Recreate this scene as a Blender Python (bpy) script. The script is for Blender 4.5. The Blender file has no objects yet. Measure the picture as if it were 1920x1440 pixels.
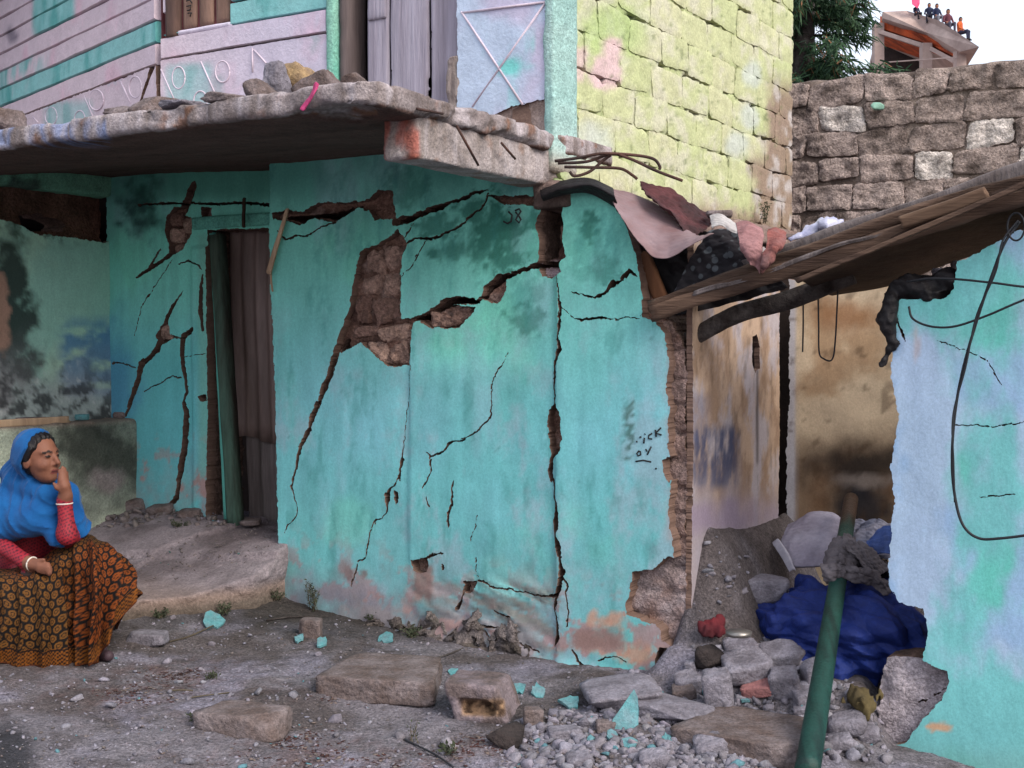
import bpy, bmesh, math, random, re
import numpy as np
from mathutils import Vector, Matrix
random.seed(7)
# ------------------------------------------------------------------ camera, world, sun, exposure
scn = bpy.context.scene
COL = scn.collection
FPX, CX, CY, HOR, CAMZ = 2400.0, 960.0, 720.0, 640.0, 1.5
PITCH = math.atan((CY - HOR) / FPX)
cd = bpy.data.cameras.new('camera'); cam = bpy.data.objects.new('camera', cd); COL.objects.link(cam)
cd.sensor_width = 36.0; cd.lens = 36.0 * FPX / 1920.0; cd.clip_start = 0.05; cd.clip_end = 2000
cam.location = (0, 0, CAMZ); cam.rotation_euler = (math.pi / 2 - PITCH, 0, 0)
scn.camera = cam
SUN_EL, SUN_AZ = math.radians(38), math.radians(140)          # azimuth measured from +Y towards +X
w = bpy.data.worlds.new('World'); scn.world = w; w.use_nodes = True
nt = w.node_tree; bg = nt.nodes['Background']
sky = nt.nodes.new('ShaderNodeTexSky'); sky.sky_type = 'NISHITA'; sky.sun_disc = False
sky.sun_elevation = SUN_EL; sky.sun_rotation = SUN_AZ; sky.air_density = 1.0; sky.dust_density = 4.0; sky.ozone_density = 1.5
mixw = nt.nodes.new('ShaderNodeMixRGB'); mixw.inputs[0].default_value = 0.55; mixw.inputs[2].default_value = (8.2, 8.6, 9.6, 1)
nt.links.new(sky.outputs[0], mixw.inputs[1]); nt.links.new(mixw.outputs[0], bg.inputs[0]); bg.inputs[1].default_value = 0.11
sd = bpy.data.lights.new('sun', 'SUN'); sun = bpy.data.objects.new('sun', sd); COL.objects.link(sun)
sd.energy = 1.7; sd.angle = math.radians(28); sd.color = (1.0, 0.95, 0.88)
sdir = Vector((math.sin(SUN_AZ) * math.cos(SUN_EL), math.cos(SUN_AZ) * math.cos(SUN_EL), math.sin(SUN_EL)))
sun.rotation_euler = sdir.to_track_quat('Z', 'Y').to_euler(); sun.location = (6, -6, 12)
scn.view_settings.view_transform = 'Standard'; scn.view_settings.look = 'None'
scn.view_settings.gamma = 1.0; scn.view_settings.use_curve_mapping = False
scn.view_settings.exposure = 0.85

# ------------------------------------------------------------------ helpers: pixels, frames
sP, cP = math.sin(PITCH), math.cos(PITCH)
def ray(px, py):
    u = (px - CX) / FPX; v = (CY - py) / FPX
    return np.array([u, cP + v * sP, -sP + v * cP])
CAM = np.array([0, 0, CAMZ])
def proj(P):
    P = np.asarray(P, float); d = P - CAM
    yc = d[..., 1] * cP - d[..., 2] * sP; zc = d[..., 1] * sP + d[..., 2] * cP
    return CX + FPX * d[..., 0] / yc, CY - FPX * zc / yc
def at(px, py, Y):                       # point of a pixel's ray at depth Y
    r = ray(px, py); return CAM + r * (Y / r[1])
class Frame:                             # a wall plane: origin, horizontal direction, outward normal
    def __init__(s, o, t, n): s.o = np.array(o, float); s.t = np.array(t, float); s.n = np.array(n, float)
    def uv(s, px, py, n=0.0):
        r = ray(px, py); o = s.o + s.n * n
        k = np.dot(o - CAM, s.n) / np.dot(r, s.n); p = CAM + r * k
        return float(np.dot(p - s.o, s.t)), float(p[2] - s.o[2])
    def p(s, px, py, n=0.0):
        u, v = s.uv(px, py, n); return s.w(u, v, n)
    def w(s, u, v, n=0.0):
        u = np.asarray(u, float); v = np.asarray(v, float); n = np.asarray(n, float)
        return s.o + u[..., None] * s.t + v[..., None] * np.array([0, 0, 1.0]) + n[..., None] * s.n
A = math.radians(31.5); ca, sa = math.cos(A), math.sin(A)
T = np.array([ca, -sa, 0]); N = np.array([-sa, -ca, 0]); UP = np.array([0, 0, 1.0])
P0 = np.array([-1.30, 7.35, 0.0])
FAC = Frame(P0, T, N)                               # the main facade
def tn(t, n, z=0.0): return P0 + T * t + N * n + UP * z
TC = 1.78                                           # right corner of the upper storey
SIDE = Frame(tn(TC, 0), -N, T)                      # green block wall, u runs back from the corner
RET = Frame(tn(-1.43, 0), N, T)                     # mossy return wall at the left, u runs forward
BEND = FAC.uv(303, 100)[0]
a2 = math.radians(50); UPL = Frame(tn(BEND, 0), (math.cos(a2), -math.sin(a2), 0), (-math.sin(a2), -math.cos(a2), 0))
a3 = math.radians(31.0); RW0 = at(1478, 300, 10.5); RWF = Frame((RW0[0], RW0[1], 0), (math.cos(a3), -math.sin(a3), 0), (-math.sin(a3), -math.cos(a3), 0))

# ------------------------------------------------------------------ helpers: noise
_rs = np.random.RandomState(3); _tab = _rs.rand(64, 64, 64)
def vn(x, y, z=0.0):
    x, y, z = np.broadcast_arrays(np.asarray(x, float), y, z)
    i = np.floor(x).astype(int); j = np.floor(y).astype(int); k = np.floor(z).astype(int)
    fx = x - i; fy = y - j; fz = z - k
    fx = fx * fx * (3 - 2 * fx); fy = fy * fy * (3 - 2 * fy); fz = fz * fz * (3 - 2 * fz)
    i &= 63; j &= 63; k &= 63; i1 = (i + 1) & 63; j1 = (j + 1) & 63; k1 = (k + 1) & 63
    a = _tab[i, j, k] * (1 - fx) + _tab[i1, j, k] * fx; b = _tab[i, j1, k] * (1 - fx) + _tab[i1, j1, k] * fx
    c = _tab[i, j, k1] * (1 - fx) + _tab[i1, j, k1] * fx; d = _tab[i, j1, k1] * (1 - fx) + _tab[i1, j1, k1] * fx
    return (a * (1 - fy) + b * fy) * (1 - fz) + (c * (1 - fy) + d * fy) * fz
def cells(x, y, s=0):                    # blocky noise for jagged breaks
    return _tab[np.floor(x).astype(int) & 63, np.floor(y).astype(int) & 63, s] - .5
def fbm(x, y, z=0.0, o=4, g=0.5):                   # roughly -1..1
    r = 0; a = 1; s = 0
    for q in range(o):
        r = r + a * (vn(np.asarray(x) * 2 ** q + 17.3 * q, np.asarray(y) * 2 ** q + 5.1 * q, np.asarray(z) * 2 ** q + 9.7 * q) - 0.5); s += a; a *= g
    return 2.2 * r / s
def sm(a, b, x):
    t = np.clip((x - a) / (b - a), 0, 1); return t * t * (3 - 2 * t)
def lin(r, g, b, k=1.0):
    f = lambda c: ((c / 255.0 + 0.055) / 1.055) ** 2.4 if c > 10 else c / 255.0 / 12.92
    return np.array([f(r), f(g), f(b)]) * k

# ------------------------------------------------------------------ helpers: objects
def setp(o, label=None, cat=None, group=None, kind=None):
    if label: o['label'] = label
    if cat: o['category'] = cat
    if group: o['group'] = group
    if kind: o['kind'] = kind
    return o
def thing(name, label, cat, loc=(0, 0, 0), group=None):
    o = bpy.data.objects.new(name, None); COL.objects.link(o); o.location = tuple(loc); o.empty_display_size = .1
    return setp(o, label, cat, group)
def link(name, me, parent=None, m=None):
    o = bpy.data.objects.new(name, me); COL.objects.link(o)
    if parent is not None:
        o.parent = parent
        par = parent; off = Vector((0, 0, 0))
        while par is not None: off += par.location; par = par.parent
        o.location = -off                          # meshes are written in world coordinates
    if m is not None and not me.materials: me.materials.append(m)
    return o
def mesh(name, V, F, m=None, parent=None, smooth=True, col=None, uv=None):
    V = np.asarray(V, float); me = bpy.data.meshes.new(name)
    if isinstance(F, np.ndarray):
        k = F.shape[1]; nF = len(F)
        me.vertices.add(len(V)); me.vertices.foreach_set('co', V.ravel())
        me.loops.add(nF * k); me.loops.foreach_set('vertex_index', F.ravel().astype(np.int32))
        me.polygons.add(nF); me.polygons.foreach_set('loop_start', np.arange(0, nF * k, k, dtype=np.int32))
        me.update(calc_edges=True); me.validate()
    else:
        me.from_pydata([tuple(v) for v in V], [], [tuple(int(i) for i in f) for f in F]); me.update()
    if smooth: me.polygons.foreach_set('use_smooth', np.ones(len(me.polygons), bool))
    if col is not None:
        at_ = me.color_attributes.new('Col', 'FLOAT_COLOR', 'POINT'); c = np.ones((len(V), 4)); c[:, :3] = col
        at_.data.foreach_set('color', c.ravel())
    if uv is not None:
        ul = me.uv_layers.new(name='UVMap'); li = np.zeros(len(me.loops), np.int32); me.loops.foreach_get('vertex_index', li)
        ul.data.foreach_set('uv', np.asarray(uv, float)[li].ravel())
    return link(name, me, parent, m)
def tubes(paths, seg=8):                 # paths: list of (points, radii)
    V = []; F = []
    for pts, rad in paths:
        pts = np.asarray(pts, float); n = len(pts); rad = np.broadcast_to(np.asarray(rad, float), (n,))
        tg = np.gradient(pts, axis=0); tg /= np.linalg.norm(tg, axis=1)[:, None] + 1e-9
        up = np.array([0, 0, 1.0]) if abs(tg[0][2]) < .9 else np.array([1.0, 0, 0]); b0 = len(V)
        for i in range(n):
            s = np.cross(tg[i], up); s /= np.linalg.norm(s) + 1e-9; up = np.cross(s, tg[i])
            for k in range(seg):
                an = 2 * math.pi * k / seg; V.append(pts[i] + rad[i] * (math.cos(an) * s + math.sin(an) * up))
        for i in range(n - 1):
            for k in range(seg):
                a = b0 + i * seg + k; b = b0 + i * seg + (k + 1) % seg; F.append((a, b, b + seg, a + seg))
        F.append(tuple(b0 + k for k in range(seg))[::-1]); F.append(tuple(b0 + (n - 1) * seg + k for k in range(seg)))
    return np.array(V), F
def spline(pts, n):                      # Catmull-Rom through points
    P = np.asarray(pts, float); P = np.vstack([2 * P[0] - P[1], P, 2 * P[-1] - P[-2]]); m = len(P) - 3
    tt = np.linspace(0, m, n); i = np.minimum(tt.astype(int), m - 1); f = (tt - i)[:, None]
    p0, p1, p2, p3 = P[i], P[i + 1], P[i + 2], P[i + 3]
    return .5 * (2 * p1 + (p2 - p0) * f + (2 * p0 - 5 * p1 + 4 * p2 - p3) * f ** 2 + (3 * p1 - p0 - 3 * p2 + p3) * f ** 3)
def patch(ctrl, nu, nv):                 # bicubic sheet through a control grid (rows x cols x 3)
    C = np.asarray(ctrl, float); R = np.stack([spline(C[i], nu) for i in range(len(C))], 0)
    G = np.stack([spline(R[:, j], nv) for j in range(nu)], 1); return G          # nv x nu x 3
def crumple(x, y, z, seed=0, k=9):       # sharp creases: folded triangle waves in random directions
    rs = np.random.RandomState(seed + 77); r = 0; x = x + .06 * fbm(x * 4, y * 4, z * 4, 2); z = z + .06 * fbm(x * 4 + 9, y * 4, z * 4, 2)
    for i in range(k):
        d = rs.randn(3); d /= np.linalg.norm(d); f = 1.6 * 1.35 ** i; q = (x * d[0] + y * d[1] + z * d[2]) * f + rs.rand(); r = r + (np.abs((q % 1) - .5) * 4 - 1) / f ** .85
    return r
def sheet(name, G, th, m, parent=None, wr=0.0, wf=8.0, seed=0, col=None, rough=0.0, cr=0.0, cf=1.0):
    nv, nu, _ = G.shape
    du = np.gradient(G, axis=1); dv = np.gradient(G, axis=0); nn = np.cross(du, dv); nn /= np.linalg.norm(nn, axis=2)[..., None] + 1e-9
    if wr:
        x, y, z = G[..., 0] * wf + seed, G[..., 1] * wf, G[..., 2] * wf
        f = 1 - 2 * np.abs(fbm(x, y, z, 3)); G = G + nn * (wr * f)[..., None]
        du = np.gradient(G, axis=1); dv = np.gradient(G, axis=0); nn = np.cross(du, dv); nn /= np.linalg.norm(nn, axis=2)[..., None] + 1e-9
    if cr:
        G = G + nn * (cr * crumple(G[..., 0] * cf, G[..., 1] * cf, G[..., 2] * cf, seed))[..., None]
        du = np.gradient(G, axis=1); dv = np.gradient(G, axis=0); nn = np.cross(du, dv); nn /= np.linalg.norm(nn, axis=2)[..., None] + 1e-9
    V = np.concatenate([(G + nn * th / 2).reshape(-1, 3), (G - nn * th / 2).reshape(-1, 3)]); K = nu * nv
    I = np.arange(K).reshape(nv, nu); a, b, c, d = I[:-1, :-1].ravel(), I[:-1, 1:].ravel(), I[1:, 1:].ravel(), I[1:, :-1].ravel()
    F = [np.stack([a, b, c, d], 1), np.stack([d, c, b, a], 1) + K]
    ring = np.concatenate([I[0, :], I[1:, -1], I[-1, -2::-1], I[-2:0:-1, 0]]); r2 = np.roll(ring, -1)
    F.append(np.stack([r2, ring, ring + K, r2 + K], 1)); F = np.concatenate(F)
    return mesh(name, V, F, m, parent, True, None if col is None else col(V))
def surfnet(f, lo, hi, res):             # mesh of f<0 (smooth-union solids)
    lo = np.asarray(lo, float); hi = np.asarray(hi, float); res = np.broadcast_to(np.asarray(res, float), (3,))
    n = np.maximum(np.ceil((hi - lo) / res).astype(int) + 1, 3)
    ax = [lo[i] + np.arange(n[i]) * res[i] for i in range(3)]
    if n.prod() > 60000:                 # coarse pass first, then only the nodes near the surface
        q = 4; cax = [lo[i] + np.arange(0, n[i] + q, q) * res[i] for i in range(3)]; Xc = np.meshgrid(*cax, indexing='ij'); Dc = f(*[a_.ravel() for a_ in Xc]).reshape(Xc[0].shape)
        ii = [np.minimum((np.arange(n[i]) + q // 2) // q, len(cax[i]) - 1) for i in range(3)]; D = Dc[np.ix_(*ii)]; mk_ = np.abs(D) < res.max() * q * 1.25
        ix = np.nonzero(mk_); D = np.where(D < 0, -1.0, 1.0); D[mk_] = f(ax[0][ix[0]], ax[1][ix[1]], ax[2][ix[2]])
    else:
        X, Y, Z = np.meshgrid(*ax, indexing='ij'); D = f(X, Y, Z)
    D[0], D[-1], D[:, 0], D[:, -1], D[:, :, 0], D[:, :, -1] = [np.maximum(q, 1e-4) for q in (D[0], D[-1], D[:, 0], D[:, -1], D[:, :, 0], D[:, :, -1])]
    ins = D < 0; c = [n[i] - 1 for i in range(3)]
    cs = [(0, 0, 0), (1, 0, 0), (0, 1, 0), (1, 1, 0), (0, 0, 1), (1, 0, 1), (0, 1, 1), (1, 1, 1)]
    sl = lambda A_, o: A_[o[0]:o[0] + c[0], o[1]:o[1] + c[1], o[2]:o[2] + c[2]]
    num = sum(sl(ins, o).astype(np.int8) for o in cs); mm = (num > 0) & (num < 8); I3 = np.argwhere(mm)
    Dv = [D[I3[:, 0] + o[0], I3[:, 1] + o[1], I3[:, 2] + o[2]] for o in cs]; cnt = np.zeros(len(I3)); pos = np.zeros((len(I3), 3))
    for i in range(8):
        for j in range(i + 1, 8):
            d = np.subtract(cs[j], cs[i])
            if np.abs(d).sum() != 1: continue
            m_ = (Dv[i] < 0) != (Dv[j] < 0); tt = np.where(m_, Dv[i] / (Dv[i] - Dv[j] + 1e-12), 0); cnt += m_
            for k in range(3): pos[:, k] += m_ * (cs[i][k] + tt * d[k])
    idx = -np.ones(c, int); idx[mm] = np.arange(len(I3)); V = lo + (I3 + pos / cnt[:, None]) * res
    F = []
    for axx in range(3):
        o1, o2 = [q for q in range(3) if q != axx]
        a = [slice(None)] * 3; b = [slice(None)] * 3; a[axx] = slice(0, -1); b[axx] = slice(1, None)
        e = ins[tuple(a)] != ins[tuple(b)]; ii = np.argwhere(e)
        ok = (ii[:, o1] > 0) & (ii[:, o1] < n[o1] - 1) & (ii[:, o2] > 0) & (ii[:, o2] < n[o2] - 1); ii = ii[ok]
        if not len(ii): continue
        q = []
        for d1, d2 in ((-1, -1), (0, -1), (0, 0), (-1, 0)):
            kk = ii.copy(); kk[:, o1] += d1; kk[:, o2] += d2; q.append(idx[kk[:, 0], kk[:, 1], kk[:, 2]])
        q = np.stack(q, 1); fl = ins[ii[:, 0], ii[:, 1], ii[:, 2]]
        if axx == 1: fl = ~fl
        q[~fl] = q[~fl][:, ::-1]; F.append(q)
    return V, np.concatenate(F)
def smin(a, b, k):
    h = np.clip(.5 + .5 * (b - a) / k, 0, 1); return b * (1 - h) + a * h - k * h * (1 - h)
def sd_box(x, y, z, hx, hy, hz, r=0.0):
    qx, qy, qz = np.abs(x) - hx + r, np.abs(y) - hy + r, np.abs(z) - hz + r
    return np.sqrt(np.maximum(qx, 0) ** 2 + np.maximum(qy, 0) ** 2 + np.maximum(qz, 0) ** 2) + np.minimum(np.maximum(qx, np.maximum(qy, qz)), 0) - r
def sd_cap(X, Y, Z, a, b, ra, rb):       # tapered capsule
    a = np.asarray(a, float); b = np.asarray(b, float); d = b - a; L = np.dot(d, d) + 1e-9
    h = np.clip(((X - a[0]) * d[0] + (Y - a[1]) * d[1] + (Z - a[2]) * d[2]) / L, 0, 1)
    return np.sqrt((X - a[0] - h * d[0]) ** 2 + (Y - a[1] - h * d[1]) ** 2 + (Z - a[2] - h * d[2]) ** 2) - (ra + (rb - ra) * h)
def sd_ell(X, Y, Z, c, r):
    q = np.sqrt(((X - c[0]) / r[0]) ** 2 + ((Y - c[1]) / r[1]) ** 2 + ((Z - c[2]) / r[2]) ** 2)
    return (q - 1) * min(r)

# ------------------------------------------------------------------ helpers: materials
def mk(name, c=(.5, .5, .5), c2=None, sc=6.0, rough=.85, bump=.3, bs=40.0, attr=False, var=.25, spec=.25, metal=0.0, streak=None, trans=0.0, bd=.02, sheen=0.0, speck=0.0, sps=130.0, k=1.0):
    m = bpy.data.materials.new(name); m.use_nodes = True; t = m.node_tree; L = t.links.new; B = t.nodes['Principled BSDF']
    co = t.nodes.new('ShaderNodeTexCoord'); src = co.outputs['Object']
    if streak:
        mp = t.nodes.new('ShaderNodeMapping'); mp.inputs['Scale'].default_value = streak; L(src, mp.inputs[0]); ss = mp.outputs[0]
    else: ss = src
    def noise(s, d=6, v=src, r=.6):
        q = t.nodes.new('ShaderNodeTexNoise'); q.inputs['Scale'].default_value = s; q.inputs['Detail'].default_value = d; q.inputs['Roughness'].default_value = r; L(v, q.inputs['Vector']); return q.outputs['Fac']
    if attr:
        at_ = t.nodes.new('ShaderNodeAttribute'); at_.attribute_name = 'Col'; basec = at_.outputs['Color']
    else:
        n1 = noise(sc, 4, ss); mx = t.nodes.new('ShaderNodeMixRGB'); rp = t.nodes.new('ShaderNodeMapRange'); rp.inputs[1].default_value = .35; rp.inputs[2].default_value = .65; L(n1, rp.inputs[0]); L(rp.outputs[0], mx.inputs[0])
        mx.inputs[1].default_value = (*c, 1); mx.inputs[2].default_value = (*(c2 if c2 is not None else [q * .7 for q in c]), 1); basec = mx.outputs[0]
    n2 = noise(bs, 4, ss, .7); n3 = noise(bs * .22, 3, ss)
    ad = t.nodes.new('ShaderNodeMath'); ad.operation = 'ADD'; L(n2, ad.inputs[0]); L(n3, ad.inputs[1])
    mr = t.nodes.new('ShaderNodeMapRange'); mr.inputs[1].default_value = .6; mr.inputs[2].default_value = 1.4; mr.inputs[3].default_value = 1 - var; mr.inputs[4].default_value = 1 + var * .8; L(ad.outputs[0], mr.inputs[0])
    fac = mr.outputs[0]
    if speck:
        n4 = noise(sps, 2, src, .8); r4 = t.nodes.new('ShaderNodeMapRange'); r4.inputs[1].default_value = .34; r4.inputs[2].default_value = .66; r4.inputs[3].default_value = 1 - speck; r4.inputs[4].default_value = 1 + speck; L(n4, r4.inputs[0])
        m4 = t.nodes.new('ShaderNodeMath'); m4.operation = 'MULTIPLY'; L(fac, m4.inputs[0]); L(r4.outputs[0], m4.inputs[1]); fac = m4.outputs[0]
    if k != 1:
        m5 = t.nodes.new('ShaderNodeMath'); m5.operation = 'MULTIPLY'; L(fac, m5.inputs[0]); m5.inputs[1].default_value = k; fac = m5.outputs[0]
    ml = t.nodes.new('ShaderNodeVectorMath'); ml.operation = 'SCALE'; L(basec, ml.inputs[0]); L(fac, ml.inputs['Scale'])
    L(ml.outputs[0], B.inputs['Base Color']); B.inputs['Roughness'].default_value = rough; B.inputs['Metallic'].default_value = metal
    B.inputs['Specular IOR Level'].default_value = spec
    if sheen: B.inputs['Sheen Weight'].default_value = sheen
    if bump:
        b = t.nodes.new('ShaderNodeBump'); b.inputs['Strength'].default_value = bump; b.inputs['Distance'].default_value = bd; L(ad.outputs[0], b.inputs['Height']); L(b.outputs[0], B.inputs['Normal'])
    return m
# ------------------------------------------------------------------ plaster skins with real cracks
def seg_sd(U, V, segs, far=.08):
    out = np.full(U.shape, float(far))
    for x0, y0, w0, x1, y1, w1 in segs:
        e = far + max(w0, w1)
        i = np.nonzero((U > min(x0, x1) - e) & (U < max(x0, x1) + e) & (V > min(y0, y1) - e) & (V < max(y0, y1) + e))[0]
        if not len(i): continue
        du, dv = U[i] - x0, V[i] - y0; dx, dy = x1 - x0, y1 - y0
        h = np.clip((du * dx + dv * dy) / (dx * dx + dy * dy + 1e-12), 0, 1)
        out[i] = np.minimum(out[i], np.hypot(du - h * dx, dv - h * dy) - (w0 + (w1 - w0) * h))
    return out
def poly_sd(U, V, poly, far=.08):        # negative inside
    P = np.asarray(poly, float); Q = np.roll(P, -1, 0); out = np.full(U.shape, float(far))
    e = far; i = np.nonzero((U > P[:, 0].min() - e) & (U < P[:, 0].max() + e) & (V > P[:, 1].min() - e) & (V < P[:, 1].max() + e))[0]
    if not len(i): return out
    u, v = U[i], V[i]; d = np.full(u.shape, 9.0); ins = np.zeros(u.shape, bool)
    for (x0, y0), (x1, y1) in zip(P, Q):
        dx, dy = x1 - x0, y1 - y0; h = np.clip(((u - x0) * dx + (v - y0) * dy) / (dx * dx + dy * dy + 1e-12), 0, 1)
        d = np.minimum(d, np.hypot(u - x0 - h * dx, v - y0 - h * dy))
        c = (y0 > v) != (y1 > v)
        ins ^= c & (u < dx * (v - y0) / (dy if abs(dy) > 1e-12 else 1e-12) + x0)
    out[i] = np.where(ins, -d, d); return out
def crack(fr, pts, n=0.0, s=1.0):        # [(px,py,width_px),...] -> segments on the wall
    o = []
    q = [(*fr.uv(p[0], p[1], n), p[2]) for p in pts]
    k = np.linalg.norm(fr.p(pts[0][0], pts[0][1], n) - CAM) / FPX * .5 * s * 1.2
    for a, b in zip(q[:-1], q[1:]): o.append((a[0], a[1], a[2] * k, b[0], b[1], b[2] * k))
    return o
def upoly(fr, pts, n=0.0): return [fr.uv(p[0], p[1], n) for p in pts]
CASES = {1: [['0', 'a', 'd']], 2: [['1', 'b', 'a']], 3: [['0', '1', 'b', 'd']], 4: [['2', 'c', 'b']], 5: [['0', 'a', 'd'], ['2', 'c', 'b']], 6: [['1', '2', 'c', 'a']],
         7: [['0', '1', '2', 'c', 'd']], 8: [['3', 'd', 'c']], 9: [['0', 'a', 'c', '3']], 10: [['1', 'b', 'a'], ['3', 'd', 'c']], 11: [['0', '1', 'b', 'c', '3']],
         12: [['2', '3', 'd', 'b']], 13: [['0', 'a', 'b', '2', '3']], 14: [['1', '2', '3', 'd', 'a']], 15: [['0', '1', '2', '3']]}
def plaster(name, fr, outline, segs, holes, m, parent, colf, n0=0.0, thick=.025, cs=.016, sub=4, warp=.009, depthf=None, wfreq=26.0, edge=(112, 90, 80)):
    O = np.asarray(outline, float); lo = O.min(0) - cs * 2; hi = O.max(0) + cs * 2
    nu, nv = [int(q) for q in np.ceil((hi - lo) / cs)]
    us = lo[0] + np.arange(nu + 1) * cs; vs = lo[1] + np.arange(nv + 1) * cs
    def F(u, v):
        sh = u.shape; u = u.ravel(); v = v.ravel()
        if warp:
            u2 = u + warp * fbm(u * wfreq, v * wfreq, 1.7, 4, .6); v2 = v + warp * fbm(u * wfreq, v * wfreq, 8.3, 4, .6)
            jg = warp * .85; cu, cv = u * 34 + v * 9, v * 34 - u * 11; u2 = u2 + jg * cells(cu, cv, 3) + jg * .6 * cells(cu * 2.3, cv * 2.3, 5); v2 = v2 + jg * cells(cu + 7, cv, 9) + jg * .6 * cells(cu * 2.3, cv * 2.3 + 5, 11)
        else: u2, v2 = u, v
        r = -poly_sd(u2, v2, O, 9.0)
        if segs: r = np.minimum(r, seg_sd(u2, v2, segs))
        for h in holes: r = np.minimum(r, poly_sd(u2, v2, h))
        return r.reshape(sh)
    U, Vv = np.meshgrid(us, vs, indexing='ij'); Fc = F(U, Vv)
    dep = depthf(U.ravel(), Vv.ravel()).reshape(U.shape) if depthf else np.zeros(U.shape)
    def depth(u, v):
        x = np.clip((u - lo[0]) / cs, 0, nu - 1e-6); y = np.clip((v - lo[1]) / cs, 0, nv - 1e-6); i = x.astype(int); j = y.astype(int); a = x - i; b = y - j
        return dep[i, j] * (1 - a) * (1 - b) + dep[i + 1, j] * a * (1 - b) + dep[i, j + 1] * (1 - a) * b + dep[i + 1, j + 1] * a * b
    q = np.stack([Fc[:-1, :-1], Fc[1:, :-1], Fc[1:, 1:], Fc[:-1, 1:]], -1); mn = q.min(-1)
    near = (np.abs(q).min(-1) < cs * 1.0) & (q.max(-1) > -cs * 1.0); full = (mn > 0) & ~near
    quads = []; polys = []; segsd = []
    ii, jj = np.nonzero(full)
    quads.append(np.stack([np.stack([us[ii], vs[jj]], -1), np.stack([us[ii + 1], vs[jj]], -1), np.stack([us[ii + 1], vs[jj + 1]], -1), np.stack([us[ii], vs[jj + 1]], -1)], 1))
    ii, jj = np.nonzero(near); fs = cs / sub
    g = np.arange(sub + 1) * fs
    FU = (us[ii][:, None, None] + g[None, :, None]) + np.zeros((1, 1, sub + 1)); FV = (vs[jj][:, None, None] + g[None, None, :]) + np.zeros((1, sub + 1, 1))
    f = F(FU, FV) if len(ii) else np.zeros((0, sub + 1, sub + 1))
    c0 = [f[:, :-1, :-1].ravel(), f[:, 1:, :-1].ravel(), f[:, 1:, 1:].ravel(), f[:, :-1, 1:].ravel()]
    pu = [FU[:, :-1, :-1].ravel(), FU[:, 1:, :-1].ravel(), FU[:, 1:, 1:].ravel(), FU[:, :-1, 1:].ravel()]
    pv = [FV[:, :-1, :-1].ravel(), FV[:, 1:, :-1].ravel(), FV[:, 1:, 1:].ravel(), FV[:, :-1, 1:].ravel()]
    code = sum(((c0[k] > 0) * (1 << k)) for k in range(4))
    def ept(a, b, s):
        t = np.clip(c0[a][s] / (c0[a][s] - c0[b][s] + 1e-12), .02, .98)
        return np.stack([pu[a][s] + (pu[b][s] - pu[a][s]) * t, pv[a][s] + (pv[b][s] - pv[a][s]) * t], -1)
    E = {'a': (0, 1), 'b': (1, 2), 'c': (2, 3), 'd': (3, 0)}
    for cse, pl in CASES.items():
        s = np.nonzero(code == cse)[0]
        if not len(s): continue
        for poly in pl:
            pts = [np.stack([pu[int(k)][s], pv[int(k)][s]], -1) if k.isdigit() else ept(*E[k], s) for k in poly]
            arr = np.stack(pts, 1)
            (quads if len(poly) == 4 else polys).append(arr)
            for k in range(len(poly)):
                k2 = (k + 1) % len(poly)
                if not poly[k].isdigit() and not poly[k2].isdigit(): segsd.append(np.stack([pts[k], pts[k2]], 1))
    groups = [np.concatenate(quads)] + polys
    allp = np.concatenate([gq.reshape(-1, 2) for gq in groups]); key = np.round(allp * 20000).astype(np.int64)
    kk = key[:, 0] * 10000019 + key[:, 1]; _, first, inv = np.unique(kk, return_index=True, return_inverse=True); uvp = allp[first]
    faces = []; o = 0
    for gq in groups:
        n_, k = gq.shape[:2]; faces += inv[o:o + n_ * k].reshape(n_, k).tolist(); o += n_ * k
    front = len(uvp); UVs = [uvp]; ND = [n0 + depth(uvp[:, 0], uvp[:, 1])]
    if segsd:
        S = np.concatenate(segsd); k = len(S); fl = S.reshape(-1, 2); UVs += [fl, fl]; d = n0 + depth(fl[:, 0], fl[:, 1]); ND += [d, d * 0 + n0 - thick + np.minimum(0, d - n0)]
        b = front + np.arange(k) * 2; faces += np.stack([b + 1, b, b + 2 * k, b + 2 * k + 1], 1).tolist()
    UVa = np.concatenate(UVs); ND = np.concatenate(ND); P = fr.w(UVa[:, 0], UVa[:, 1], ND)
    px, py = proj(P); colr = colf(UVa[:, 0], UVa[:, 1], px, py, P, ND - n0)
    if segsd and edge is not None: colr[front:] = lin(*edge)[None] * (1 + .35 * fbm(P[front:, 0] * 30, P[front:, 1] * 30, P[front:, 2] * 30, 3))[:, None]
    ob = mesh(name, P, faces, m, parent, True, colr)
    if segsd:
        me = ob.data; sm_ = np.ones(len(me.polygons), bool); sm_[-k:] = False; me.polygons.foreach_set('use_smooth', sm_)
    return ob
def mixc(c, d, k): return c * (1 - k[:, None]) + np.asarray(d)[None] * k[:, None]
def blob(px, py, cx, cy, rx, ry, soft=.5, nz=0.0, f=.02, s=0):
    d = np.hypot((px - cx) / rx, (py - cy) / ry)
    if nz: d = d + nz * fbm(px * f + s, py * f, s, 4, .6)
    return 1 - sm(1 - soft, 1 + soft, d)
# zoom-picture coordinates -> photo pixels
Z = lambda ox, oy, k: (lambda pts: [((p[0] / k) + ox, (p[1] / k) + oy, *[q / k for q in p[2:]]) for p in pts])
zA = Z(500, 320, 2.483); zB = Z(500, 860, 2.4); zC = Z(980, 260, 2.879); zD = Z(0, 300, 2.4); zE = Z(0, 780, 2.77)

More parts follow.
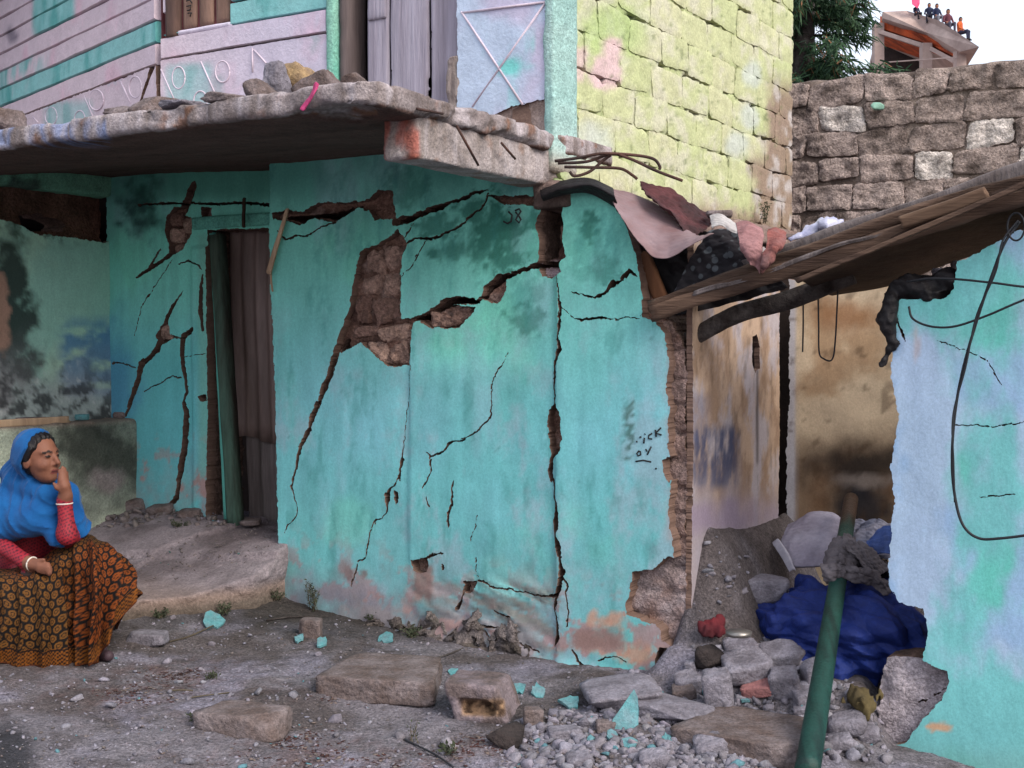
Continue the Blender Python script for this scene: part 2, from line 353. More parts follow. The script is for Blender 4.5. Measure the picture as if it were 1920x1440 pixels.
M = {}
M['plaster'] = mk('painted_plaster', attr=True, var=.12, bump=.10, bs=60, rough=.85, streak=(1, 1, .45), speck=.08, sps=90)
M['stone'] = mk('masonry', attr=True, var=.5, bump=1.0, bs=45, rough=.97, bd=.03, speck=.3, sps=60)
M['conc'] = mk('concrete', lin(165, 145, 140), lin(125, 108, 104), sc=5, var=.35, bump=.7, bs=45, rough=.95)
M['concattr'] = mk('old_concrete', attr=True, var=.35, bump=.7, bs=55, rough=.96, speck=.2, sps=80, k=.8)

# ------------------------------------------------------------------ house: lower front wall
house = thing('damaged_house', 'two-storey teal house with cracked walls, jutting balcony and green block side', 'house', tn(.9, -.2))
TOPZ = 2.53
main_out = [FAC.uv(513, 430), (FAC.uv(513, 430)[0], TOPZ), (TC - .10, TOPZ)] + upoly(FAC, [(1018, 340), (1034, 352), (1105, 356), (1150, 372), (1180, 425), (1205, 500), (1214, 560), (1212, 592), (1236, 604), (1254, 625), (1262, 680), (1256, 720), (1262, 765), (1260, 830), (1268, 880), (1262, 960), (1270, 1010), (1272, 1050), (1250, 1055)])
main_out += upoly(FAC, zB([(1890, 450), (1885, 800), (1885, 950)])) + [(FAC.uv(1284, 1270)[0], -.6), (FAC.uv(536, 1130)[0], -.6), FAC.uv(536, 1130), FAC.uv(528, 1000), FAC.uv(522, 800), FAC.uv(517, 600)]
core_out = [FAC.uv(516, 430), (FAC.uv(516, 430)[0], TOPZ), (TC - .10, TOPZ)] + upoly(FAC, [(1018, 342), (1036, 356), (1110, 362), (1145, 380), (1178, 440), (1195, 500), (1222, 560), (1225, 590), (1255, 605), (1275, 640), (1283, 700), (1280, 800), (1284, 900), (1282, 1000), (1284, 1100), (1286, 1250)]) + [(FAC.uv(1286, 1300)[0], -.6), (.03, -.6), FAC.uv(540, 1130), FAC.uv(532, 1000), FAC.uv(526, 800), FAC.uv(520, 600)]
deep = []; thin = []; holes = []; dholes = []
def C(zf, pts, d=True): (deep if d else thin).append((zf, pts))
C(zA, [(365, 790, 26), (345, 835, 34), (315, 920, 30), (280, 1010, 28), (255, 1080, 22), (225, 1140, 24), (215, 1200, 20), (165, 1300, 18), (155, 1370, 14), (135, 1440, 10)])
C(zA, [(690, 692, 18), (745, 682, 26), (800, 645, 30), (845, 612, 34), (915, 603, 30), (995, 612, 20), (1020, 585, 20), (1035, 550, 26), (1085, 505, 26), (1135, 492, 22), (1200, 468, 16), (1285, 440, 22), (1370, 430, 30)])
C(zA, [(1375, 480, 4), (1385, 600, 6), (1390, 625, 14), (1385, 740, 16), (1376, 770, 9), (1385, 822, 18), (1365, 890, 14), (1362, 1070, 9), (1365, 1100, 14)])
C(zB, [(1305, -20, 12), (1295, 50, 26), (1315, 110, 9), (1330, 220, 14), (1325, 275, 24), (1325, 340, 10), (1335, 390, 34), (1345, 440, 14), (1355, 500, 26), (1340, 565, 16), (1325, 610, 22), (1315, 660, 8), (1330, 740, 10), (1330, 790, 24), (1315, 840, 6)])
C(zB, [(1355, 510, 8), (1378, 560, 8), (1365, 600, 7), (1380, 680, 7), (1372, 750, 5)], 0)
C(zC, [(295, 825, 5), (350, 842, 6), (410, 862, 12), (470, 840, 14), (510, 793, 26), (560, 770, 16), (607, 716, 22), (640, 750, 10)], 0)
C(zC, [(215, 860, 3), (225, 905, 5), (300, 970, 4), (350, 980, 10), (440, 970, 12), (520, 975, 5), (660, 965, 5)], 0)
C(zA, [(612, 245, 30), (700, 218, 26), (790, 182, 26), (870, 152, 14), (960, 117, 14), (1040, 96, 8)])
C(zA, [(645, 355, 14), (700, 316, 9), (800, 316, 11), (880, 282, 9), (960, 222, 9), (1030, 160, 9), (1047, 110, 6)], 0)
C(zA, [(700, 245, 5), (640, 335, 5)], 0); C(zA, [(762, 320, 5), (722, 380, 5), (690, 440, 4), (640, 490, 4)], 0)
C(zA, [(68, 285, 5), (105, 325, 8), (150, 305, 7), (200, 305, 6), (250, 272, 6), (335, 240, 6)], 0)
C(zA, [(1137, 850, 3), (1125, 890, 5), (1085, 940, 6), (1065, 1000, 5), (1060, 1150, 7), (1000, 1210, 8), (930, 1250, 9), (870, 1265, 8), (840, 1305, 9), (780, 1328, 6), (787, 1390, 6), (765, 1440, 5)], 0)
C(zA, [(760, 1310, 4), (785, 1325, 5)], 0)
C(zB, [(762, 0, 5), (755, 60, 6), (722, 130, 5)], 0)
C(zB, [(632, 0, 6), (610, 80, 9), (600, 105, 5), (575, 130, 7), (556, 165, 26), (556, 230, 8), (540, 265, 6), (505, 272, 6), (480, 330, 6), (462, 440, 6), (430, 460, 6), (395, 570, 7)], 0)
C(zA, [(684, 900, 3), (680, 1000, 3), (655, 1250, 4), (640, 1390, 11), (635, 1440, 7)], 0)
C(zB, [(858, 95, 8), (856, 200, 9), (840, 240, 15), (838, 312, 5)], 0); C(zB, [(738, 170, 6), (748, 215, 7)], 0)
C(zB, [(968, 250, 3), (960, 300, 4), (935, 362, 4)], 0); C(zB, [(962, 440, 4), (955, 500, 4), (970, 530, 5), (965, 545, 4)], 0)
C(zB, [(735, 445, 7), (770, 425, 8), (812, 422, 6)], 0)
C(zB, [(905, 550, 10), (960, 546, 7), (990, 550, 7), (1050, 575, 7), (1150, 590, 6), (1240, 610, 7), (1320, 612, 12)], 0)
C(zB, [(905, 572, 8), (890, 630, 8), (870, 665, 20)], 0)
C(zB, [(935, 720, 8), (960, 745, 16), (1030, 750, 8), (1100, 780, 6)], 0); C(zB, [(960, 750, 8), (1000, 775, 8), (1020, 800, 10), (1080, 800, 6), (1140, 820, 6), (1240, 860, 8)], 0)
C(zB, [(1040, 680, 6), (1080, 700, 8), (1115, 705, 6)], 0)
C(zB, [(1395, 850, 8), (1440, 922, 11), (1520, 957, 11), (1590, 966, 12), (1640, 987, 13), (1700, 1012, 13), (1780, 1022, 12), (1850, 997, 12), (1892, 970, 14)], 0)
C(zB, [(152, 0, 10), (125, 130, 8), (150, 200, 4), (150, 262, 5), (110, 290, 6), (95, 335, 4)], 0)
C(zB, [(1510, 900, 8), (1540, 880, 6), (1600, 885, 5), (1640, 900, 5)], 0)
H = lambda zf, pts, d=False: (dholes if d else holes).append(upoly(FAC, zf(pts)))
H(zA, [(450, 375), (520, 350), (590, 310), (625, 270), (660, 330), (660, 360), (645, 395), (637, 480), (635, 690), (700, 690), (690, 720), (682, 770), (680, 905), (600, 915), (560, 900), (520, 860), (480, 830), (450, 800), (420, 820), (360, 850), (330, 830), (345, 780), (380, 690), (400, 640), (410, 560), (430, 450)])
H(zA, [(720, 705), (780, 660), (810, 640), (900, 625), (990, 640), (950, 690), (910, 730), (840, 735), (770, 730)])
H(zA, [(1010, 600), (1030, 545), (1090, 500), (1135, 495), (1125, 580), (1090, 620), (1050, 610)])
H(zA, [(1360, 1080), (1390, 1120), (1392, 1190), (1405, 1250), (1385, 1310), (1355, 1335), (1335, 1290), (1325, 1180), (1335, 1110)])
H(zA, [(1278, 462), (1320, 428), (1385, 440), (1398, 475), (1350, 502), (1308, 498)])
G1 = [(1285, 110), (1340, 110), (1375, 200), (1370, 250), (1355, 300), (1350, 400), (1320, 415), (1275, 440), (1285, 370), (1280, 300), (1265, 250), (1290, 180)]
H(zA, [(1285, 100), (1400, 100), (1390, 200), (1400, 330), (1415, 400), (1380, 440), (1320, 430), (1275, 440), (1285, 370), (1280, 300), (1265, 250), (1290, 180)]); H(zA, G1, True)
M6 = [(40, 200), (100, 185), (180, 190), (260, 150), (330, 150), (450, 145), (500, 130), (530, 90), (600, 95), (610, 200), (625, 240), (590, 230), (520, 230), (490, 190), (440, 175), (400, 200), (340, 235), (300, 240), (240, 225), (170, 255), (100, 230), (50, 230)]
H(zA, M6); H(zA, [(60, 212), (180, 205), (300, 195), (400, 165), (450, 160), (430, 178), (400, 195), (330, 232), (240, 220), (170, 248), (100, 225)], True)
H(zB, [(668, 448), (738, 444), (745, 480), (735, 505), (700, 515), (675, 500)]); H(zB, [(905, 552), (965, 552), (950, 590), (905, 602)])
H(zB, [(590, 140), (608, 150), (612, 190), (600, 212), (588, 180)]); H(zB, [(800, 470), (818, 470), (815, 500), (802, 498)])
H(zB, [(1900, 435), (1825, 435), (1755, 490), (1668, 497), (1655, 590), (1635, 640), (1640, 690), (1720, 720), (1790, 745), (1800, 800), (1840, 830), (1900, 870)])
H(zB, [(1790, 840), (1900, 830), (1900, 985), (1850, 990), (1790, 1010), (1770, 900)])
H(zB, [(1800, 0), (1840, -20), (1850, 60), (1830, 110), (1805, 60)])
H(zA, [(1290, 120), (1040, 120), (1100, 150), (1150, 165), (1210, 160), (1260, 170)])
dsegs = sum([crack(FAC, zf(p)) for zf, p in deep], []); tsegs = sum([crack(FAC, zf(p)) for zf, p in thin], [])
TEAL = np.array([.150, .46, .47]); TEALB = np.array([.20, .49, .56]); LAV = np.array([.36, .47, .60]); TEALG = np.array([.17, .55, .44])
rb = lambda px, py, x0, x1, y0, y1, s=25: sm(x0 - s, x0 + s, px) * (1 - sm(x1 - s, x1 + s, px)) * sm(y0 - s, y0 + s, py) * (1 - sm(y1 - s, y1 + s, py))
def teal_base(u, v, px, py, cloud=.35):
    c = np.tile(TEAL, (len(u), 1)); n1 = fbm(u * 1.3 + 3, v * .7, 2.0, 5, .55); c = mixc(c, TEALB, sm(-.25, .5, n1))
    c = mixc(c, TEALG, np.clip((1 - sm(420, 860, py)) * .9 + .5 * sm(.1, .5, fbm(u * 2, v * 2, 14, 4)), 0, 1))
    st = fbm(u * 26, v * 1.8, 4.0, 4); c = c * (1 + .12 * st)[:, None]; c = c * (1 + .10 * fbm(u * 6, v * 5, 3, 4))[:, None]
    k = sm(.15, .6, fbm(u * 3.1, v * 1.7, 9.0, 5, .6)) * cloud; c = mixc(c, LAV, k)
    return c
def main_col(u, v, px, py, P, d):
    c = teal_base(u, v, px, py, .3)
    low = sm(900, 1150, py); c = mixc(c, lin(135, 175, 185), low * .45 * sm(-.3, .4, fbm(u * 4, v * 3, 3, 5)))
    moss = np.zeros(len(u))
    for cx, cy, rx, ry, s in ((885, 395, 22, 20, .9), (820, 425, 34, 16, .8), (905, 440, 18, 30, 1), (900, 480, 14, 24, .9), (935, 430, 16, 50, 1), (962, 425, 18, 20, 1), (960, 485, 22, 18, .9), (845, 470, 26, 14, .8), (815, 478, 12, 8, .9), (1000, 420, 14, 16, .8),
                             (985, 600, 26, 22, .7), (1105, 425, 13, 24, .9), (1130, 505, 22, 20, .6), (1090, 470, 30, 40, .35), (760, 350, 30, 30, .6), (1005, 545, 12, 16, .4), (960, 455, 40, 60, .35), (700, 420, 60, 30, .2)):
        moss = np.maximum(moss, s * blob(px, py, cx, cy, rx * 1.25, ry * 1.25, .45, 1.1, .09, cx))
    c = mixc(c, lin(18, 86, 72), moss * .8)
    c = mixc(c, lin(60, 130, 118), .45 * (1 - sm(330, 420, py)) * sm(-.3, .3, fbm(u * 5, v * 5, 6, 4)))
    # salmon undercoat, grey damp base
    c = mixc(c, lin(160, 172, 186), sm(.02, .4, fbm(u * 5, v * 3, 21, 6, .7)) * .5 * sm(450, 900, py)); c = mixc(c, lin(58, 128, 124), sm(.12, .5, fbm(u * 14, v * 4, 23, 6, .7)) * .4)
    base_y = 990 + (px - 540) * .15
    e = sm(-30, 110, py - base_y); nz = fbm(u * 11, v * 11, 7, 5, .65)
    c = mixc(c, lin(165, 128, 128), e * sm(.06, .2, nz) * .85)
    g = sm(0, 95, py - (1020 + (px - 540) * .21)) * (1 - sm(960, 1040, px)); c = mixc(c, lin(128, 128, 138), np.clip(g * (.75 + .6 * nz), 0, .95))
    c = mixc(c, lin(120, 92, 88), .8 * rb(px, py, 640, 720, 1030, 1100, 25) * sm(.0, .3, fbm(u * 9, v * 9, 3, 4)))
    lay = rb(px, py, 790, 1045, 1095, 1235, 30); c = mixc(c, lin(120, 122, 118), lay * sm(-.15, .35, fbm(u * 4 + v * 3, v * 30 + u * 7, 3, 4)))
    c = mixc(c, lin(105, 98, 96), sm(1175, 1230, py - (px - 800) * .2) * (1 - sm(960, 1000, px)) * .85)
    ora = blob(px, py, 1145, 1165, 26, 14, .5, .9, .06) + blob(px, py, 1195, 1230, 34, 12, .5, .9, .06, 3) + blob(px, py, 1110, 1160, 10, 14, .5, .9, .06, 5) + blob(px, py, 1155, 1215, 70, 12, .5, 1.0, .06, 9) * .6
    c = mixc(c, lin(190, 145, 122), np.clip(ora, 0, 1) * .85)
    c = mixc(c, lin(150, 125, 120), blob(px, py, 1120, 1205, 60, 16, .4, .9, .05, 12) * .85)
    br2 = np.maximum(rb(px, py, 775, 812, 1060, 1128, 7) * sm(-.5, -.1, nz), rb(px, py, 1078, 1168, 1178, 1216, 8) * sm(-.45, 0, nz)); c = mixc(c, lin(140, 112, 106), br2 * .9)
    er = np.clip(sm(-35, 60, py - (1085 + (px - 640) * .16)) * sm(600, 700, px) * (1 - sm(990, 1045, px)), 0, 1); c = mixc(c, lin(142, 134, 136), er * sm(-.25, .12, fbm(u * 6 + v * 2, v * 10, 31, 5, .65)) * .85); c = mixc(c, lin(164, 128, 122), er * sm(.12, .3, fbm(u * 9, v * 9, 33, 5, .65)) * .7)
    # grey rubbed bar and scribbled ink
    bar = rb(px, py, 1169, 1190, 748, 864, 3) * sm(-.35, .25, fbm(u * 60, v * 220, 1, 3)); c = mixc(c, lin(62, 92, 82), bar * .8)
    ed = sm(1235, 1275, px) * sm(600, 700, py); c = mixc(c, lin(165, 135, 130), ed * sm(-.1, .3, fbm(u * 14, v * 8, 2, 4)) * .8)
    spk = sm(.62, .8, fbm(u * 45, v * 32, 5, 4, .7)); c = mixc(c, lin(60, 110, 105), spk * .5)
    wh = (d < -.004); c[wh] = lin(170, 140, 132) * .8
    return c
def main_depth(u, v):
    px, py = proj(FAC.w(u, v)); d = .012 * fbm(u * 1.6, v * 1.6, 0, 3) + .003 * fbm(u * 9, v * 9, 1, 3)
    lay = rb(px, py, 770, 1050, 1085, 1260, 30); d = d + lay * .016 * fbm(u * 7 + v * 3, v * 24 + u * 9, 3, 5, .7) + .02 * rb(px, py, 560, 1000, 1150, 1400, 40) * fbm(u * 9, v * 14, 3, 4)
    d = d + .02 * sm(1044, 1056, px) * sm(420, 520, py) + .025 * sm(770, 778, px) * (1 - sm(1060, 1100, px)) * sm(640, 700, py) * (1 - sm(1000, 1100, py)) * .4
    d = d + .05 * sm(1205, 1260, py - (px - 980) * .2) * sm(965, 985, px)
    return d + .03
def stone_col(u, v, px, py, P, d):
    n1 = fbm(u * 6, v * 9, 4, 4); c = np.tile(lin(140, 108, 94), (len(u), 1)); c = mixc(c, lin(92, 68, 60), sm(-.1, .5, n1)); c = mixc(c, lin(160, 135, 125), sm(.15, .5, fbm(u * 10, v * 14, 8, 4)))
    c = mixc(c, lin(178, 165, 168), rb(px, py, 1180, 1300, 1040, 1300, 15) * sm(-.5, .2, n1) * .75)
    c = mixc(c, lin(185, 165, 170), rb(px, py, 1010, 1065, 490, 530, 6) * .9)
    c = mixc(c, lin(150, 130, 126), rb(px, py, 1250, 1300, 640, 1100, 10) * .6)
    return c
def stone_depth(u, v):
    w1 = np.sin((v + .03 * fbm(u * 3, v * 3, 1, 2)) * 2 * math.pi / .13); return .022 * fbm(u * 9, v * 14, 2, 4, .6) - .02 * sm(.75, 1, w1)
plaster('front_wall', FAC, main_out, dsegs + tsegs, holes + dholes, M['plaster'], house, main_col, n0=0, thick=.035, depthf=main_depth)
core = plaster('masonry_core', FAC, core_out, [(a, b, c * .85, d, e, f * .85) for a, b, c, d, e, f in dsegs + tsegs], dholes, M['stone'], house, stone_col, n0=-.025, thick=.36, cs=.02, sub=4, depthf=stone_depth)
# single stones showing where the plaster fell away
def blockmesh(name, fr, u0, u1, v0, v1, n, dep, m, parent, seed, colf, res=6, rnd=.25, amp=.012, jit=.05, pill=.35):
    rs = np.random.RandomState(seed); g = np.linspace(-1, 1, res); U, Vv = np.meshgrid(g, g, indexing='ij')
    hu, hv = (u1 - u0) / 2, (v1 - v0) / 2; hm = min(hu, hv)
    X = U * hu; Y = Vv * hv
    ex = np.maximum(np.abs(X) - (hu - rnd * hm), 0) / (rnd * hm); ey = np.maximum(np.abs(Y) - (hv - rnd * hm), 0) / (rnd * hm)
    drop = np.minimum(np.hypot(ex, ey), 1.3); D = -np.minimum(dep * .8, pill * hm * drop ** 2)
    D = D + amp * fbm(X * 14 + seed * 3.1, Y * 14, seed, 3)
    edge = (np.abs(U) == 1) | (np.abs(Vv) == 1)
    sk = .5 * jit * rs.randn(4); jx = jit * hm * rs.randn(res, res) * .5 + hm * 3 * sk[0] * Vv + hm * 2 * sk[1] * U * Vv; jy = jit * hm * rs.randn(res, res) * .5 + hm * 3 * sk[2] * U + hm * 2 * sk[3] * U * Vv
    D = D + amp * .5 * fbm(X * 45 + seed, Y * 45, seed + 3, 2); X = X * (1 - .06 * ey) + jx; Y = Y * (1 - .06 * ex) + jy
    uu = (u0 + u1) / 2 + X; vv = (v0 + v1) / 2 + Y
    back = np.full(D.shape, -dep)
    P1 = fr.w(uu, vv, n + D).reshape(-1, 3); I = np.arange(res * res).reshape(res, res)
    F = [(I[i, j], I[i + 1, j], I[i + 1, j + 1], I[i, j + 1]) for i in range(res - 1) for j in range(res - 1)]
    ring = list(I[:, 0]) + list(I[-1, 1:]) + list(I[-2::-1, -1]) + list(I[0, -2:0:-1])
    P2 = fr.w(uu.ravel()[ring], vv.ravel()[ring], np.full(len(ring), n - dep)); b = res * res; L = len(ring); nf = len(F)
    for k in range(L): F.append((b + (k + 1) % L, b + k, b + L + k, b + L + (k + 1) % L))
    F.append(tuple(range(b + 2 * L - 1, b + L - 1, -1)))
    Pall = np.vstack([P1, P1[ring], P2]); px, py = proj(Pall)
    cu = np.concatenate([uu.ravel(), uu.ravel()[ring], uu.ravel()[ring]]); cv = np.concatenate([vv.ravel(), vv.ravel()[ring], vv.ravel()[ring]])
    o = mesh(name, Pall, F, m, parent, True, colf(cu, cv, px, py, Pall, seed)); s_ = np.zeros(len(F), bool); s_[:nf] = True; o.data.polygons.foreach_set('use_smooth', s_); return o
def brn(u, v, px, py, P, seed):
    rs = np.random.RandomState(seed); k = rs.rand(); c0 = (lin(172, 142, 128) * (1 - k) + lin(122, 94, 84) * k) * 1.15
    return c0[None] * (1 + .3 * fbm(u * 25, v * 25, seed, 3))[:, None]
for i, (x0, y0, x1, y1) in enumerate([(690, 470, 724, 512), (726, 462, 760, 506), (684, 516, 720, 552), (722, 510, 758, 556), (700, 560, 757, 604), (674, 556, 697, 606), (662, 612, 712, 632), (716, 610, 772, 640), (690, 640, 730, 676), (734, 645, 772, 682), (806, 586, 850, 612), (852, 576, 890, 604)]):
    a = FAC.uv(x0, y1, -.02); b = FAC.uv(x1, y0, -.02); blockmesh('stone', FAC, a[0], b[0], a[1], b[1], .004, .07, M['stone'], core, 40 + i, brn, res=10, rnd=.4, amp=.035, jit=.16)

# rough stones of the wall foot
def ftc(u, v, px, py, P, seed):
    rs = np.random.RandomState(seed); k = rs.rand(); c0 = lin(128, 118, 116) * (1 - k) + lin(98, 88, 84) * k; c = np.tile(c0, (len(px), 1)); n = fbm(P[:, 0] * 14, P[:, 1] * 14, P[:, 2] * 14, 4)
    return mixc(c, lin(70, 66, 54), sm(0, .4, n) * .6)
for i, (x_, y_, w_, h_) in enumerate([(715, 1172, 80, 26), (790, 1182, 90, 46), (868, 1196, 84, 60), (940, 1206, 74, 64), (830, 1220, 110, 36), (910, 1236, 90, 40), (975, 1226, 50, 52)]):
    a = FAC.uv(x_ - w_ / 2, y_ + h_ / 2, .05); b = FAC.uv(x_ + w_ / 2, y_ - h_ / 2, .05); blockmesh('foundation_stone', FAC, a[0], b[0], a[1], b[1], .036 + .012 * (i % 3), .09, M['stone'], house, 500 + i, ftc, res=12, rnd=.5, amp=.05, jit=.3, pill=.45)
# ------------------------------------------------------------------ house: recessed door wall, return wall, plinth, ledge
R = .30
LW = Frame(tn(0, -R), T, N); TR = -1.772
RET = Frame(tn(TR, 0), N, T)
ux = lambda px, py=700: LW.uv(px, py)[0]
lw_out = [(TR - .02, .1), (ux(398), .1), LW.uv(397, 968), LW.uv(400, 780), LW.uv(398, 600), LW.uv(396, 431), LW.uv(540, 428), (.12, 2.0), (.12, 2.66), (TR - .02, 2.66)]
L1 = []
def CL(zf, pts): L1.extend(crack(LW, zf(pts)))
CL(zD, [(845, 225, 40), (872, 160, 40), (888, 115, 30)]); CL(zD, [(790, 420, 22), (750, 452, 16), (690, 490, 16), (625, 530, 6)]); CL(zD, [(740, 405, 7), (720, 432, 7), (690, 482, 10)])
CL(zD, [(792, 450, 4), (730, 540, 4), (650, 660, 4), (620, 790, 3)]); CL(zD, [(820, 470, 4), (860, 455, 7), (900, 465, 6), (935, 492, 5)])
CL(zD, [(837, 590, 4), (800, 650, 11), (770, 705, 20), (760, 760, 26), (725, 850, 28), (680, 897, 22), (650, 920, 30), (640, 980, 28), (615, 1050, 25), (595, 1110, 18), (570, 1165, 7)])
CL(zD, [(520, 912, 5), (570, 915, 5), (625, 935, 5)]); CL(zD, [(888, 762, 20), (840, 797, 24), (835, 850, 24), (840, 930, 18), (850, 980, 16), (855, 1040, 16), (840, 1090, 14), (855, 1130, 26), (850, 1200, 30), (845, 1300, 32), (830, 1400, 30), (820, 1440, 28)])
CL(zE, [(985, 130, 28), (960, 230, 30), (945, 340, 26), (940, 420, 24), (890, 465, 18)]); CL(zD, [(775, 790, 8), (835, 800, 6)]); CL(zD, [(660, 1040, 4), (740, 1000, 5), (790, 970, 5), (830, 980, 5)])
CL(zD, [(640, 205, 8), (800, 196, 8), (1000, 200, 9), (1120, 196, 9), (1240, 206, 12)]); CL(zD, [(850, 885, 3), (950, 870, 3)])
CL(zD, [(937, 520, 6), (930, 590, 20), (930, 690, 22), (940, 765, 14)])
lw_holes = [upoly(LW, zD(h)) for h in ([(765, 260), (800, 215), (830, 215), (845, 250), (890, 270), (880, 330), (840, 400), (800, 432), (775, 440), (778, 400), (755, 320)], [(775, 720), (780, 780), (800, 800), (770, 820), (740, 830), (715, 790), (740, 750)], [(915, 1060), (955, 1055), (955, 1085), (925, 1085)], [(920, 215), (970, 215), (970, 260), (925, 262)], [(1240, 210), (1310, 215), (1310, 262), (1245, 258)])]
def lw_col(u, v, px, py, P, d):
    c = teal_base(u, v, px, py, .25) * 1.12; c = mixc(c, lin(80, 172, 180), sm(560, 700, py) * .5)
    c = mixc(c, lin(120, 180, 165), rb(px, py, 372, 398, 440, 900, 8) * .7)
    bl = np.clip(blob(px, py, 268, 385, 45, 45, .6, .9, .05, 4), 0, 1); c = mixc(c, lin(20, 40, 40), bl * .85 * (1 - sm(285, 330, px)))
    bs = blob(px, py, 215, 720, 40, 110, .6, .5, .03, 2); c = mixc(c, lin(70, 120, 170), bs * .6)
    lo = sm(830, 960, py + (px - 300) * .15); n = fbm(u * 9, v * 9, 5, 5, .6); c = mixc(c, lin(150, 140, 145), np.clip(lo * (.4 + n), 0, .9))
    c = mixc(c, lin(175, 130, 122), sm(.22, .35, n) * sm(780, 900, py) * .7)
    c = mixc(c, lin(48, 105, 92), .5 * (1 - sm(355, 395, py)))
    return c
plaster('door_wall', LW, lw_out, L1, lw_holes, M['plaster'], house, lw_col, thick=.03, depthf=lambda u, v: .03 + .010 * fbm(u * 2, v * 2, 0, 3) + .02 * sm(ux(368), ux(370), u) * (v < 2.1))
deepl = L1
core2 = plaster('door_wall_core', LW, [(p[0] + (.01 if i < 2 else 0), p[1]) for i, p in enumerate(lw_out)], [(a, b, c * .85, d, e, f * .85) for a, b, c, d, e, f in deepl], [], M['stone'], house, stone_col, n0=-.02, thick=.25, cs=.02, sub=3, depthf=stone_depth)
for i, (x0, y0, x1, y1) in enumerate([(320, 398, 342, 424), (343, 408, 366, 438), (318, 428, 346, 456), (328, 458, 348, 474), (301, 608, 324, 636)]):
    a = LW.uv(x0, y1); b = LW.uv(x1, y0); blockmesh('stone', LW, a[0], b[0], a[1], b[1], .012, .06, M['stone'], core2, 70 + i, brn, rnd=.5, amp=.02)
# mossy return wall at the left with its beam and broken top
ret_out = upoly(RET, [(214, 452), (190, 455), (150, 448), (110, 442), (70, 440), (45, 425), (20, 415), (-40, 405), (-160, 395)]) + [(RET.uv(-160, 400)[0], .3), (-R - .02, .3)]
def ret_col(u, v, px, py, P, d):
    c = np.tile([.44, .68, .52], (len(u), 1)); c = mixc(c, [.34, .62, .52], sm(-.2, .4, fbm(u * 3, v * 3, 2, 4)))
    blu = rb(px, py, 112, 225, 600, 745, 16) * sm(-.55, 0, fbm(u * 6, v * 14, 3, 4)); c = mixc(c, lin(80, 130, 175), blu * .85)
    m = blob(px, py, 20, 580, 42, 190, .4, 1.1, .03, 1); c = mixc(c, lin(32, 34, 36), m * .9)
    ed = sm(620, 760, py + 60 * fbm(u * 3, v * 3, 7, 3)); n = fbm(u * 16, v * 16, 5, 5, .65)
    c = mixc(c, lin(165, 165, 168), ed * .8); c = mixc(c, lin(40, 40, 44), ed * sm(-.05, .3, n) * .85); c = mixc(c, lin(220, 220, 220), ed * sm(.25, .5, -n) * .7)
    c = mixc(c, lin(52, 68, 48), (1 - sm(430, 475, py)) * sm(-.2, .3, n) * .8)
    br = blob(px, py, 2, 590, 16, 70, .3, .6, .05, 6); c = mixc(c, lin(170, 135, 118), br)
    return c
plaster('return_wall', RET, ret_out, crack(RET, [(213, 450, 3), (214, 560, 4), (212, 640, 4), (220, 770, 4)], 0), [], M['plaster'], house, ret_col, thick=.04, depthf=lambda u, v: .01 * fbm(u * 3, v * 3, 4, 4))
def dark_brown(u, v, px, py, P, d): return np.tile(lin(120, 88, 74), (len(u), 1)) * (1 + .5 * fbm(u * 8, v * 8, 1, 4))[:, None]
plaster('return_wall_core', RET, [(-R - .02, .2), (1.6, .2), (1.6, 2.66), (-R - .02, 2.66)], [], upoly and [upoly(RET, [(60, 402), (100, 396), (150, 418), (140, 432), (70, 432)])], M['stone'], house, dark_brown, n0=-.14, thick=.2, cs=.025, sub=3, depthf=lambda u, v: .05 * fbm(u * 7, v * 7, 3, 4))
def boxw(name, fr, u0, u1, v0, v1, n0, n1, m, parent, colf=None, res=.03, amp=.008, nf=14, r=.01, seed=0):
    f = lambda X, Y, Zz: sd_box(X - (u0 + u1) / 2, Y - (n0 + n1) / 2, Zz - (v0 + v1) / 2, (u1 - u0) / 2, abs(n1 - n0) / 2, (v1 - v0) / 2, r) + amp * fbm(X * nf + seed, Y * nf, Zz * nf, 4, .55)
    q = amp * 1.5 + res * 1.5; V, F = surfnet(f, (u0 - q, min(n0, n1) - q, v0 - q), (u1 + q, max(n0, n1) + q, v1 + q), res)
    P = fr.w(V[:, 0], V[:, 2], V[:, 1]); px, py = proj(P)
    if np.dot(np.cross(fr.t, fr.n), UP) < 0: F = F[:, ::-1]
    return mesh(name, P, F, m, parent, True, None if colf is None else colf(V[:, 0], V[:, 2], px, py, P, V[:, 1]))
def beam_col(u, v, px, py, P, d): return mixc(np.tile(lin(130, 188, 160), (len(u), 1)), lin(84, 108, 96), sm(-.1, .4, fbm(u * 9, v * 9, 3, 4)))
bz0 = RET.uv(205, 371)[1]; bz1 = RET.uv(205, 337)[1]
boxw('wall_beam', RET, -R + .01, 1.7, bz0, bz1 + .03, -.1, .03, M['concattr'], house, beam_col, res=.02)
def rub(c1, c2): return lambda u, v, px, py, P, d: mixc(np.tile(c1, (len(u), 1)), c2, sm(-.2, .3, fbm(P[:, 0] * 16, P[:, 1] * 16, P[:, 2] * 16, 4)))
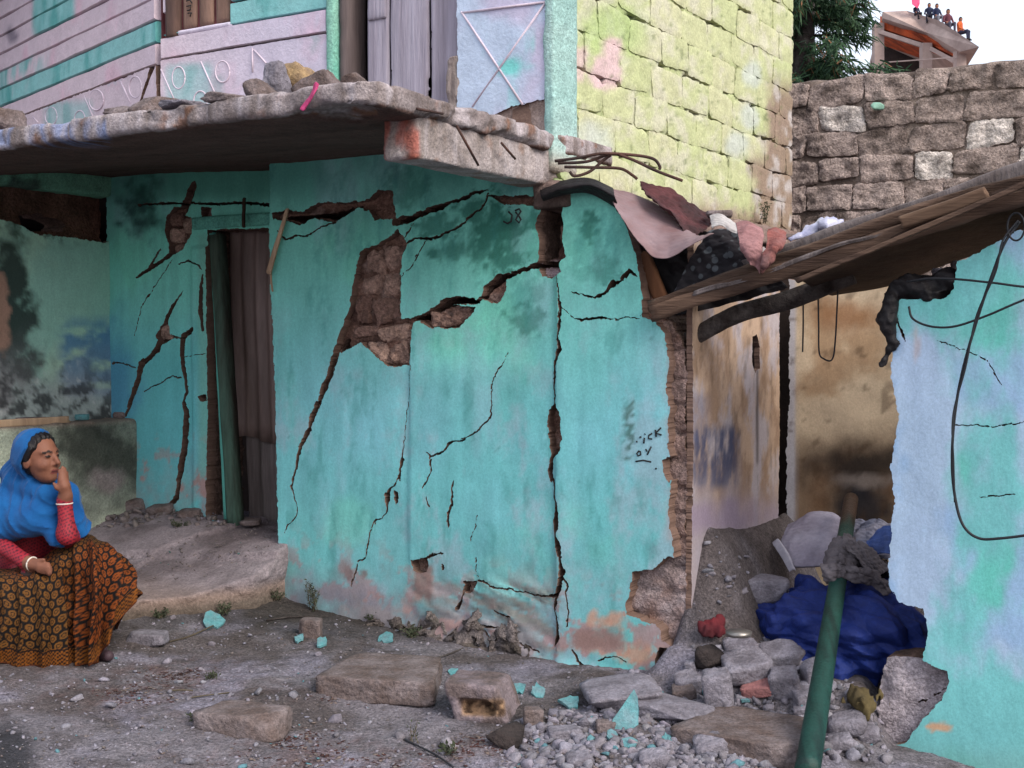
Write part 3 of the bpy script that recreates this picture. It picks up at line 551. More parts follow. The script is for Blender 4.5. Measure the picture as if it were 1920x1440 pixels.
# plinth
up1 = ux(262, 790) - TR
def plc(u, v, px, py, P, d):
    c = mixc(np.tile(lin(196, 204, 184), (len(u), 1)), lin(158, 166, 152), sm(-.2, .3, fbm(u * 4, v * 4, 3, 4)))
    k = blob(px, py, 190, 860, 80, 70, .6, 1.0, .025, 3); c = mixc(c, lin(40, 42, 40), k * .85); c = mixc(c, lin(150, 140, 138), blob(px, py, 200, 900, 30, 20, .5, .8, .04, 8))
    return mixc(c, lin(150, 130, 118), sm(.96, 1.0, v))
boxw('plinth', RET, -R - .02, 1.6, .25, RET.uv(150, 792, up1)[1], 0.0, up1, M['concattr'], house, plc, res=.022, amp=.014, nf=9, r=.03)
# ------------------------------------------------------------------ terrain height
def G(X, Y):
    X = np.asarray(X, float); Y = np.asarray(Y, float); rx, ry = X - P0[0], Y - P0[1]
    t = rx * T[0] + ry * T[1]; n = rx * N[0] + ry * N[1]
    tt = np.clip(t, -3, 4.5); z = -.075 * tt + .07 * (1 - sm(-.5, .4, t)) * (1 - sm(.4, 1.6, n))
    z = z + .09 * np.exp(-((t - 2.55) / .65) ** 2 - ((n - .30) / .55) ** 2)                     # rubble below the opening
    z = z + .05 * np.exp(-((t - 3.2) / .9) ** 2 - ((n - .9) / .5) ** 2)
    room = sm(2.35, 2.5, t) * (1 - sm(.1, .35, n)) * (1 - sm(3.3, 3.5, t) * sm(-.5, -.3, n)); z = z + room * (.18 + .54 * sm(-.10, .24, -n) * (1 - .92 * sm(.0, .34, t - 2.5)) + .2 * sm(.6, 1.25, -n) * sm(.2, .5, t - 2.5) + .05 * fbm(X * 3, Y * 3, 2, 3))
    z = z + .035 * fbm(X * 1.3, Y * 1.3, 0, 3) + .012 * fbm(X * 6, Y * 6, 3, 4)
    return z
def gp(px, py, lift=0.0):                # where a pixel's ray meets the ground
    r = ray(px, py); k = np.linspace(3, 11, 1600); p = CAM + k[:, None] * r; b = np.nonzero(p[:, 2] <= G(p[:, 0], p[:, 1]) + lift)[0]
    return p[b[0]] if len(b) else p[-1]
def gpv(px, py):
    u = (px - CX) / FPX; v = (CY - py) / FPX; r = np.stack([u, cP + v * sP, -sP + v * cP], -1); k = CAMZ / -r[:, 2]
    for _ in range(14):
        p = CAM + k[:, None] * r; k = .4 * k + .6 * (CAMZ - G(p[:, 0], p[:, 1])) / -r[:, 2]
    p = CAM + k[:, None] * r; p[:, 2] = G(p[:, 0], p[:, 1]); return p
# door ledge: a worn concrete apron, sloping from the door to a broken front edge
led = [gp(*q) for q in ()]
fe = [(-60, 1150, .16), (130, 1135, .16), (262, 1112, .17), (367, 1100, .18), (480, 1083, .19), (519, 1063, .22)]
FE = [(CAM + ray(a, b) * ((CAMZ - z) / -ray(a, b)[2])) for a, b, z in fe]
FEtn = [((p - P0) @ T, (p - P0) @ N) for p in FE]
lpoly = [(-3.2, -R - .1)] + [(-3.2, FEtn[0][1])] + FEtn + [(.03, .0), (.02, -R - .1)]
def ledge_f(X, Y, Zz):
    d2 = poly_sd(X.ravel() + .035 * fbm(X.ravel() * 6, Y.ravel() * 6, Zz.ravel() * 9, 4, .6), Y.ravel() + .08 * fbm(X.ravel() * 6, Y.ravel() * 6, 5 + Zz.ravel() * 9, 4, .6), lpoly, 9).reshape(X.shape)
    top = .41 - .22 * sm(-.35, .75, Y) * 1.0 + .02 * fbm(X * 2, Y * 2, 1, 3) - .035 * sm(.10, .13, Y + .25 * X + .08 * fbm(X * 3, Y * 3, 2, 4)) - .02 * sm(-.62, -.60, X + .4 * Y + .08 * fbm(X * 4, Y * 4, 6, 4)) + .004 * fbm(X * 12, Y * 12, 1, 3)
    top = np.minimum(top, .43); f = np.maximum(np.maximum(d2 + .07 * np.maximum(0, top - Zz - .06), Zz - top), -.05 - Zz)
    cr = np.abs(Y + .15 - .12 * X + .05 * fbm(X * 3, Y * 3, 2, 3)) ; f = np.maximum(f, (Zz - top + .012 * (1 - sm(0, .012, cr))))
    return f + .004 * fbm(X * 20, Y * 20, Zz * 20, 2)
Vl, Fl = surfnet(ledge_f, (-3.3, -R - .15, -.1), (.45, 1.35, .48), (.016, .016, .014))
Pl = P0 + Vl[:, :1] * T + Vl[:, 1:2] * N + Vl[:, 2:3] * UP
lc = np.tile(lin(150, 138, 142), (len(Pl), 1)); nn_ = fbm(Pl[:, 0] * 3, Pl[:, 1] * 3, Pl[:, 2] * 3, 5); lc = mixc(lc, lin(118, 106, 108), sm(-.1, .4, nn_)); lc = mixc(lc, lin(150, 125, 108), (1 - sm(.1, .18, Vl[:, 2])) * .7); lc = mixc(lc, lin(62, 62, 52), (1 - sm(.05, .12, Vl[:, 2])) * .6)
ledge = mesh('door_ledge', Pl, Fl[:, ::-1], M['concattr'], None, True, lc); setp(ledge, 'worn grey concrete door step with crumbled brown front edge', 'step')
# ------------------------------------------------------------------ wooden and tin door, posts
M['wood_g'] = mk('weathered_wood', lin(128, 118, 116), lin(88, 78, 76), sc=9, var=.4, bump=.6, bs=60, streak=(1, 1, .07), rough=.9)
M['wood_b'] = mk('brown_wood', lin(104, 82, 68), lin(66, 50, 42), sc=9, var=.4, bump=.6, bs=60, streak=(.08, .12, 1), rough=.85)
M['wood_dark'] = mk('dark_wood', lin(70, 52, 42), lin(40, 30, 26), sc=9, var=.4, bump=.6, bs=60, streak=(.1, .1, 1), rough=.85)
M['tin'] = mk('rusty_tin', lin(136, 116, 110), lin(100, 82, 76), sc=5, var=.3, bump=.3, bs=50, streak=(1, 1, .15), rough=.6, spec=.4)
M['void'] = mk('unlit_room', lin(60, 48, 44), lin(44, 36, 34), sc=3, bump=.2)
def corrug(name, x0, x1, ytop, ybot, n, parent, waves, amp, m, lean=0.0):
    nu_, nv_ = waves * 8 + 1, 14; u0, u1 = ux(x0), ux(x1); vt = LW.uv(x0, ytop, n)[1]; vb = LW.uv(x0, ybot, n)[1]
    Gd = np.zeros((nv_, nu_, 3))
    for j in range(nv_):
        for i in range(nu_):
            s = i / (nu_ - 1); q = j / (nv_ - 1); u = u0 + (u1 - u0) * s + lean * (1 - q) + .012 * math.sin(q * 5 + s * 2); v = vb + (vt - vb) * q + (.02 * math.sin(s * 9) if j == 0 else 0)
            Gd[j, i] = LW.w(u, v, n + amp * math.sin(2 * math.pi * waves * s) + .012 * math.sin(3 * q + s))
    return sheet(name, Gd, .003, m, parent)
door = thing('door', 'battered ground floor door of corrugated sheets behind leaning posts', 'door', tn(-.4, -R, .4))
corrug('corrugated_sheet', 402, 545, 415, 820, -.16, door, 6, .012, M['tin'], .01); corrug('lower_sheet', 425, 560, 800, 990, -.19, door, 5, .014, M['wood_g'])
def plank(name, a, b, wdt, th, m, parent=None, up=UP, seed=0, segs=24, wob=.004, taper=0.0, rough=.002):
    a = np.asarray(a, float); b = np.asarray(b, float); d = b - a; L = np.linalg.norm(d); d /= L; s = np.cross(d, up); s /= np.linalg.norm(s); q = np.cross(s, d)
    V = []; F = []; prof = [(-1, -1), (-.55, -1.04), (0, -1), (.55, -1.03), (1, -1), (1.03, 0), (1, 1), (.5, 1.03), (0, 1), (-.5, 1.04), (-1, 1), (-1.03, 0)]; K = len(prof)
    for i in range(segs + 1):
        f = i / segs; c = a + d * L * f + s * wob * float(fbm(f * 3 + seed, seed, 0, 2)) + q * wob * float(fbm(f * 3 + seed, seed + 4, 0, 2))
        for k, (x, y) in enumerate(prof):
            r = rough * float(fbm(f * L * 9 + seed, k * 1.7, seed, 3)); wd = wdt / 2 * (1 - taper * f)
            e = 0 if 0 < i < segs else (1 if i else -1) * .012 * float(fbm(k * .9 + seed, x * 2, seed + 3, 2))
            V.append(c + q * (x * wd + r) + s * (y * th / 2 + r) + d * e)
    for i in range(segs):
        for k in range(K): F.append((i * K + k, i * K + (k + 1) % K, (i + 1) * K + (k + 1) % K, (i + 1) * K + k))
    F.append(tuple(range(K - 1, -1, -1))); F.append(tuple(range(segs * K, segs * K + K)))
    o = mesh(name, V, F, m, parent, True); sm_ = np.ones(len(F), bool); sm_[-2:] = False; o.data.polygons.foreach_set('use_smooth', sm_); return o
M['post'] = mk('peeling_green_post', lin(70, 96, 84), lin(58, 52, 46), sc=7, var=.5, bump=.7, bs=50, streak=(1, 1, .12), rough=.9)
pa = LW.p(408, 440, .0); pb = LW.p(442, 985, .10); plank('door_post', pb, pa, .075, .075, M['post'], door, up=T, seed=3)
pa = LW.p(402, 436, .0); pb = LW.p(429, 975, .06); M['frame'] = mk('teal_frame', lin(96, 172, 158), lin(84, 150, 140), sc=5, var=.2, bump=.3, streak=(1, 1, .2)); plank('door_frame', pb, pa, .035, .05, M['frame'], door, up=T, seed=5)
M['teal'] = M['frame']
boxw('door_lintel', LW, ux(372), ux(545), LW.uv(450, 427)[1], LW.uv(450, 402)[1], .03, .055, M['concattr'], house, lambda u, v, px, py, P, d: teal_base(u, v, px, py, .2) * .95, res=.014, amp=.004)
plank('window_bar', LW.p(457, 425, .09), LW.p(457, 372, .09), .018, .012, M['wood_dark'], house, up=T)
spl = thing('wood_splinter', 'pale split wooden lath hanging beside the doorway', 'lath', LW.p(520, 450, .12)); M['lath'] = mk('pale_lath', lin(188, 160, 132), lin(150, 122, 100), sc=8, streak=(1, 1, .1))
plank('lath', FAC.p(504, 512, .07), FAC.p(538, 392, .06), .034, .012, M['lath'], spl, up=T, taper=.5); plank('lath', FAC.p(511, 545, .06), FAC.p(506, 500, .06), .008, .008, M['lath'], spl, up=T)
# ------------------------------------------------------------------ balcony slab and beam
def slab_lift(X, Y): return sm(1.55, .7, X) * (.07 * sm(1.35, 0., Y) + .07 * sm(.3, -1.6, X) * sm(1.0, -.2, Y))
def slab_f(X, Y, Zz):
    Zz = Zz - slab_lift(X, Y)
    ed = np.minimum(1.52 - Y, TC + .02 - X); ch = sm(.12, 0, ed)
    f = sd_box(X + 1.6, Y - .46, Zz - 2.4925, 3.4, 1.06, .0525, .008)
    f = f + .006 * fbm(X * 18, Y * 18, Zz * 18, 4, .6) + ch * (.045 * np.maximum(0, fbm(X * 8, Y * 8, Zz * 12, 4, .65)) + .012 * fbm(X * 2.2, Y * 2.2, 3, 2))
    b1 = sd_ell(X, Y, Zz, (1.55, 1.42, 2.415), (.20, .22, .06)); b2 = sd_ell(X, Y, Zz, (1.80, 1.0, 2.43), (.06, .25, .04)); b3 = sd_ell(X, Y, Zz, (1.80, .45, 2.44), (.05, .30, .035))
    b4 = sd_ell(X, Y, Zz, (1.84, 1.56, 2.50), (.14, .10, .2)); nz = .02 * fbm(X * 14, Y * 14, Zz * 14, 3)
    return np.maximum(f, -np.minimum(np.minimum(b1, b2), np.minimum(b3, b4)) + nz)
Vs, Fs = surfnet(slab_f, (-3.6, -.65, 2.40), (1.86, 1.6, 2.74), (.022, .022, .014))
def tnw(V): return P0 + V[:, :1] * T + V[:, 1:2] * N + V[:, 2:3] * UP
def conc_col(V, P):
    n1 = fbm(P[:, 0] * 4, P[:, 1] * 4, P[:, 2] * 9, 5); c = mixc(np.tile(lin(172, 160, 160), (len(P), 1)), lin(128, 116, 114), sm(-.1, .4, n1))
    st = fbm((V[:, 0] + V[:, 1]) * 26, V[:, 2] * 2, 3, 3); c = mixc(c, lin(205, 195, 200), sm(.15, .5, st) * .5); c = mixc(c, lin(100, 86, 78), sm(.1, .5, -st) * .6)
    return mixc(c, lin(130, 85, 55), sm(.3, .5, fbm(P[:, 0] * 11, P[:, 1] * 11, P[:, 2] * 11, 4)) * .7)
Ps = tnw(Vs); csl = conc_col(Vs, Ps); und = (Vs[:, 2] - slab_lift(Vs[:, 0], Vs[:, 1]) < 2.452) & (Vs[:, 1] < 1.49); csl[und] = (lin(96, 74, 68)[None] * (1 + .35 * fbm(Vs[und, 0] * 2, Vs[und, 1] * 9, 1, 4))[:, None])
px_, py_ = proj(Ps); bl_ = rb(px_, py_, -50, 205, 225, 275, 8) * sm(-.1, .3, fbm(Vs[:, 0] * 30, Vs[:, 2] * 3, 2, 3)); csl = mixc(csl, lin(120, 150, 205), bl_ * .55)
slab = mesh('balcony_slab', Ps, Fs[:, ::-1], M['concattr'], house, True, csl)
def bm_f(X, Y, Zz): return sd_box(X - 1.672, Y - .53, Zz - 2.37, .088, .63, .095, .01) + .006 * fbm(X * 14, Y * 14, Zz * 14, 4) + .02 * np.maximum(0, fbm(X * 6, Y * 6, Zz * 6 + 4, 3) - .25)
Vb, Fb = surfnet(bm_f, (1.54, -.15, 2.24), (1.80, 1.21, 2.50), .014); Pb = tnw(Vb); cb = conc_col(Vb, Pb); cb = mixc(cb, lin(190, 178, 172), np.full(len(cb), .35)); rd = sm(1.12, 1.15, Vb[:, 1]); cb = mixc(cb, lin(178, 88, 70), rd * sm(-.35, .1, fbm(Pb[:, 0] * 20, Pb[:, 1] * 9, Pb[:, 2] * 9, 3)) * .75)
mesh('balcony_beam', Pb, Fb[:, ::-1], M['concattr'], house, True, cb)
# ------------------------------------------------------------------ upper storey
M['band'] = mk('pink_boards', attr=True, var=.16, bump=.3, bs=45, rough=.8)
PINK = lin(200, 182, 190); PLAV = lin(192, 186, 204)
def up_col(u, v, px, py, P, d, row=None):
    c = mixc(np.tile(PINK, (len(px), 1)), PLAV, sm(200, 560, px) * .8); n = fbm(P[:, 0] * 5, P[:, 1] * 5, P[:, 2] * 5, 5, .6)
    c = mixc(c, lin(210, 150, 172), sm(.1, .5, n) * .35)
    tl = np.zeros(len(px))
    if row is not None:
        if row == 1: tl = sm(-.5, -.05, n + .25)
        if row == 2: tl = (1 - sm(60, 100, px)) * .8 * sm(-.2, .1, n)
        if row in (4, 5, 6): tl = rb(px, py, 62, 140 if row == 4 else 205, -400, 65, 6)
        if row >= 3: tl = np.maximum(tl, sm(430, 440, px) * .8)
        if row == 2: tl = np.maximum(tl, sm(430, 440, px) * .9)
    else:
        tl = np.maximum.reduce([rb(px, py, 312, 398, 120, 200, 10) * .6, rb(px, py, 85, 170, 190, 240, 10) * .6, sm(.25, .5, n) * .3])
    c = mixc(c, lin(104, 184, 180), tl * .8); c = mixc(c, lin(60, 145, 140), tl * sm(.0, .4, fbm(P[:, 0] * 7, P[:, 1] * 7, P[:, 2] * 3 + 8, 4)) * .7)
    c = mixc(c, lin(96, 88, 104), blob(px, py, 22, 65, 12, 12, .5, .5, .1) * .8)
    return c
ZB = FAC.uv(450, 90)[1]; RH = .1355
uL, uPost = BEND + .012, FAC.uv(617, 60)[0]
wu0, wu1, wz = FAC.uv(330, 40)[0], FAC.uv(437, 40)[0], FAC.uv(385, 52)[1]
def band(fr, u0, u1, z0, z1, row, seed):
    nu_ = max(4, int((u1 - u0) / .03)); us_ = np.linspace(u0, u1, nu_); vs_ = [z0, z0 + .006, z0 + (z1 - z0) * .5, z1 - .006, z1]
    V = []; F = []; off = .004 * np.random.RandomState(seed).randn()
    for i, u in enumerate(us_):
        jz = .005 * float(fbm(u * 3, seed, 0, 3)); jn = .005 * float(fbm(u * 4, seed + 9, 0, 3))
        for k, v in enumerate(vs_): V.append(fr.w(u, v + jz, off + jn + (.022 if k in (1, 2, 3) else .006)))
        V.append(fr.w(u, z1, -.06)); V.append(fr.w(u, z0, -.06))
    K = 7
    for i in range(nu_ - 1):
        for k in range(K): F.append((i * K + k, (i + 1) * K + k, (i + 1) * K + (k + 1) % K, i * K + (k + 1) % K))
    F.append(tuple(range(K))); F.append(tuple((nu_ - 1) * K + k for k in range(K - 1, -1, -1)))
    V = np.array(V); px, py = proj(V)
    mesh('plank', V, F, M['band'], upper, False, up_col(0, 0, px, py, V, 0, row))
M['groove'] = mk('dark_groove', lin(120, 66, 70), lin(90, 50, 52), bump=.2)
upper = mesh('upper_wall', np.concatenate([FAC.w(np.array([uL, uPost, uPost, uL]), np.array([2.6, 2.6, 4.9, 4.9]), -.02), FAC.w(np.array([uL, uPost, uPost, uL]), np.array([2.6, 2.6, 4.9, 4.9]), -.2), UPL.w(np.array([-5.4, -.03, -.03, -5.4]), np.array([2.6, 2.6, 4.9, 4.9]), -.02), UPL.w(np.array([-5.4, -.03, -.03, -5.4]), np.array([2.6, 2.6, 4.9, 4.9]), -.2)]),
             [tuple(b + q for q in f) for b in (0, 8) for f in ((0, 1, 2, 3), (7, 6, 5, 4), (0, 4, 5, 1), (1, 5, 6, 2), (2, 6, 7, 3), (3, 7, 4, 0))], M['groove'], house, False)
for r_ in range(0, 9):
    z0 = ZB + r_ * RH + .004; z1 = z0 + RH - .009
    if z1 < wz: band(FAC, uL + .01, uPost, z0, z1, r_, r_)
    else:
        band(FAC, wu1, uPost, z0, z1, r_, r_ + 30)
        if z0 < wz: band(FAC, uL + .03, wu1 - .002, z0, wz - .005, r_, r_ + 60)
        else: band(FAC, uL + .03, wu0, z0, z1, r_, r_ + 90)
    band(UPL, -5.2, -.045, z0 - .02, z1 - .02, r_, r_ + 120)
# decorated dado below the bands
dz = ZB - .004
plaster('dado', FAC, [(uL, 2.6), (uPost, 2.6), (uPost, dz), (uL + .0, dz)], [], [], M['band'], upper, lambda u, v, px, py, P, d: up_col(u, v, px, py, P, d), n0=0, thick=.03, cs=.03, sub=3, warp=.002, depthf=lambda u, v: .02 + .006 * fbm(u * 4, v * 4, 3, 3))
plaster('dado', UPL, [(-5.2, 2.60), (-.04, 2.60), (-.03, 2.9), (-.045, dz - .02), (-5.2, dz - .02)], crack(UPL, [(296, 110, 16), (284, 150, 10), (270, 190, 6)], 0), [], M['band'], upper, lambda u, v, px, py, P, d: up_col(u, v, px, py, P, d), n0=0, thick=.03, cs=.03, sub=6, warp=.006, depthf=lambda u, v: .02 + .006 * fbm(u * 4, v * 4, 7, 3))
z3 = lambda *pts: [(a / 3, b / 3) for a, b in pts]
M['mould'] = mk('pale_moulding', lin(206, 192, 202), lin(196, 180, 194), bump=.2)
def moulding(fr, pts, r=.007):
    n_ = max(2, len(pts)); P = [fr.p(a, b, .020) for a, b in pts]; V, F = tubes([(P, r * .75)], 6); mesh('moulding', V, F, M['mould'], upper)
for fr, q in ((FAC, z3((905, 390), (1000, 600))), (FAC, z3((1130, 345), (1230, 570))), (FAC, z3((1420, 272), (1420, 405))), (FAC, z3((1428, 280), (1530, 392))), (UPL, z3((680, 460), (735, 580))), (UPL, z3((475, 540), (525, 660))), (UPL, z3((185, 655), (215, 690)))): moulding(fr, q)
for fr, cx, cy, rx, ry in ((FAC, 1005, 437, 36, 62), (FAC, 1252, 403, 40, 60), (UPL, 762, 490, 36, 60), (UPL, 542, 562, 40, 58), (FAC, 1128, 570, 38, 58), (UPL, 288, 652, 34, 50), (UPL, 450, 672, 30, 50)):
    moulding(fr, [((cx + rx * math.cos(k * math.pi / 14)) / 3, (cy + ry * math.sin(k * math.pi / 14)) / 3) for k in range(29)], .006)
# window with brown shutter
win = link('window', bpy.data.meshes.new('window'), upper)
M['shutter'] = mk('brown_shutter', lin(140, 112, 98), lin(104, 80, 70), sc=6, var=.3, bump=.4, streak=(1, 1, .15))
ww = (wu1 - wu0)
for k in range(3): boxw('shutter_board', FAC, wu0 + .045 + k * (ww - .06) / 3 + .002, wu0 + .045 + (k + 1) * (ww - .06) / 3 - .002, wz + .01, 4.9, -.03, .005, M['shutter'], win, res=.03, amp=.002)
boxw('frame', FAC, wu0 - .06, wu0 + .03, wz - .03, 4.9, -.10, .035, mk('weathered_frame', lin(96, 74, 66), lin(60, 48, 46), streak=(1, 1, .2)), win, res=.025, amp=.005)
boxw('sill', FAC, wu0 + .03, wu1 + .01, wz - .025, wz + .006, -.03, .03, M['band'], win, lambda u, v, px, py, P, d: np.tile(lin(200, 190, 205), (len(u), 1)), res=.02, amp=.003)
M['ink'] = mk('black_ink', lin(34, 36, 38), lin(46, 48, 50), bump=0, var=.1)
mesh('ink_mark', np.concatenate([tubes([([FAC.p(*q, .012) for q in s], .004)], 5)[0] for s in ([(349, 2), (356, 0), (360, 6)],)]), tubes([([FAC.p(*q, .012) for q in [(349, 2), (356, 0), (360, 6)]], .004)], 5)[1], M['ink'], win)
for s in ([(350, 12), (358, 10), (357, 18), (351, 20)], [(352, 25), (359, 24), (356, 31)]):
    V, F = tubes([([FAC.p(*q, .010) for q in s], .004)], 5); mesh('ink_mark', V, F, M['ink'], win)
# corner post at the balcony door, upper plank door, panel with crossed mouldings
boxw('door_jamb', FAC, FAC.uv(619, 60)[0], FAC.uv(637, 60)[0], 2.58, 4.9, -.10, .045, M['concattr'], upper, lambda u, v, px, py, P, d: mixc(np.tile(lin(150, 205, 185), (len(u), 1)), lin(120, 190, 170), sm(-.1, .3, fbm(u * 9, v * 3, 1, 4))), res=.025, amp=.004)
boxw('inner_jamb', FAC, FAC.uv(637, 60)[0] + .003, FAC.uv(657, 60)[0], 2.58, 4.9, -.16, .02, mk('jamb_wood', lin(110, 98, 96), lin(76, 66, 66), streak=(1, 1, .1)), upper, res=.025, amp=.004)
udoor = thing('balcony_door', 'grey upright plank door standing ajar above the balcony slab', 'door', FAC.w(FAC.uv(770, 150)[0], 2.56, .0))
M['greyplank'] = mk('grey_planks', lin(172, 166, 180), lin(138, 130, 142), sc=7, var=.3, bump=.5, bs=60, streak=(1, 1, .06), rough=.9)
for i, (x0, x1, y0) in enumerate(((682, 722, -50), (724, 795, -50), (798, 858, -50))):
    boxw('plank', FAC, FAC.uv(x0, 100)[0], FAC.uv(x1, 100)[0], 2.535, 4.85, -.06 - .006 * i, -.03 - .006 * i, M['greyplank'], udoor, res=.022, amp=.004, nf=5, seed=i * 5)
boxw('patch_board', FAC, FAC.uv(684, 20)[0], FAC.uv(721, 20)[0], FAC.uv(700, 36)[1], 4.8, -.03, -.012, M['greyplank'], udoor, res=.02, amp=.003, seed=9)
boxw('door_edge', FAC, FAC.uv(840, 150)[0], FAC.uv(866, 150)[0], 2.53, FAC.uv(850, 105)[1], -.03, .02, mk('rotten_wood', lin(176, 164, 158), lin(120, 108, 104), var=.5, bump=.9, streak=(1, 1, .25)), upper, res=.016, amp=.014, nf=20)
uXa, uXb = FAC.uv(861, 100)[0], TC - .05
plaster('panel', FAC, [(uXa, 2.56), (uXa + .02, 2.58), (uXb - .42, 2.62), (uXb - .2, 2.69), (uXb, 2.71), (uXb, 4.9), (uXa, 4.9)], [], [], M['band'], upper,
        lambda u, v, px, py, P, d: mixc(mixc(np.tile(lin(178, 192, 212), (len(u), 1)), lin(190, 184, 206), sm(-.2, .3, fbm(u * 4, v * 4, 2, 4))), lin(120, 200, 195), np.maximum(blob(px, py, 960, 125, 22, 16, .6, .8, .04), sm(.25, .6, fbm(u * 14, v * 3, 5, 4)) * .5)), n0=.0, thick=.03, cs=.02, sub=3, warp=.008, depthf=lambda u, v: .02 + .006 * fbm(u * 5, v * 5, 0, 3))
for a, b in (((865, 22), (980, 196)), ((1022, 6), (886, 200)), ((865, 24), (1028, 3))): moulding(FAC, [a, b], .008)
boxw('panel_base', FAC, uXa - .02, TC + .0, 2.43, 2.735, -.22, .005, M['concattr'], upper, lambda u, v, px, py, P, d: mixc(np.tile(lin(178, 158, 150), (len(u), 1)), lin(140, 120, 112), sm(-.2, .3, fbm(u * 7, v * 7, 2, 4))), res=.02, amp=.015, nf=8)
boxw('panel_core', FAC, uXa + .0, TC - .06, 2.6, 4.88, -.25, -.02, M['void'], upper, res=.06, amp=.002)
boxw('corner_strip', FAC, TC - .055, TC + .012, 2.34, 4.9, -.22, .035, M['concattr'], upper, lambda u, v, px, py, P, d: mixc(mixc(np.tile(lin(160, 200, 194), (len(u), 1)), lin(182, 212, 206), sm(-.2, .4, fbm(u * 20, v * 2, 1, 4))), lin(190, 165, 150), (1 - sm(2.34, 2.5, v)) * .8), res=.018, amp=.006, nf=18)
# ------------------------------------------------------------------ green painted block wall
M['gblock'] = mk('green_block', attr=True, var=.22, bump=.4, bs=50, rough=.92, speck=.12, sps=70)
def grn(u, v, px, py, P, seed, mortar=False):
    rs = np.random.RandomState(int(seed) + 1); k = rs.rand()
    c = np.tile((lin(212, 212, 170) * (1 - k) + lin(200, 208, 154) * k) * .72, (len(px), 1)); n = fbm(P[:, 1] * 7, P[:, 2] * 9, P[:, 0] * 7, 5, .6)
    c = mixc(c, lin(216, 212, 190) * .75, sm(-.1, .4, n) * .75); c = mixc(c, lin(170, 205, 120) * .7, sm(1090, 1040, px) * .5 + blob(px, py, 1150, 60, 60, 50, .5) * .5)
    pk = np.maximum.reduce([blob(px, py, 1138, 130, 27, 42, .25, .5, .05), blob(px, py, 1085, 120, 16, 40, .3, .6, .05, 3) * .8, blob(px, py, 1150, 95, 18, 28, .4, .6, .05, 7)])
    c = mixc(c, lin(228, 196, 200) * .75, np.clip(pk, 0, 1) * .9)
    wh = np.maximum.reduce([blob(px, py, 1110, 275, 40, 40, .5, .6, .03), blob(px, py, 1405, 220, 16, 25, .4, .4, .05), blob(px, py, 1380, 270, 22, 26, .4, .4, .05), blob(px, py, 1410, 140, 18, 25, .4, .4, .05)]); c = mixc(c, lin(206, 214, 205) * .75, np.clip(wh, 0, 1) * .8)
    br = np.clip(sm(1425, 1455, px - (py - 250) * .02 + 18 * n) * sm(120, 190, py) + sm(1395, 1420, px + 20 * n) * sm(270, 320, py) + .9 * sm(355, 400, py - (px - 1250) * .12 + 20 * n), 0, 1)
    c = mixc(c, mixc(np.tile(lin(150, 118, 100), (len(px), 1)), lin(200, 188, 184), sm(0, .35, fbm(P[:, 1] * 9, P[:, 2] * 9, 5, 4)))[0] * 0 + lin(158, 132, 118) * .7, br * .9)
    c = mixc(c, lin(205, 198, 196) * .75, np.clip(br * sm(.05, .35, fbm(P[:, 1] * 8, P[:, 2] * 8, 9, 4)), 0, 1) * .8)
    c = mixc(c, lin(90, 104, 66), sm(.35, .6, fbm(P[:, 1] * 26, P[:, 2] * 26, 2, 4, .65)) * .6)
    return c * (.72 if mortar else 1)
side = plaster('side_wall', SIDE, [(0., 2.25), (3.48, 2.25), (3.48, 4.9), (0., 4.9)], [], [], M['gblock'], house, lambda u, v, px, py, P, d: grn(u, v, px, py, P, 3) * np.where(d < -.012, .30, .92)[:, None], n0=-.002, thick=.22, cs=.02, sub=2, warp=0, depthf=lambda u, v: -.001 - .03 * sm(.0, .16, fbm(u * 8, v * 12, 4, 4, .6)))
rs_ = np.random.RandomState(5)
for r_ in range(11):
    z0 = 2.30 + r_ * .2; u = .03 - (.2 if r_ % 2 else .0) + .05 * rs_.rand()
    while u < 3.5:
        L = .40 * (.92 + .16 * rs_.rand()); a, b = max(u, .02), min(u + L, 3.5); u += L
        if b - a < .06: continue
        g = .002 + .005 * rs_.rand(); dz_ = .006 * rs_.randn()
        blockmesh('block', SIDE, a + g, b - g, z0 + g + dz_, z0 + .2 - g + dz_ - .004 * rs_.rand(), .001 + .007 * rs_.rand(), .06, M['gblock'], side, r_ * 40 + int(u * 10), grn, res=12, rnd=.05, amp=.005, pill=.03)
# unseen dark boxes added behind the facades to keep light out, and upper floor
def boxs(name, fr, u0, u1, v0, v1, n0, n1, m, parent):
    U_, V_, N_ = [np.array(q, float) for q in ([u0, u1, u1, u0] * 2, [v0, v0, v1, v1] * 2, [n0] * 4 + [n1] * 4)]
    o = mesh(name, fr.w(U_, V_, N_), [(0, 1, 2, 3), (7, 6, 5, 4), (0, 4, 5, 1), (1, 5, 6, 2), (2, 6, 7, 3), (3, 7, 4, 0)], m, parent, False); bm = bmesh.new(); bm.from_mesh(o.data); bmesh.ops.recalc_face_normals(bm, faces=bm.faces); bm.to_mesh(o.data); bm.free(); return o
for q in ((-5.5, TC - .3, -3.6, -3.45, -.3, 5), (TC - .45, TC - .25, -3.4, -.5, -.3, 2.4), (-5.5, TC - .02, -3.4, .1, 4.9, 5.05), (-5.5, -5.3, -3.4, .0, -.3, 5)): boxs('light_block', FAC, q[0], q[1], q[4], q[5], q[2], q[3], M['void'], house)
boxs('floor_slab', FAC, -5.4, TC - .03, 2.575, 2.635, -3.4, -.62, M['void'], house)
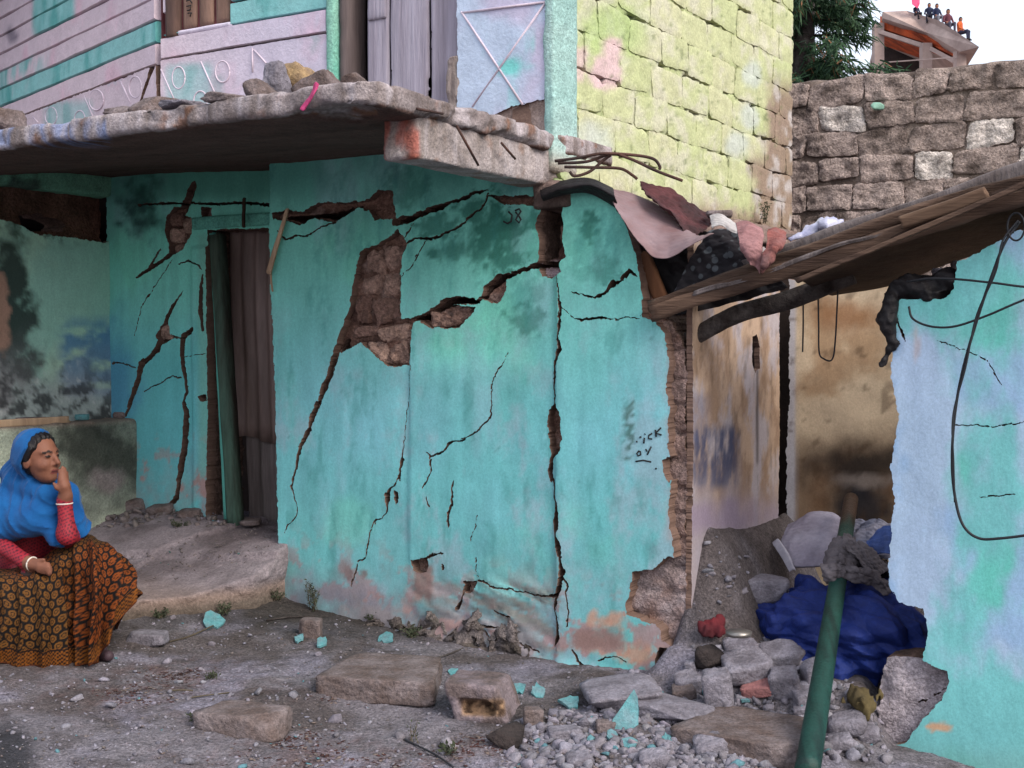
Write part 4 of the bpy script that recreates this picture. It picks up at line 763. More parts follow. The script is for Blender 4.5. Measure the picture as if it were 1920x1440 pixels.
# ------------------------------------------------------------------ ground
def axis(lo, hi, step, far):
    a = list(np.arange(lo, hi + 1e-6, step)); s = step
    while a[-1] < far: s *= 1.25; a.append(a[-1] + s)
    s = step; l = []; x = lo
    while x > -far: s *= 1.25; x -= s; l.append(x)
    return np.array(l[::-1] + a)
gx = axis(-3.1, 3.0, .024, 160); gy = axis(4.2, 7.6, .024, 160)
GX, GY = np.meshgrid(gx, gy, indexing='ij'); GZ = G(GX, GY)
near = sm(-6, -3, GX) * sm(6, 3, GX) * sm(0, 3, GY) * sm(12, 8.5, GY)
GZ = GZ * near + (1 - near) * (-.1) + near * (.010 * fbm(GX * 16, GY * 16, 2, 3, .6) + .006 * np.abs(fbm(GX * 40, GY * 40, 7, 2)))
GZ = np.where(near < .01, GZ - .05, GZ)
gv = np.stack([GX, GY, GZ], -1).reshape(-1, 3); I = np.arange(len(gv)).reshape(GX.shape)
gf = np.stack([I[:-1, :-1].ravel(), I[1:, :-1].ravel(), I[1:, 1:].ravel(), I[:-1, 1:].ravel()], 1)
x, y = gv[:, 0], gv[:, 1]; gpx, gpy = proj(np.where((y > 2)[:, None], gv, [0, 5, 0]))
gc = np.tile(lin(154, 147, 154), (len(gv), 1)); gc = mixc(gc, lin(118, 108, 108), sm(-.15, .35, fbm(x * 2.2, y * 2.2, 1, 5, .6)))
gc = mixc(gc, lin(178, 172, 190), sm(.1, .5, fbm(x * 3.1, y * 3.1, 6, 5, .55)) * .7)
dk = sm(.05, .4, fbm(x * 7, y * 7, 3, 5, .65)); gc = mixc(gc, lin(96, 86, 84), dk * .55)
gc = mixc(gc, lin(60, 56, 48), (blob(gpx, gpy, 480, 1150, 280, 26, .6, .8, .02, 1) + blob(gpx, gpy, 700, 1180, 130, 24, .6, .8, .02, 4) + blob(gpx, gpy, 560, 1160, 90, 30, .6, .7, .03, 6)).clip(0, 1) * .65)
gc = mixc(gc, lin(120, 82, 76), (blob(gpx, gpy, 250, 1290, 260, 50, .8, .8, .02, 3) * .25 + blob(gpx, gpy, 640, 1425, 300, 40, .7, .8, .02, 5) * .45 + blob(gpx, gpy, 330, 1265, 70, 24, .8, .8, .03, 8) * .3) * sm(-.1, .3, fbm(x * 25, y * 25, 2, 4)))
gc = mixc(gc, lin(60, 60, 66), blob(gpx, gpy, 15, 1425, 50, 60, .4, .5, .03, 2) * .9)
M['ground'] = mk('dusty_ground', attr=True, var=.45, bump=1.0, bs=60, rough=.97, bd=.02, speck=.4, sps=75, k=.56)
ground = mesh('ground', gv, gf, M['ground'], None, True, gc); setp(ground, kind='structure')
# ------------------------------------------------------------------ rocks
_ico = {}
def ico(s):
    if s not in _ico:
        bm = bmesh.new(); bmesh.ops.create_icosphere(bm, subdivisions=s, radius=1); _ico[s] = (np.array([v.co[:] for v in bm.verts]), np.array([[v.index for v in f.verts] for f in bm.faces])); bm.free()
    return _ico[s]
def rockv(seed, s=3, planes=11, soft=38.0, rough=.05, flat=0.0, lo=.55):
    rs = np.random.RandomState(seed); D, F = ico(s); n_ = rs.randn(planes, 3); n_ /= np.linalg.norm(n_, axis=1)[:, None]; dd = lo + .4 * rs.rand(planes); n_ = np.vstack([n_, np.eye(3), -np.eye(3)]); dd = np.concatenate([dd, lo + .25 + (.75 - lo) * rs.rand(6)])
    if flat: n_ = np.vstack([n_, [[0, 0, 1], [0, 0, -1], [1, .1, 0], [-1, .15, 0], [.1, 1, 0], [-.1, -1, 0]]]); dd = np.concatenate([dd + .25, [.55, .55, .8, .8, .8, .8]])
    q = D @ n_.T / dd; r = 1 / (np.log(np.exp(np.maximum(q, 0) * soft).sum(1)) / soft)
    r = np.minimum(r, 1.25); r = r * (1 + rough * fbm(D[:, 0] * 3 + seed, D[:, 1] * 3, D[:, 2] * 3, 4, .6)); return D * r[:, None], F
M['rockc'] = mk('rubble_grey', lin(180, 174, 186), lin(140, 133, 142), sc=9, k=.55, speck=.22, sps=70, var=.35, bump=.8, bs=45, rough=.97)
M['rockb'] = mk('rubble_brown', lin(158, 144, 144), lin(124, 106, 100), sc=8, k=.56, speck=.25, sps=70, var=.35, bump=.8, bs=45, rough=.97)
M['rockd'] = mk('rubble_dark', lin(84, 74, 72), lin(54, 48, 48), k=.6, sc=8, var=.4, bump=.9, bs=45, rough=.97)
M['brickred'] = mk('red_brick', lin(205, 140, 138), lin(176, 126, 124), sc=14, k=.6, var=.35, bump=.8, bs=45, rough=.97)
M['chip'] = mk('teal_chip', lin(116, 190, 196), lin(140, 180, 188), sc=16, k=.52, var=.35, bump=.5, bs=50, speck=.12)
def rock(name, label, cat, px, py, wpx, hpx, m, seed, dpt=None, flat=1, rot=None, Y=None, group=None, tilt=(0, 0), sink=.25, s=4, lift=0.0):
    base = gp(px, py + hpx * .42, lift) if Y is None else at(px, py + hpx * .42, Y); k = np.linalg.norm(base - CAM) / FPX
    hw = wpx * k / 2; dp = dpt if dpt else hw * .8; hz = max(hpx * k / 2 - .18 * dp, hpx * k * .22); 
    V, F = rockv(seed, s, planes=9, soft=60, rough=.045, flat=flat); rs = np.random.RandomState(seed); a = rs.rand() * .6 - .3 if rot is None else rot
    V = V / np.abs(V).max(0); V = V * [hw, dp, hz]
    for ax, an in ((0, tilt[0]), (1, tilt[1]), (2, a)):
        c_, s_ = math.cos(an), math.sin(an); i_, j_ = [(1, 2), (0, 2), (0, 1)][ax]; V[:, [i_, j_]] = np.stack([V[:, i_] * c_ - V[:, j_] * s_, V[:, i_] * s_ + V[:, j_] * c_], 1)
    P = V + base + np.array([0, dp * .3, -V[:, 2].min() * (1 - sink)])
    o = mesh(name, P, F, m, None, False); setp(o, label, cat, group); return o
rock('stone_slab', 'large flat grey stone slab with brown front edge in front of wall', 'stone', 720, 1262, 222, 84, M['rockb'], 4, dpt=.27, rot=-.12, s=5)
rock('stone', 'flat brown-faced stone in the foreground dirt left of the large slab', 'stone', 460, 1346, 172, 66, M['rockb'], 12, dpt=.13, s=4)
hbp = gp(905, 1352); 
def hb_f(X, Y, Zz):
    x, y, z = X - hbp[0], Y - hbp[1] - .10, Zz - hbp[2] - .075; a = .25; x, y = x * math.cos(a) - y * math.sin(a), x * math.sin(a) + y * math.cos(a); x = x + .35 * z
    d = sd_box(x, y, z, .125, .12, .085, .02) + .016 * fbm(X * 9, Y * 9, Zz * 9, 4, .6); return np.maximum(d, -(sd_box(x + .0, y + .13, z + .012, .082, .075, .034, .03) + .006 * fbm(X * 20, Y * 20, Zz * 20, 2)))
Vh_, Fh_ = surfnet(hb_f, hbp + [-.25, -.15, -.06], hbp + [.25, .35, .22], .009); hq = (Vh_ - hbp); ch_ = mixc(np.tile(lin(138, 124, 128), (len(Vh_), 1)), lin(110, 96, 94), sm(-.2, .3, fbm(Vh_[:, 0] * 12, Vh_[:, 1] * 12, Vh_[:, 2] * 12, 4)))
px_, py_ = proj(Vh_); ins_ = rb(px_, py_, 866, 946, 1312, 1342, 5); ch_ = mixc(ch_, lin(176, 140, 104), ins_ * .8); ch_ = mixc(ch_, lin(60, 44, 36), ins_ * sm(.0, .3, fbm(Vh_[:, 0] * 26, Vh_[:, 1] * 20, Vh_[:, 2] * 20, 3)) * .9)
setp(mesh('broken_block', Vh_, Fh_, M['concattr'], None, True, ch_), 'broken concrete block with a dark hollow, right of the large slab', 'block')
rock('stone', 'small upright stone beside the weed at the wall corner', 'stone', 582, 1176, 44, 44, M['rockb'], 31, dpt=.05)
rock('stone', 'pale flat stone beside the skirt hem', 'stone', 275, 1193, 76, 30, M['rockc'], 33, dpt=.07)
rock('boulder', 'grey boulder at the foot of the teal wall, behind the upright teal chip', 'stone', 1165, 1290, 140, 76, M['rockc'], 36, dpt=.2, Y=None, flat=0)
rock('dark_clod', 'dark clod of earth and roots in front of the hollow block', 'clod', 948, 1376, 64, 52, M['rockd'], 41, dpt=.07, flat=0)
rock('stone', 'small pale pebble right of the dark clod', 'stone', 985, 1372, 30, 16, M['rockc'], 43, dpt=.025)
rock('stone', 'brown pointed stone behind the dark clod', 'stone', 998, 1344, 36, 44, M['rockb'], 44, dpt=.04)
rock('stone', 'flat wedge-shaped pale stone with a teal end on the gravel', 'stone', 1058, 1372, 66, 26, M['rockc'], 45, dpt=.05)
rock('stone', 'brown round stone left of the upright teal chip', 'stone', 1135, 1360, 38, 26, M['rockb'], 46, dpt=.04)
DR = [('flat pale concrete chunk lying highest on the doorway rubble', 1388, 1218, 64, 34, 'rockc', 51), ('thin tilted concrete slab below the highest doorway chunk', 1400, 1254, 92, 52, 'rockc', 52), ('jagged pale concrete chunk right of the highest doorway chunk', 1465, 1232, 76, 42, 'rockc', 53), ('small pale chunk touching the green pole on the rubble', 1510, 1226, 34, 32, 'rockc', 54),
      ('angular pale chunk under the jagged concrete, left of pole', 1474, 1282, 56, 56, 'rockc', 55), ('grey chunk half hidden behind the green pole', 1528, 1262, 48, 48, 'rockc', 56), ('pink broken brick among the pale doorway rubble', 1420, 1292, 56, 30, 'brickred', 57), ('standing curved plaster slab at left of the doorway rubble', 1348, 1300, 56, 96, 'rockc', 58),
      ('wedge of concrete below the angular chunk, beside pole', 1512, 1305, 54, 34, 'rockc', 59), ('small square concrete chunk at the pole foot', 1506, 1332, 36, 26, 'rockc', 60), ('grey stone at the wall corner left of doorway rubble', 1290, 1284, 54, 46, 'rockc', 61), ('small white stone against the wall corner', 1296, 1252, 20, 30, 'rockc', 62), ('brown lump of plaster at the foot of the broken corner', 1282, 1300, 44, 30, 'rockb', 63)]
for lb, x_, y_, w_, h_, mm_, sd_ in DR:
    rock('rubble_chunk', lb, 'rubble', x_, y_, w_, h_, M[mm_], sd_, dpt=w_ * .0011, group='rubble chunks in the doorway', tilt=((.25, .2) if h_ < 60 else (.1, .15)), s=4)
# long low stones of the foundation that run along the foot of the opening
rock('foundation_stone', 'long low foundation stone below the doorway rubble', 'stone', 1420, 1372, 260, 86, M['rockb'], 71, dpt=.24, rot=-.5, flat=1, s=5, sink=.4)
rock('foundation_stone', 'sloping foundation stone below the teal wall corner, left end', 'stone', 1240, 1320, 190, 64, M['rockc'], 73, dpt=.16, rot=-.6, flat=0, s=5, sink=.4)
# teal plaster chips
def chip(px, py, wpx, hpx, label, seed, stand=False, Y=None, mm='chip', lift=0.0):
    base = gp(px, py + (hpx * .45 if stand else 0), lift) if Y is None else at(px, py, Y); k = np.linalg.norm(base - CAM) / FPX; rs = np.random.RandomState(seed); K = 13
    an = np.sort(rs.rand(K) * 2 * math.pi); an = np.linspace(0, 2 * math.pi, K, False) + .3 * rs.rand(K); rad = .55 + .45 * rs.rand(K)
    if stand:
        pts = [(-.5, .0), (-.42, .25), (-.1, .55), (.2, .85), (.36, 1), (.48, .8), (.5, .45), (.46, .12), (.2, 0), (-.2, -.02)]; pl = [(a * wpx * k, b * hpx * k) for a, b in pts]; e1 = np.array([1, 0, 0]); e2 = np.array([0, .45, .9])
    else:
        pl = [(math.cos(a) * r * wpx * k / 2, math.sin(a) * r * min(hpx * k * 1.7, wpx * k * .8)) for a, r in zip(an, rad)]; e1 = np.array([1, 0, .1 * rs.randn()]); e2 = np.array([0, .94, .25 + .1 * rs.rand()])
    e3 = np.cross(e1, e2); e3 /= np.linalg.norm(e3); th = .007; L = len(pl); off = np.array([0, 0, .004 if stand else .012 + .012 * rs.rand()])
    top = [base + off + a * e1 + b * e2 + e3 * (th + .004 * rs.randn() * .5) for a, b in pl]; bot = [p - e3 * th * 1.6 for p in top]
    F = [tuple(range(L)), tuple(range(2 * L - 1, L - 1, -1))] + [(i, i + L, (i + 1) % L + L, (i + 1) % L) for i in range(L)]
    o = mesh('plaster_chip', top + bot, F, M[mm], None, False); setp(o, label, 'plaster chip', None if label is None else 'fallen teal plaster chips')
for q in ((375, 1055, 36, 20, 'teal plaster chip lying on the door step'), (405, 1066, 30, 12, 'thin teal flake beside the chip on the door step'), (400, 1170, 44, 20, 'teal plaster chip on the dirt below the door step'), (603, 1214, 28, 26, 'teal plaster chip touching the left edge of the large slab'), (562, 1204, 22, 12, 'tiny teal flake beside the small upright stone'),
          (198, 975, 52, 14, 'teal plaster flake on the step beside the blue shawl'), (850, 1265, 24, 10, 'tiny bright teal flake right of the large slab'), (1008, 1304, 32, 18, 'bright teal flake on gravel below the wall, left one'), (975, 1298, 26, 12, 'pale teal flake left of the bright flake on gravel'), (1068, 1326, 46, 14, 'thin teal chip lying flat on gravel near the boulder'), (1146, 1388, 24, 16, 'teal-faced chip in the gravel below the upright one'), (1180, 1400, 30, 22, 'rounded teal chip in the gravel, lower right one'), (1250, 1392, 20, 14, 'small teal chip in the gravel farthest right'), (1108, 1394, 16, 8, 'tiny teal crumb in the gravel, lower left one'), (725, 1203, 36, 12, 'pale teal chip on top of the dirt behind the large slab'), (1395, 1312, 26, 12, 'teal crumb below the pink brick')): chip(*q[:4], q[4], int(q[0]))
chip(1172, 1338, 52, 72, 'upright pointed teal plaster chip standing in the gravel', 5, True)
# gravel, grit and dead leaves
def tinted(name, c, k):
    m = mk(name, c, [q * .8 for q in c], sc=20, k=k, var=.3, bump=.6, bs=60, rough=.97, speck=.15, sps=90); t = m.node_tree; B = t.nodes['Principled BSDF']; s = B.inputs['Base Color'].links[0].from_socket; a = t.nodes.new('ShaderNodeAttribute'); a.attribute_name = 'Col'; q = t.nodes.new('ShaderNodeVectorMath'); q.operation = 'MULTIPLY'; t.links.new(s, q.inputs[0]); t.links.new(a.outputs['Color'], q.inputs[1]); t.links.new(q.outputs[0], B.inputs['Base Color']); return m
M['gravm'] = tinted('gravel_grey', lin(184, 178, 190), .54); M['gravb'] = tinted('gravel_brown', lin(150, 138, 136), .6)
def scatter(name, label, cat, n, region, smin_, smax, m, seed, flat=.6, sub=1, tealp=0.0):
    rs = np.random.RandomState(seed); V = []; F = []; CL_ = []; o = 0; bank = [rockv(900 + i, sub, planes=3, soft=80, rough=.02, lo=.34) for i in range(14)]; Q = []
    while len(Q) < n:
        t_, x_, y_ = region(rs)
        if t_: Q.append((x_, y_))
    Q = np.array(Q); PP = gpv(Q[:, 0], Q[:, 1])
    for p in PP:
        k = rs.rand() ** 2.2; r = smin_ + (smax - smin_) * k; v, f = bank[rs.randint(14)]; a = rs.rand() * 6.28; b0_ = .6 + .55 * rs.rand(); hq_ = np.array([1 + .025 * rs.randn(), 1, 1 + .025 * rs.randn()]) * b0_; CL_.append(np.tile((np.array([.42, .95, .95]) if (tealp and rs.rand() < tealp) else hq_), (len(v), 1))); cc, ss = math.cos(a), math.sin(a)
        q = v * r * np.array([1.25, .6 + .5 * rs.rand(), (flat if flat < .3 else .35 + .5 * rs.rand())]); e1, e2 = (rs.randn() * .5, rs.randn() * .5) if flat > .3 else (.1 * rs.randn(), .1 * rs.randn()); q = np.stack([q[:, 0] * math.cos(e1) - q[:, 2] * math.sin(e1), q[:, 1], q[:, 0] * math.sin(e1) + q[:, 2] * math.cos(e1)], 1); q = np.stack([q[:, 0], q[:, 1] * math.cos(e2) - q[:, 2] * math.sin(e2), q[:, 1] * math.sin(e2) + q[:, 2] * math.cos(e2)], 1); q = np.stack([q[:, 0] * cc - q[:, 1] * ss, q[:, 0] * ss + q[:, 1] * cc, q[:, 2]], 1); V.append(q + p + [0, 0, r * .25]); F.append(f + o); o += len(v)
    ob = mesh(name, np.concatenate(V), np.concatenate(F), m, None, False, np.concatenate(CL_)); setp(ob, label, cat, None, 'stuff'); return ob
def reg_heap(rs):
    x_ = 930 + 540 * rs.rand() ** .8; y_ = 1318 + 132 * rs.rand(); w_ = 1 - sm(1, 1.25, math.hypot((x_ - 1240) / 290, (y_ - 1425) / 95)); return rs.rand() < w_, x_, y_
scatter('gravel', 'heap of pale grey broken gravel at the foot of the wall', 'gravel', 1900, reg_heap, .005, .033, M['gravm'], 1, sub=2, tealp=.03)
scatter('gravel', 'finer brownish grit spread through the gravel heap', 'gravel', 1800, reg_heap, .003, .016, M['gravb'], 2, tealp=.02)
def reg_door(rs): x_ = 1275 + 390 * rs.rand(); y_ = 1195 + 235 * rs.rand(); return (y_ > 1190 + max(0, x_ - 1500) * .9), x_, y_
scatter('rubble', 'small crumbled mortar filling the doorway', 'rubble', 800, reg_door, .006, .038, M['gravm'], 3, sub=2, tealp=.02)
def reg_all(rs): x_ = 1500 * rs.rand() - 20; y_ = 1140 + 300 * rs.rand() ** .8; return y_ > 1150 + .12 * max(0, x_ - 560), x_, y_
scatter('grit', 'pale pebbles and grit strewn over the dusty ground', 'grit', 2600, reg_all, .002, .013, M['gravm'], 4, tealp=.03)
scatter('grit', 'dark pebbles and grit strewn over the dusty ground', 'grit', 1300, reg_all, .002, .010, M['gravb'], 5)
def reg_leaf(rs):
    c_ = [(640, 1420, 240, 22), (250, 1300, 90, 22), (320, 1265, 50, 16), (560, 1395, 50, 25), (900, 1400, 60, 20), (700, 1310, 90, 10)][rs.randint(6)]; return True, c_[0] + c_[2] * rs.randn() * .6, min(1445, c_[1] + c_[3] * rs.randn() * .6)
scatter('rubble', 'loose broken stones strewn over the open dirt', 'rubble', 150, reg_all, .006, .035, M['gravm'], 14, sub=2, tealp=.04)
scatter('leaf_litter', 'reddish brown dry leaf litter on the dirt', 'litter', 1300, reg_leaf, .004, .012, mk('dry_leaf', lin(110, 70, 66), lin(84, 58, 54), bump=0, k=.6), 6, flat=.1)
scatter('leaf_litter', 'ochre and grey flakes of litter on the dirt', 'litter', 500, reg_leaf, .004, .014, mk('dry_leaf_pale', lin(160, 142, 132), lin(130, 112, 106), bump=0, k=.6), 7, flat=.1)
def reg_ledge(rs): return True, 165 + 260 * rs.rand(), 950 + 40 * rs.rand() ** 1.5
_G = G
def G(X, Y):                             # the step counts as ground from here on
    X = np.asarray(X, float); Y = np.asarray(Y, float); rx, ry = X - P0[0], Y - P0[1]; t = rx * T[0] + ry * T[1]; n = rx * N[0] + ry * N[1]
    top = .41 - .26 * sm(-.35, .75, n); return np.maximum(_G(X, Y), np.where((t < .03) & (n < .6), top, -9))
scatter('rubble', 'small rubble lying along the foot of the door wall', 'rubble', 300, reg_ledge, .006, .035, M['gravb'], 8, sub=2)
scatter('rubble', 'crumbs and dust scattered over the door step', 'rubble', 500, lambda rs: (True, 160 + 360 * rs.rand(), 975 + 120 * rs.rand()), .002, .012, M['gravb'], 18, tealp=.05)
scatter('rubble', 'pale crumbs lying along the foot of the door wall', 'rubble', 160, reg_ledge, .004, .02, M['gravm'], 9, sub=1, tealp=.05)
# ------------------------------------------------------------------ ruined room right of the house
room = thing('ruined_room', 'roofless teal room with broken front wall and sooty ochre inside', 'ruin', tn(3.3, -.5))
tJ = FAC.uv(1287, 900)[0]; ND_ = -1.33
IL = Frame(tn(tJ + .018, 0), -N, T); BW = Frame(tn(0, ND_), T, N)
def il_col(u, v, px, py, P, d):
    c = np.tile(lin(186, 160, 138), (len(u), 1)) * .85; c = mixc(c, lin(140, 112, 90) * .8, sm(-.2, .35, fbm(u * 7, v * 5, 1, 5, .65)) * .7); c = mixc(c, lin(178, 172, 180) * .85, sm(-.1, .4, fbm(u * 8, v * 5, 6, 5, .65)) * .8)
    c = mixc(c, lin(70, 56, 46), sm(.1, .5, fbm(u * 30, v * 9, 3, 5, .65)) * .4 * (1 - sm(860, 960, py)))
    b = rb(px, py, 1296, 1384, 800, 915, 12) * sm(-.6, .3, fbm(u * 26, v * 9, 4, 5, .65)); c = mixc(c, lin(52, 62, 92), b * .9); c = mixc(c, lin(60, 76, 112), rb(px, py, 1290, 1330, 740, 830, 12) * .4)
    lo = sm(860, 985, py + 50 * fbm(u * 6, v * 3, 12, 4)); c = mixc(c, lin(150, 142, 150), lo * .85); c = mixc(c, lin(136, 120, 142), lo * blob(px, py, 1360, 965, 90, 30, .6, .7, .03) * .7)
    ln = np.exp(-((px - 1420) / 2.5) ** 2) * rb(px, py, 1400, 1440, 690, 870, 8); return mixc(c, lin(50, 40, 38), ln * .7)
uE = IL.uv(1461, 800)[0]
plaster('inner_side_wall', IL, [(.03, -.4), (uE, -.4), (uE - .01, .5), (uE + .01, 1.0), (uE, 1.4), (uE - .01, 2.0), (.03, 2.0)], [], [upoly(IL, [(1412, 632), (1420, 628), (1426, 650), (1425, 690), (1416, 700), (1410, 680)])], M['plaster'], room, il_col, thick=.03, cs=.016, sub=3, depthf=lambda u, v: .006 * fbm(u * 5, v * 2, 3, 4))
def bw_col(u, v, px, py, P, d):
    c = np.tile(lin(206, 186, 158), (len(u), 1)); n = fbm(u * 4, v * 4, 1, 5, .6); c = mixc(c, lin(160, 126, 92), sm(-.1, .45, n) * .7); c = mixc(c, lin(150, 106, 70), blob(px, py, 1580, 590, 60, 30, .7, .8, .02) * .8)
    k = sm(760, 860, py + 40 * n + (px - 1600) * .1) * (1 - sm(985, 1000, py)); c = mixc(c, lin(96, 66, 44), k * .75); c = mixc(c, lin(30, 27, 27), k * blob(px, py, 1620, 870, 90, 60, .7, .7, .02, 4) * .9); c = mixc(c, lin(26, 28, 36), blob(px, py, 1620, 955, 60, 40, .5, .7, .02, 9) * .9)
    c = mixc(c, lin(150, 138, 130), blob(px, py, 1610, 900, 50, 14, .6, .9, .04, 2) * .6); c = mixc(c, lin(186, 182, 188), (1 - sm(1488, 1496, px)) * .9); c = mixc(c, lin(70, 50, 34), sm(.3, .5, fbm(u * 16, v * 16, 3, 4)) * .5)
    return c
ub = BW.uv(1477, 800)[0]
plaster('inner_back_wall', BW, [(ub, -.4), (ub + 2.6, -.4), (ub + 2.6, 2.0), (ub + 1.2, 1.9), (ub + .6, 1.8), (ub + .0, 1.85), (ub + .01, 1.2), (ub - .008, .9)], [], [], M['plaster'], room, bw_col, thick=.08, cs=.02, sub=3, depthf=lambda u, v: .012 * fbm(u * 3, v * 3, 3, 4))
boxs('gap_backing', FAC, tJ - .7, ub + .3, -.4, 1.9, ND_ - .35, ND_ - .2, M['void'], room); boxs('gap_backing', FAC, tJ - .45, tJ - .33, -.4, 1.9, ND_ - .3, -.42, M['void'], room)  # dark boxes added behind the corner gap so it stays black
rw = [(1682, 588), (1676, 660), (1674, 705), (1684, 758), (1686, 790), (1680, 830), (1672, 880), (1680, 930), (1672, 1010), (1667, 1090), (1690, 1128), (1734, 1140), (1744, 1180), (1733, 1235), (1778, 1256), (1781, 1275), (1770, 1305), (1735, 1345), (1700, 1388), (1655, 1402), (1640, 1425)]
rtop = [(1690, 562), (1770, 560), (1792, 540), (1797, 492), (1850, 470), (1900, 440), (2000, 400), (2150, 330)]
rw_out = upoly(FAC, rw) + [(FAC.uv(1640, 1425)[0], -.9), (6.6, -.9), (6.6, 2.3)] + upoly(FAC, rtop[::-1])
def rw_col(u, v, px, py, P, d):
    c = np.tile([.18, .50, .50], (len(u), 1)); n = fbm(u * 2.6, v * 1.4, 5, 6, .65) + .25 * fbm(u * 14, v * 7, 2, 4, .6); c = mixc(c, [.13, .52, .43], sm(0, .4, fbm(u * 3, v * 2, 11, 5)) * .8)
    lv = np.clip(sm(-.28, .25, n + .35 * rb(px, py, 1640, 1790, 640, 1200, 60) - .25 * rb(px, py, 1640, 2000, 480, 640, 60) - .45 * sm(1240, 1330, py)), 0, 1); c = mixc(c, [.40, .49, .66], lv * .9)
    c = mixc(c, [.24, .40, .62], sm(.1, .4, fbm(u * 5, v * 3, 8, 4)) * lv * .6); st = fbm(u * 40, v * 2.2, 4, 3); c = c * (1 + .08 * st)[:, None]
    c = mixc(c, lin(196, 160, 130), blob(px, py, 1760, 1363, 24, 9, .25, .5, .08)); c = mixc(c, lin(120, 158, 150), sm(1380, 1440, py) * .4)
    return mixc(c, lin(178, 160, 158), blob(px, py, 1718, 645, 6, 30, .5, .6, .08) * .6)
hair = lambda *p: crack(FAC, list(p))
rsegs = hair((1668, 560, 3), (1700, 640, 3)) + hair((1760, 640, 1.5), (1850, 670, 2), (1880, 720, 1.5)) + hair((1790, 795, 1.5), (1860, 800, 2), (1925, 790, 1.5)) + hair((1840, 930, 1.5), (1905, 925, 2)) + hair((1690, 1330, 3), (1720, 1310, 3), (1760, 1290, 3))
plaster('broken_front_wall', FAC, rw_out, rsegs, [], M['plaster'], room, rw_col, thick=.03, cs=.015, depthf=lambda u, v: .03 + .014 * fbm(u * 1.5, v * 1.5, 4, 3) + .003 * fbm(u * 9, v * 6, 2, 3), warp=.008)
rc = [(1690, 590), (1681, 700), (1690, 760), (1686, 830), (1680, 880), (1686, 940), (1680, 1010), (1674, 1090), (1700, 1132), (1742, 1152), (1748, 1200), (1742, 1232), (1664, 1232), (1651, 1260), (1646, 1330), (1652, 1420)]
def rc_col(u, v, px, py, P, d):
    c = np.tile(lin(176, 160, 158), (len(u), 1)); c = mixc(c, lin(120, 104, 98), sm(-.1, .35, fbm(u * 9, v * 9, 3, 5))); return mixc(c, lin(186, 176, 184), rb(px, py, 1640, 1785, 1225, 1400, 10) * .7)
plaster('broken_wall_core', FAC, upoly(FAC, rc) + [(FAC.uv(1640, 1425)[0], -.9), (6.5, -.9), (6.5, 2.25)] + upoly(FAC, [(a + 4, b + 5) for a, b in rtop[::-1]]), crack(FAC, [(1720, 1322, 2.5), (1745, 1306, 2.5), (1775, 1290, 2)]), [], M['stone'], room, rc_col, n0=-.02, thick=.3, cs=.018, sub=3, depthf=lambda u, v: .03 * fbm(u * 8, v * 8, 2, 4, .6), warp=.012)
# scribbled letters on the wall
def ink(paths, label, w_=.0045, fr=FAC, n=.052, name='scribble'):
    V = []; F = []; o = 0
    for pth in paths:
        p = np.array([fr.p(a, b, 0) for a, b in pth]) ; uv_ = [((q - fr.o) @ fr.t, q[2]) for q in p]; pts = [fr.w(a, b, n) for a, b in uv_]
        v, f = tubes([(pts, w_)], 6); V.append(v); F += [tuple(i + o for i in g) for g in f]; o += len(v)
    ob = mesh(name, np.concatenate(V), F, M['ink'], None); setp(ob, label, 'graffiti'); return ob
zG = lambda *pts: [(1200 + a / 2.667, 380 + b / 2.667) for a, b in pts]
ink([zG((6, 1192), (10, 1190)), zG((22, 1170), (30, 1168)), zG((42, 1200), (46, 1172)), zG((48, 1155), (50, 1152)), zG((84, 1150), (68, 1160), (66, 1176), (84, 1178)), zG((100, 1132), (104, 1168)), zG((128, 1122), (103, 1148), (130, 1158)),
     zG((16, 1240), (8, 1250), (14, 1262), (28, 1256), (26, 1240), (16, 1238)), zG((52, 1228), (60, 1240)), zG((80, 1216), (60, 1256)), zG((2, 1290), (40, 1284), (80, 1292)), zG((100, 1326), (108, 1324))], 'black handwritten letters iCK and OY on teal wall beside the opening')
zH = lambda *pts: [(600 + a / 3, b / 3) for a, b in pts]
ink([zH((1090, 1195), (1110, 1215), (1105, 1250), (1085, 1262), (1062, 1250)), zH((1128, 1190), (1150, 1180), (1160, 1195), (1146, 1215), (1160, 1240), (1150, 1258), (1132, 1240), (1144, 1214), (1130, 1198))], 'small dark painted scribble under the balcony beam', .005)
# ------------------------------------------------------------------ fallen roof timbers
fp = lambda px, py, n=0.0: FAC.p(px, py, n)
def timber(label, a, b, wd, th, m, seed, up=UP, name='timber', **k):
    o = plank(name, a, b, wd, th, m, None, up, seed, segs=40, **k); setp(o, label, 'timber', 'fallen roof timbers'); return o
M['wood_b2'] = mk('worn_brown_wood', lin(92, 72, 60), lin(54, 42, 36), sc=9, var=.45, bump=.8, bs=60, streak=(.1, .12, 1), rough=.9)
timber('long brown timber slanting from teal wall corner up across the opening', fp(1222, 588, .11), fp(2010, 336, .17), .07, .05, M['wood_b'], 2, up=UP + .35 * N, wob=.014, rough=.010)
timber('worn dark timber lying against the top of the long brown one', fp(1218, 570, .09), fp(2010, 305, .14), .05, .045, M['wood_b2'], 3, up=UP + .35 * N, wob=.016, rough=.010)
timber('splintered grey strip on the long brown timber', fp(1300, 552, .145), fp(1660, 432, .16), .022, .02, M['wood_g'], 4, up=UP + .35 * N, wob=.02, rough=.006, taper=.5)
timber('upper grey-brown timber lying highest above the opening', fp(1400, 505, .0), fp(2010, 286, .05), .075, .05, M['wood_g'], 5, up=UP + .3 * N, wob=.015, rough=.004)
timber('short lit brown board between the two long timbers', fp(1690, 418, .2), fp(1850, 362, .2), .05, .03, mk('lit_board', lin(118, 94, 76), lin(84, 64, 52), streak=(.1, .1, 1)), 8, up=UP + .3 * N)
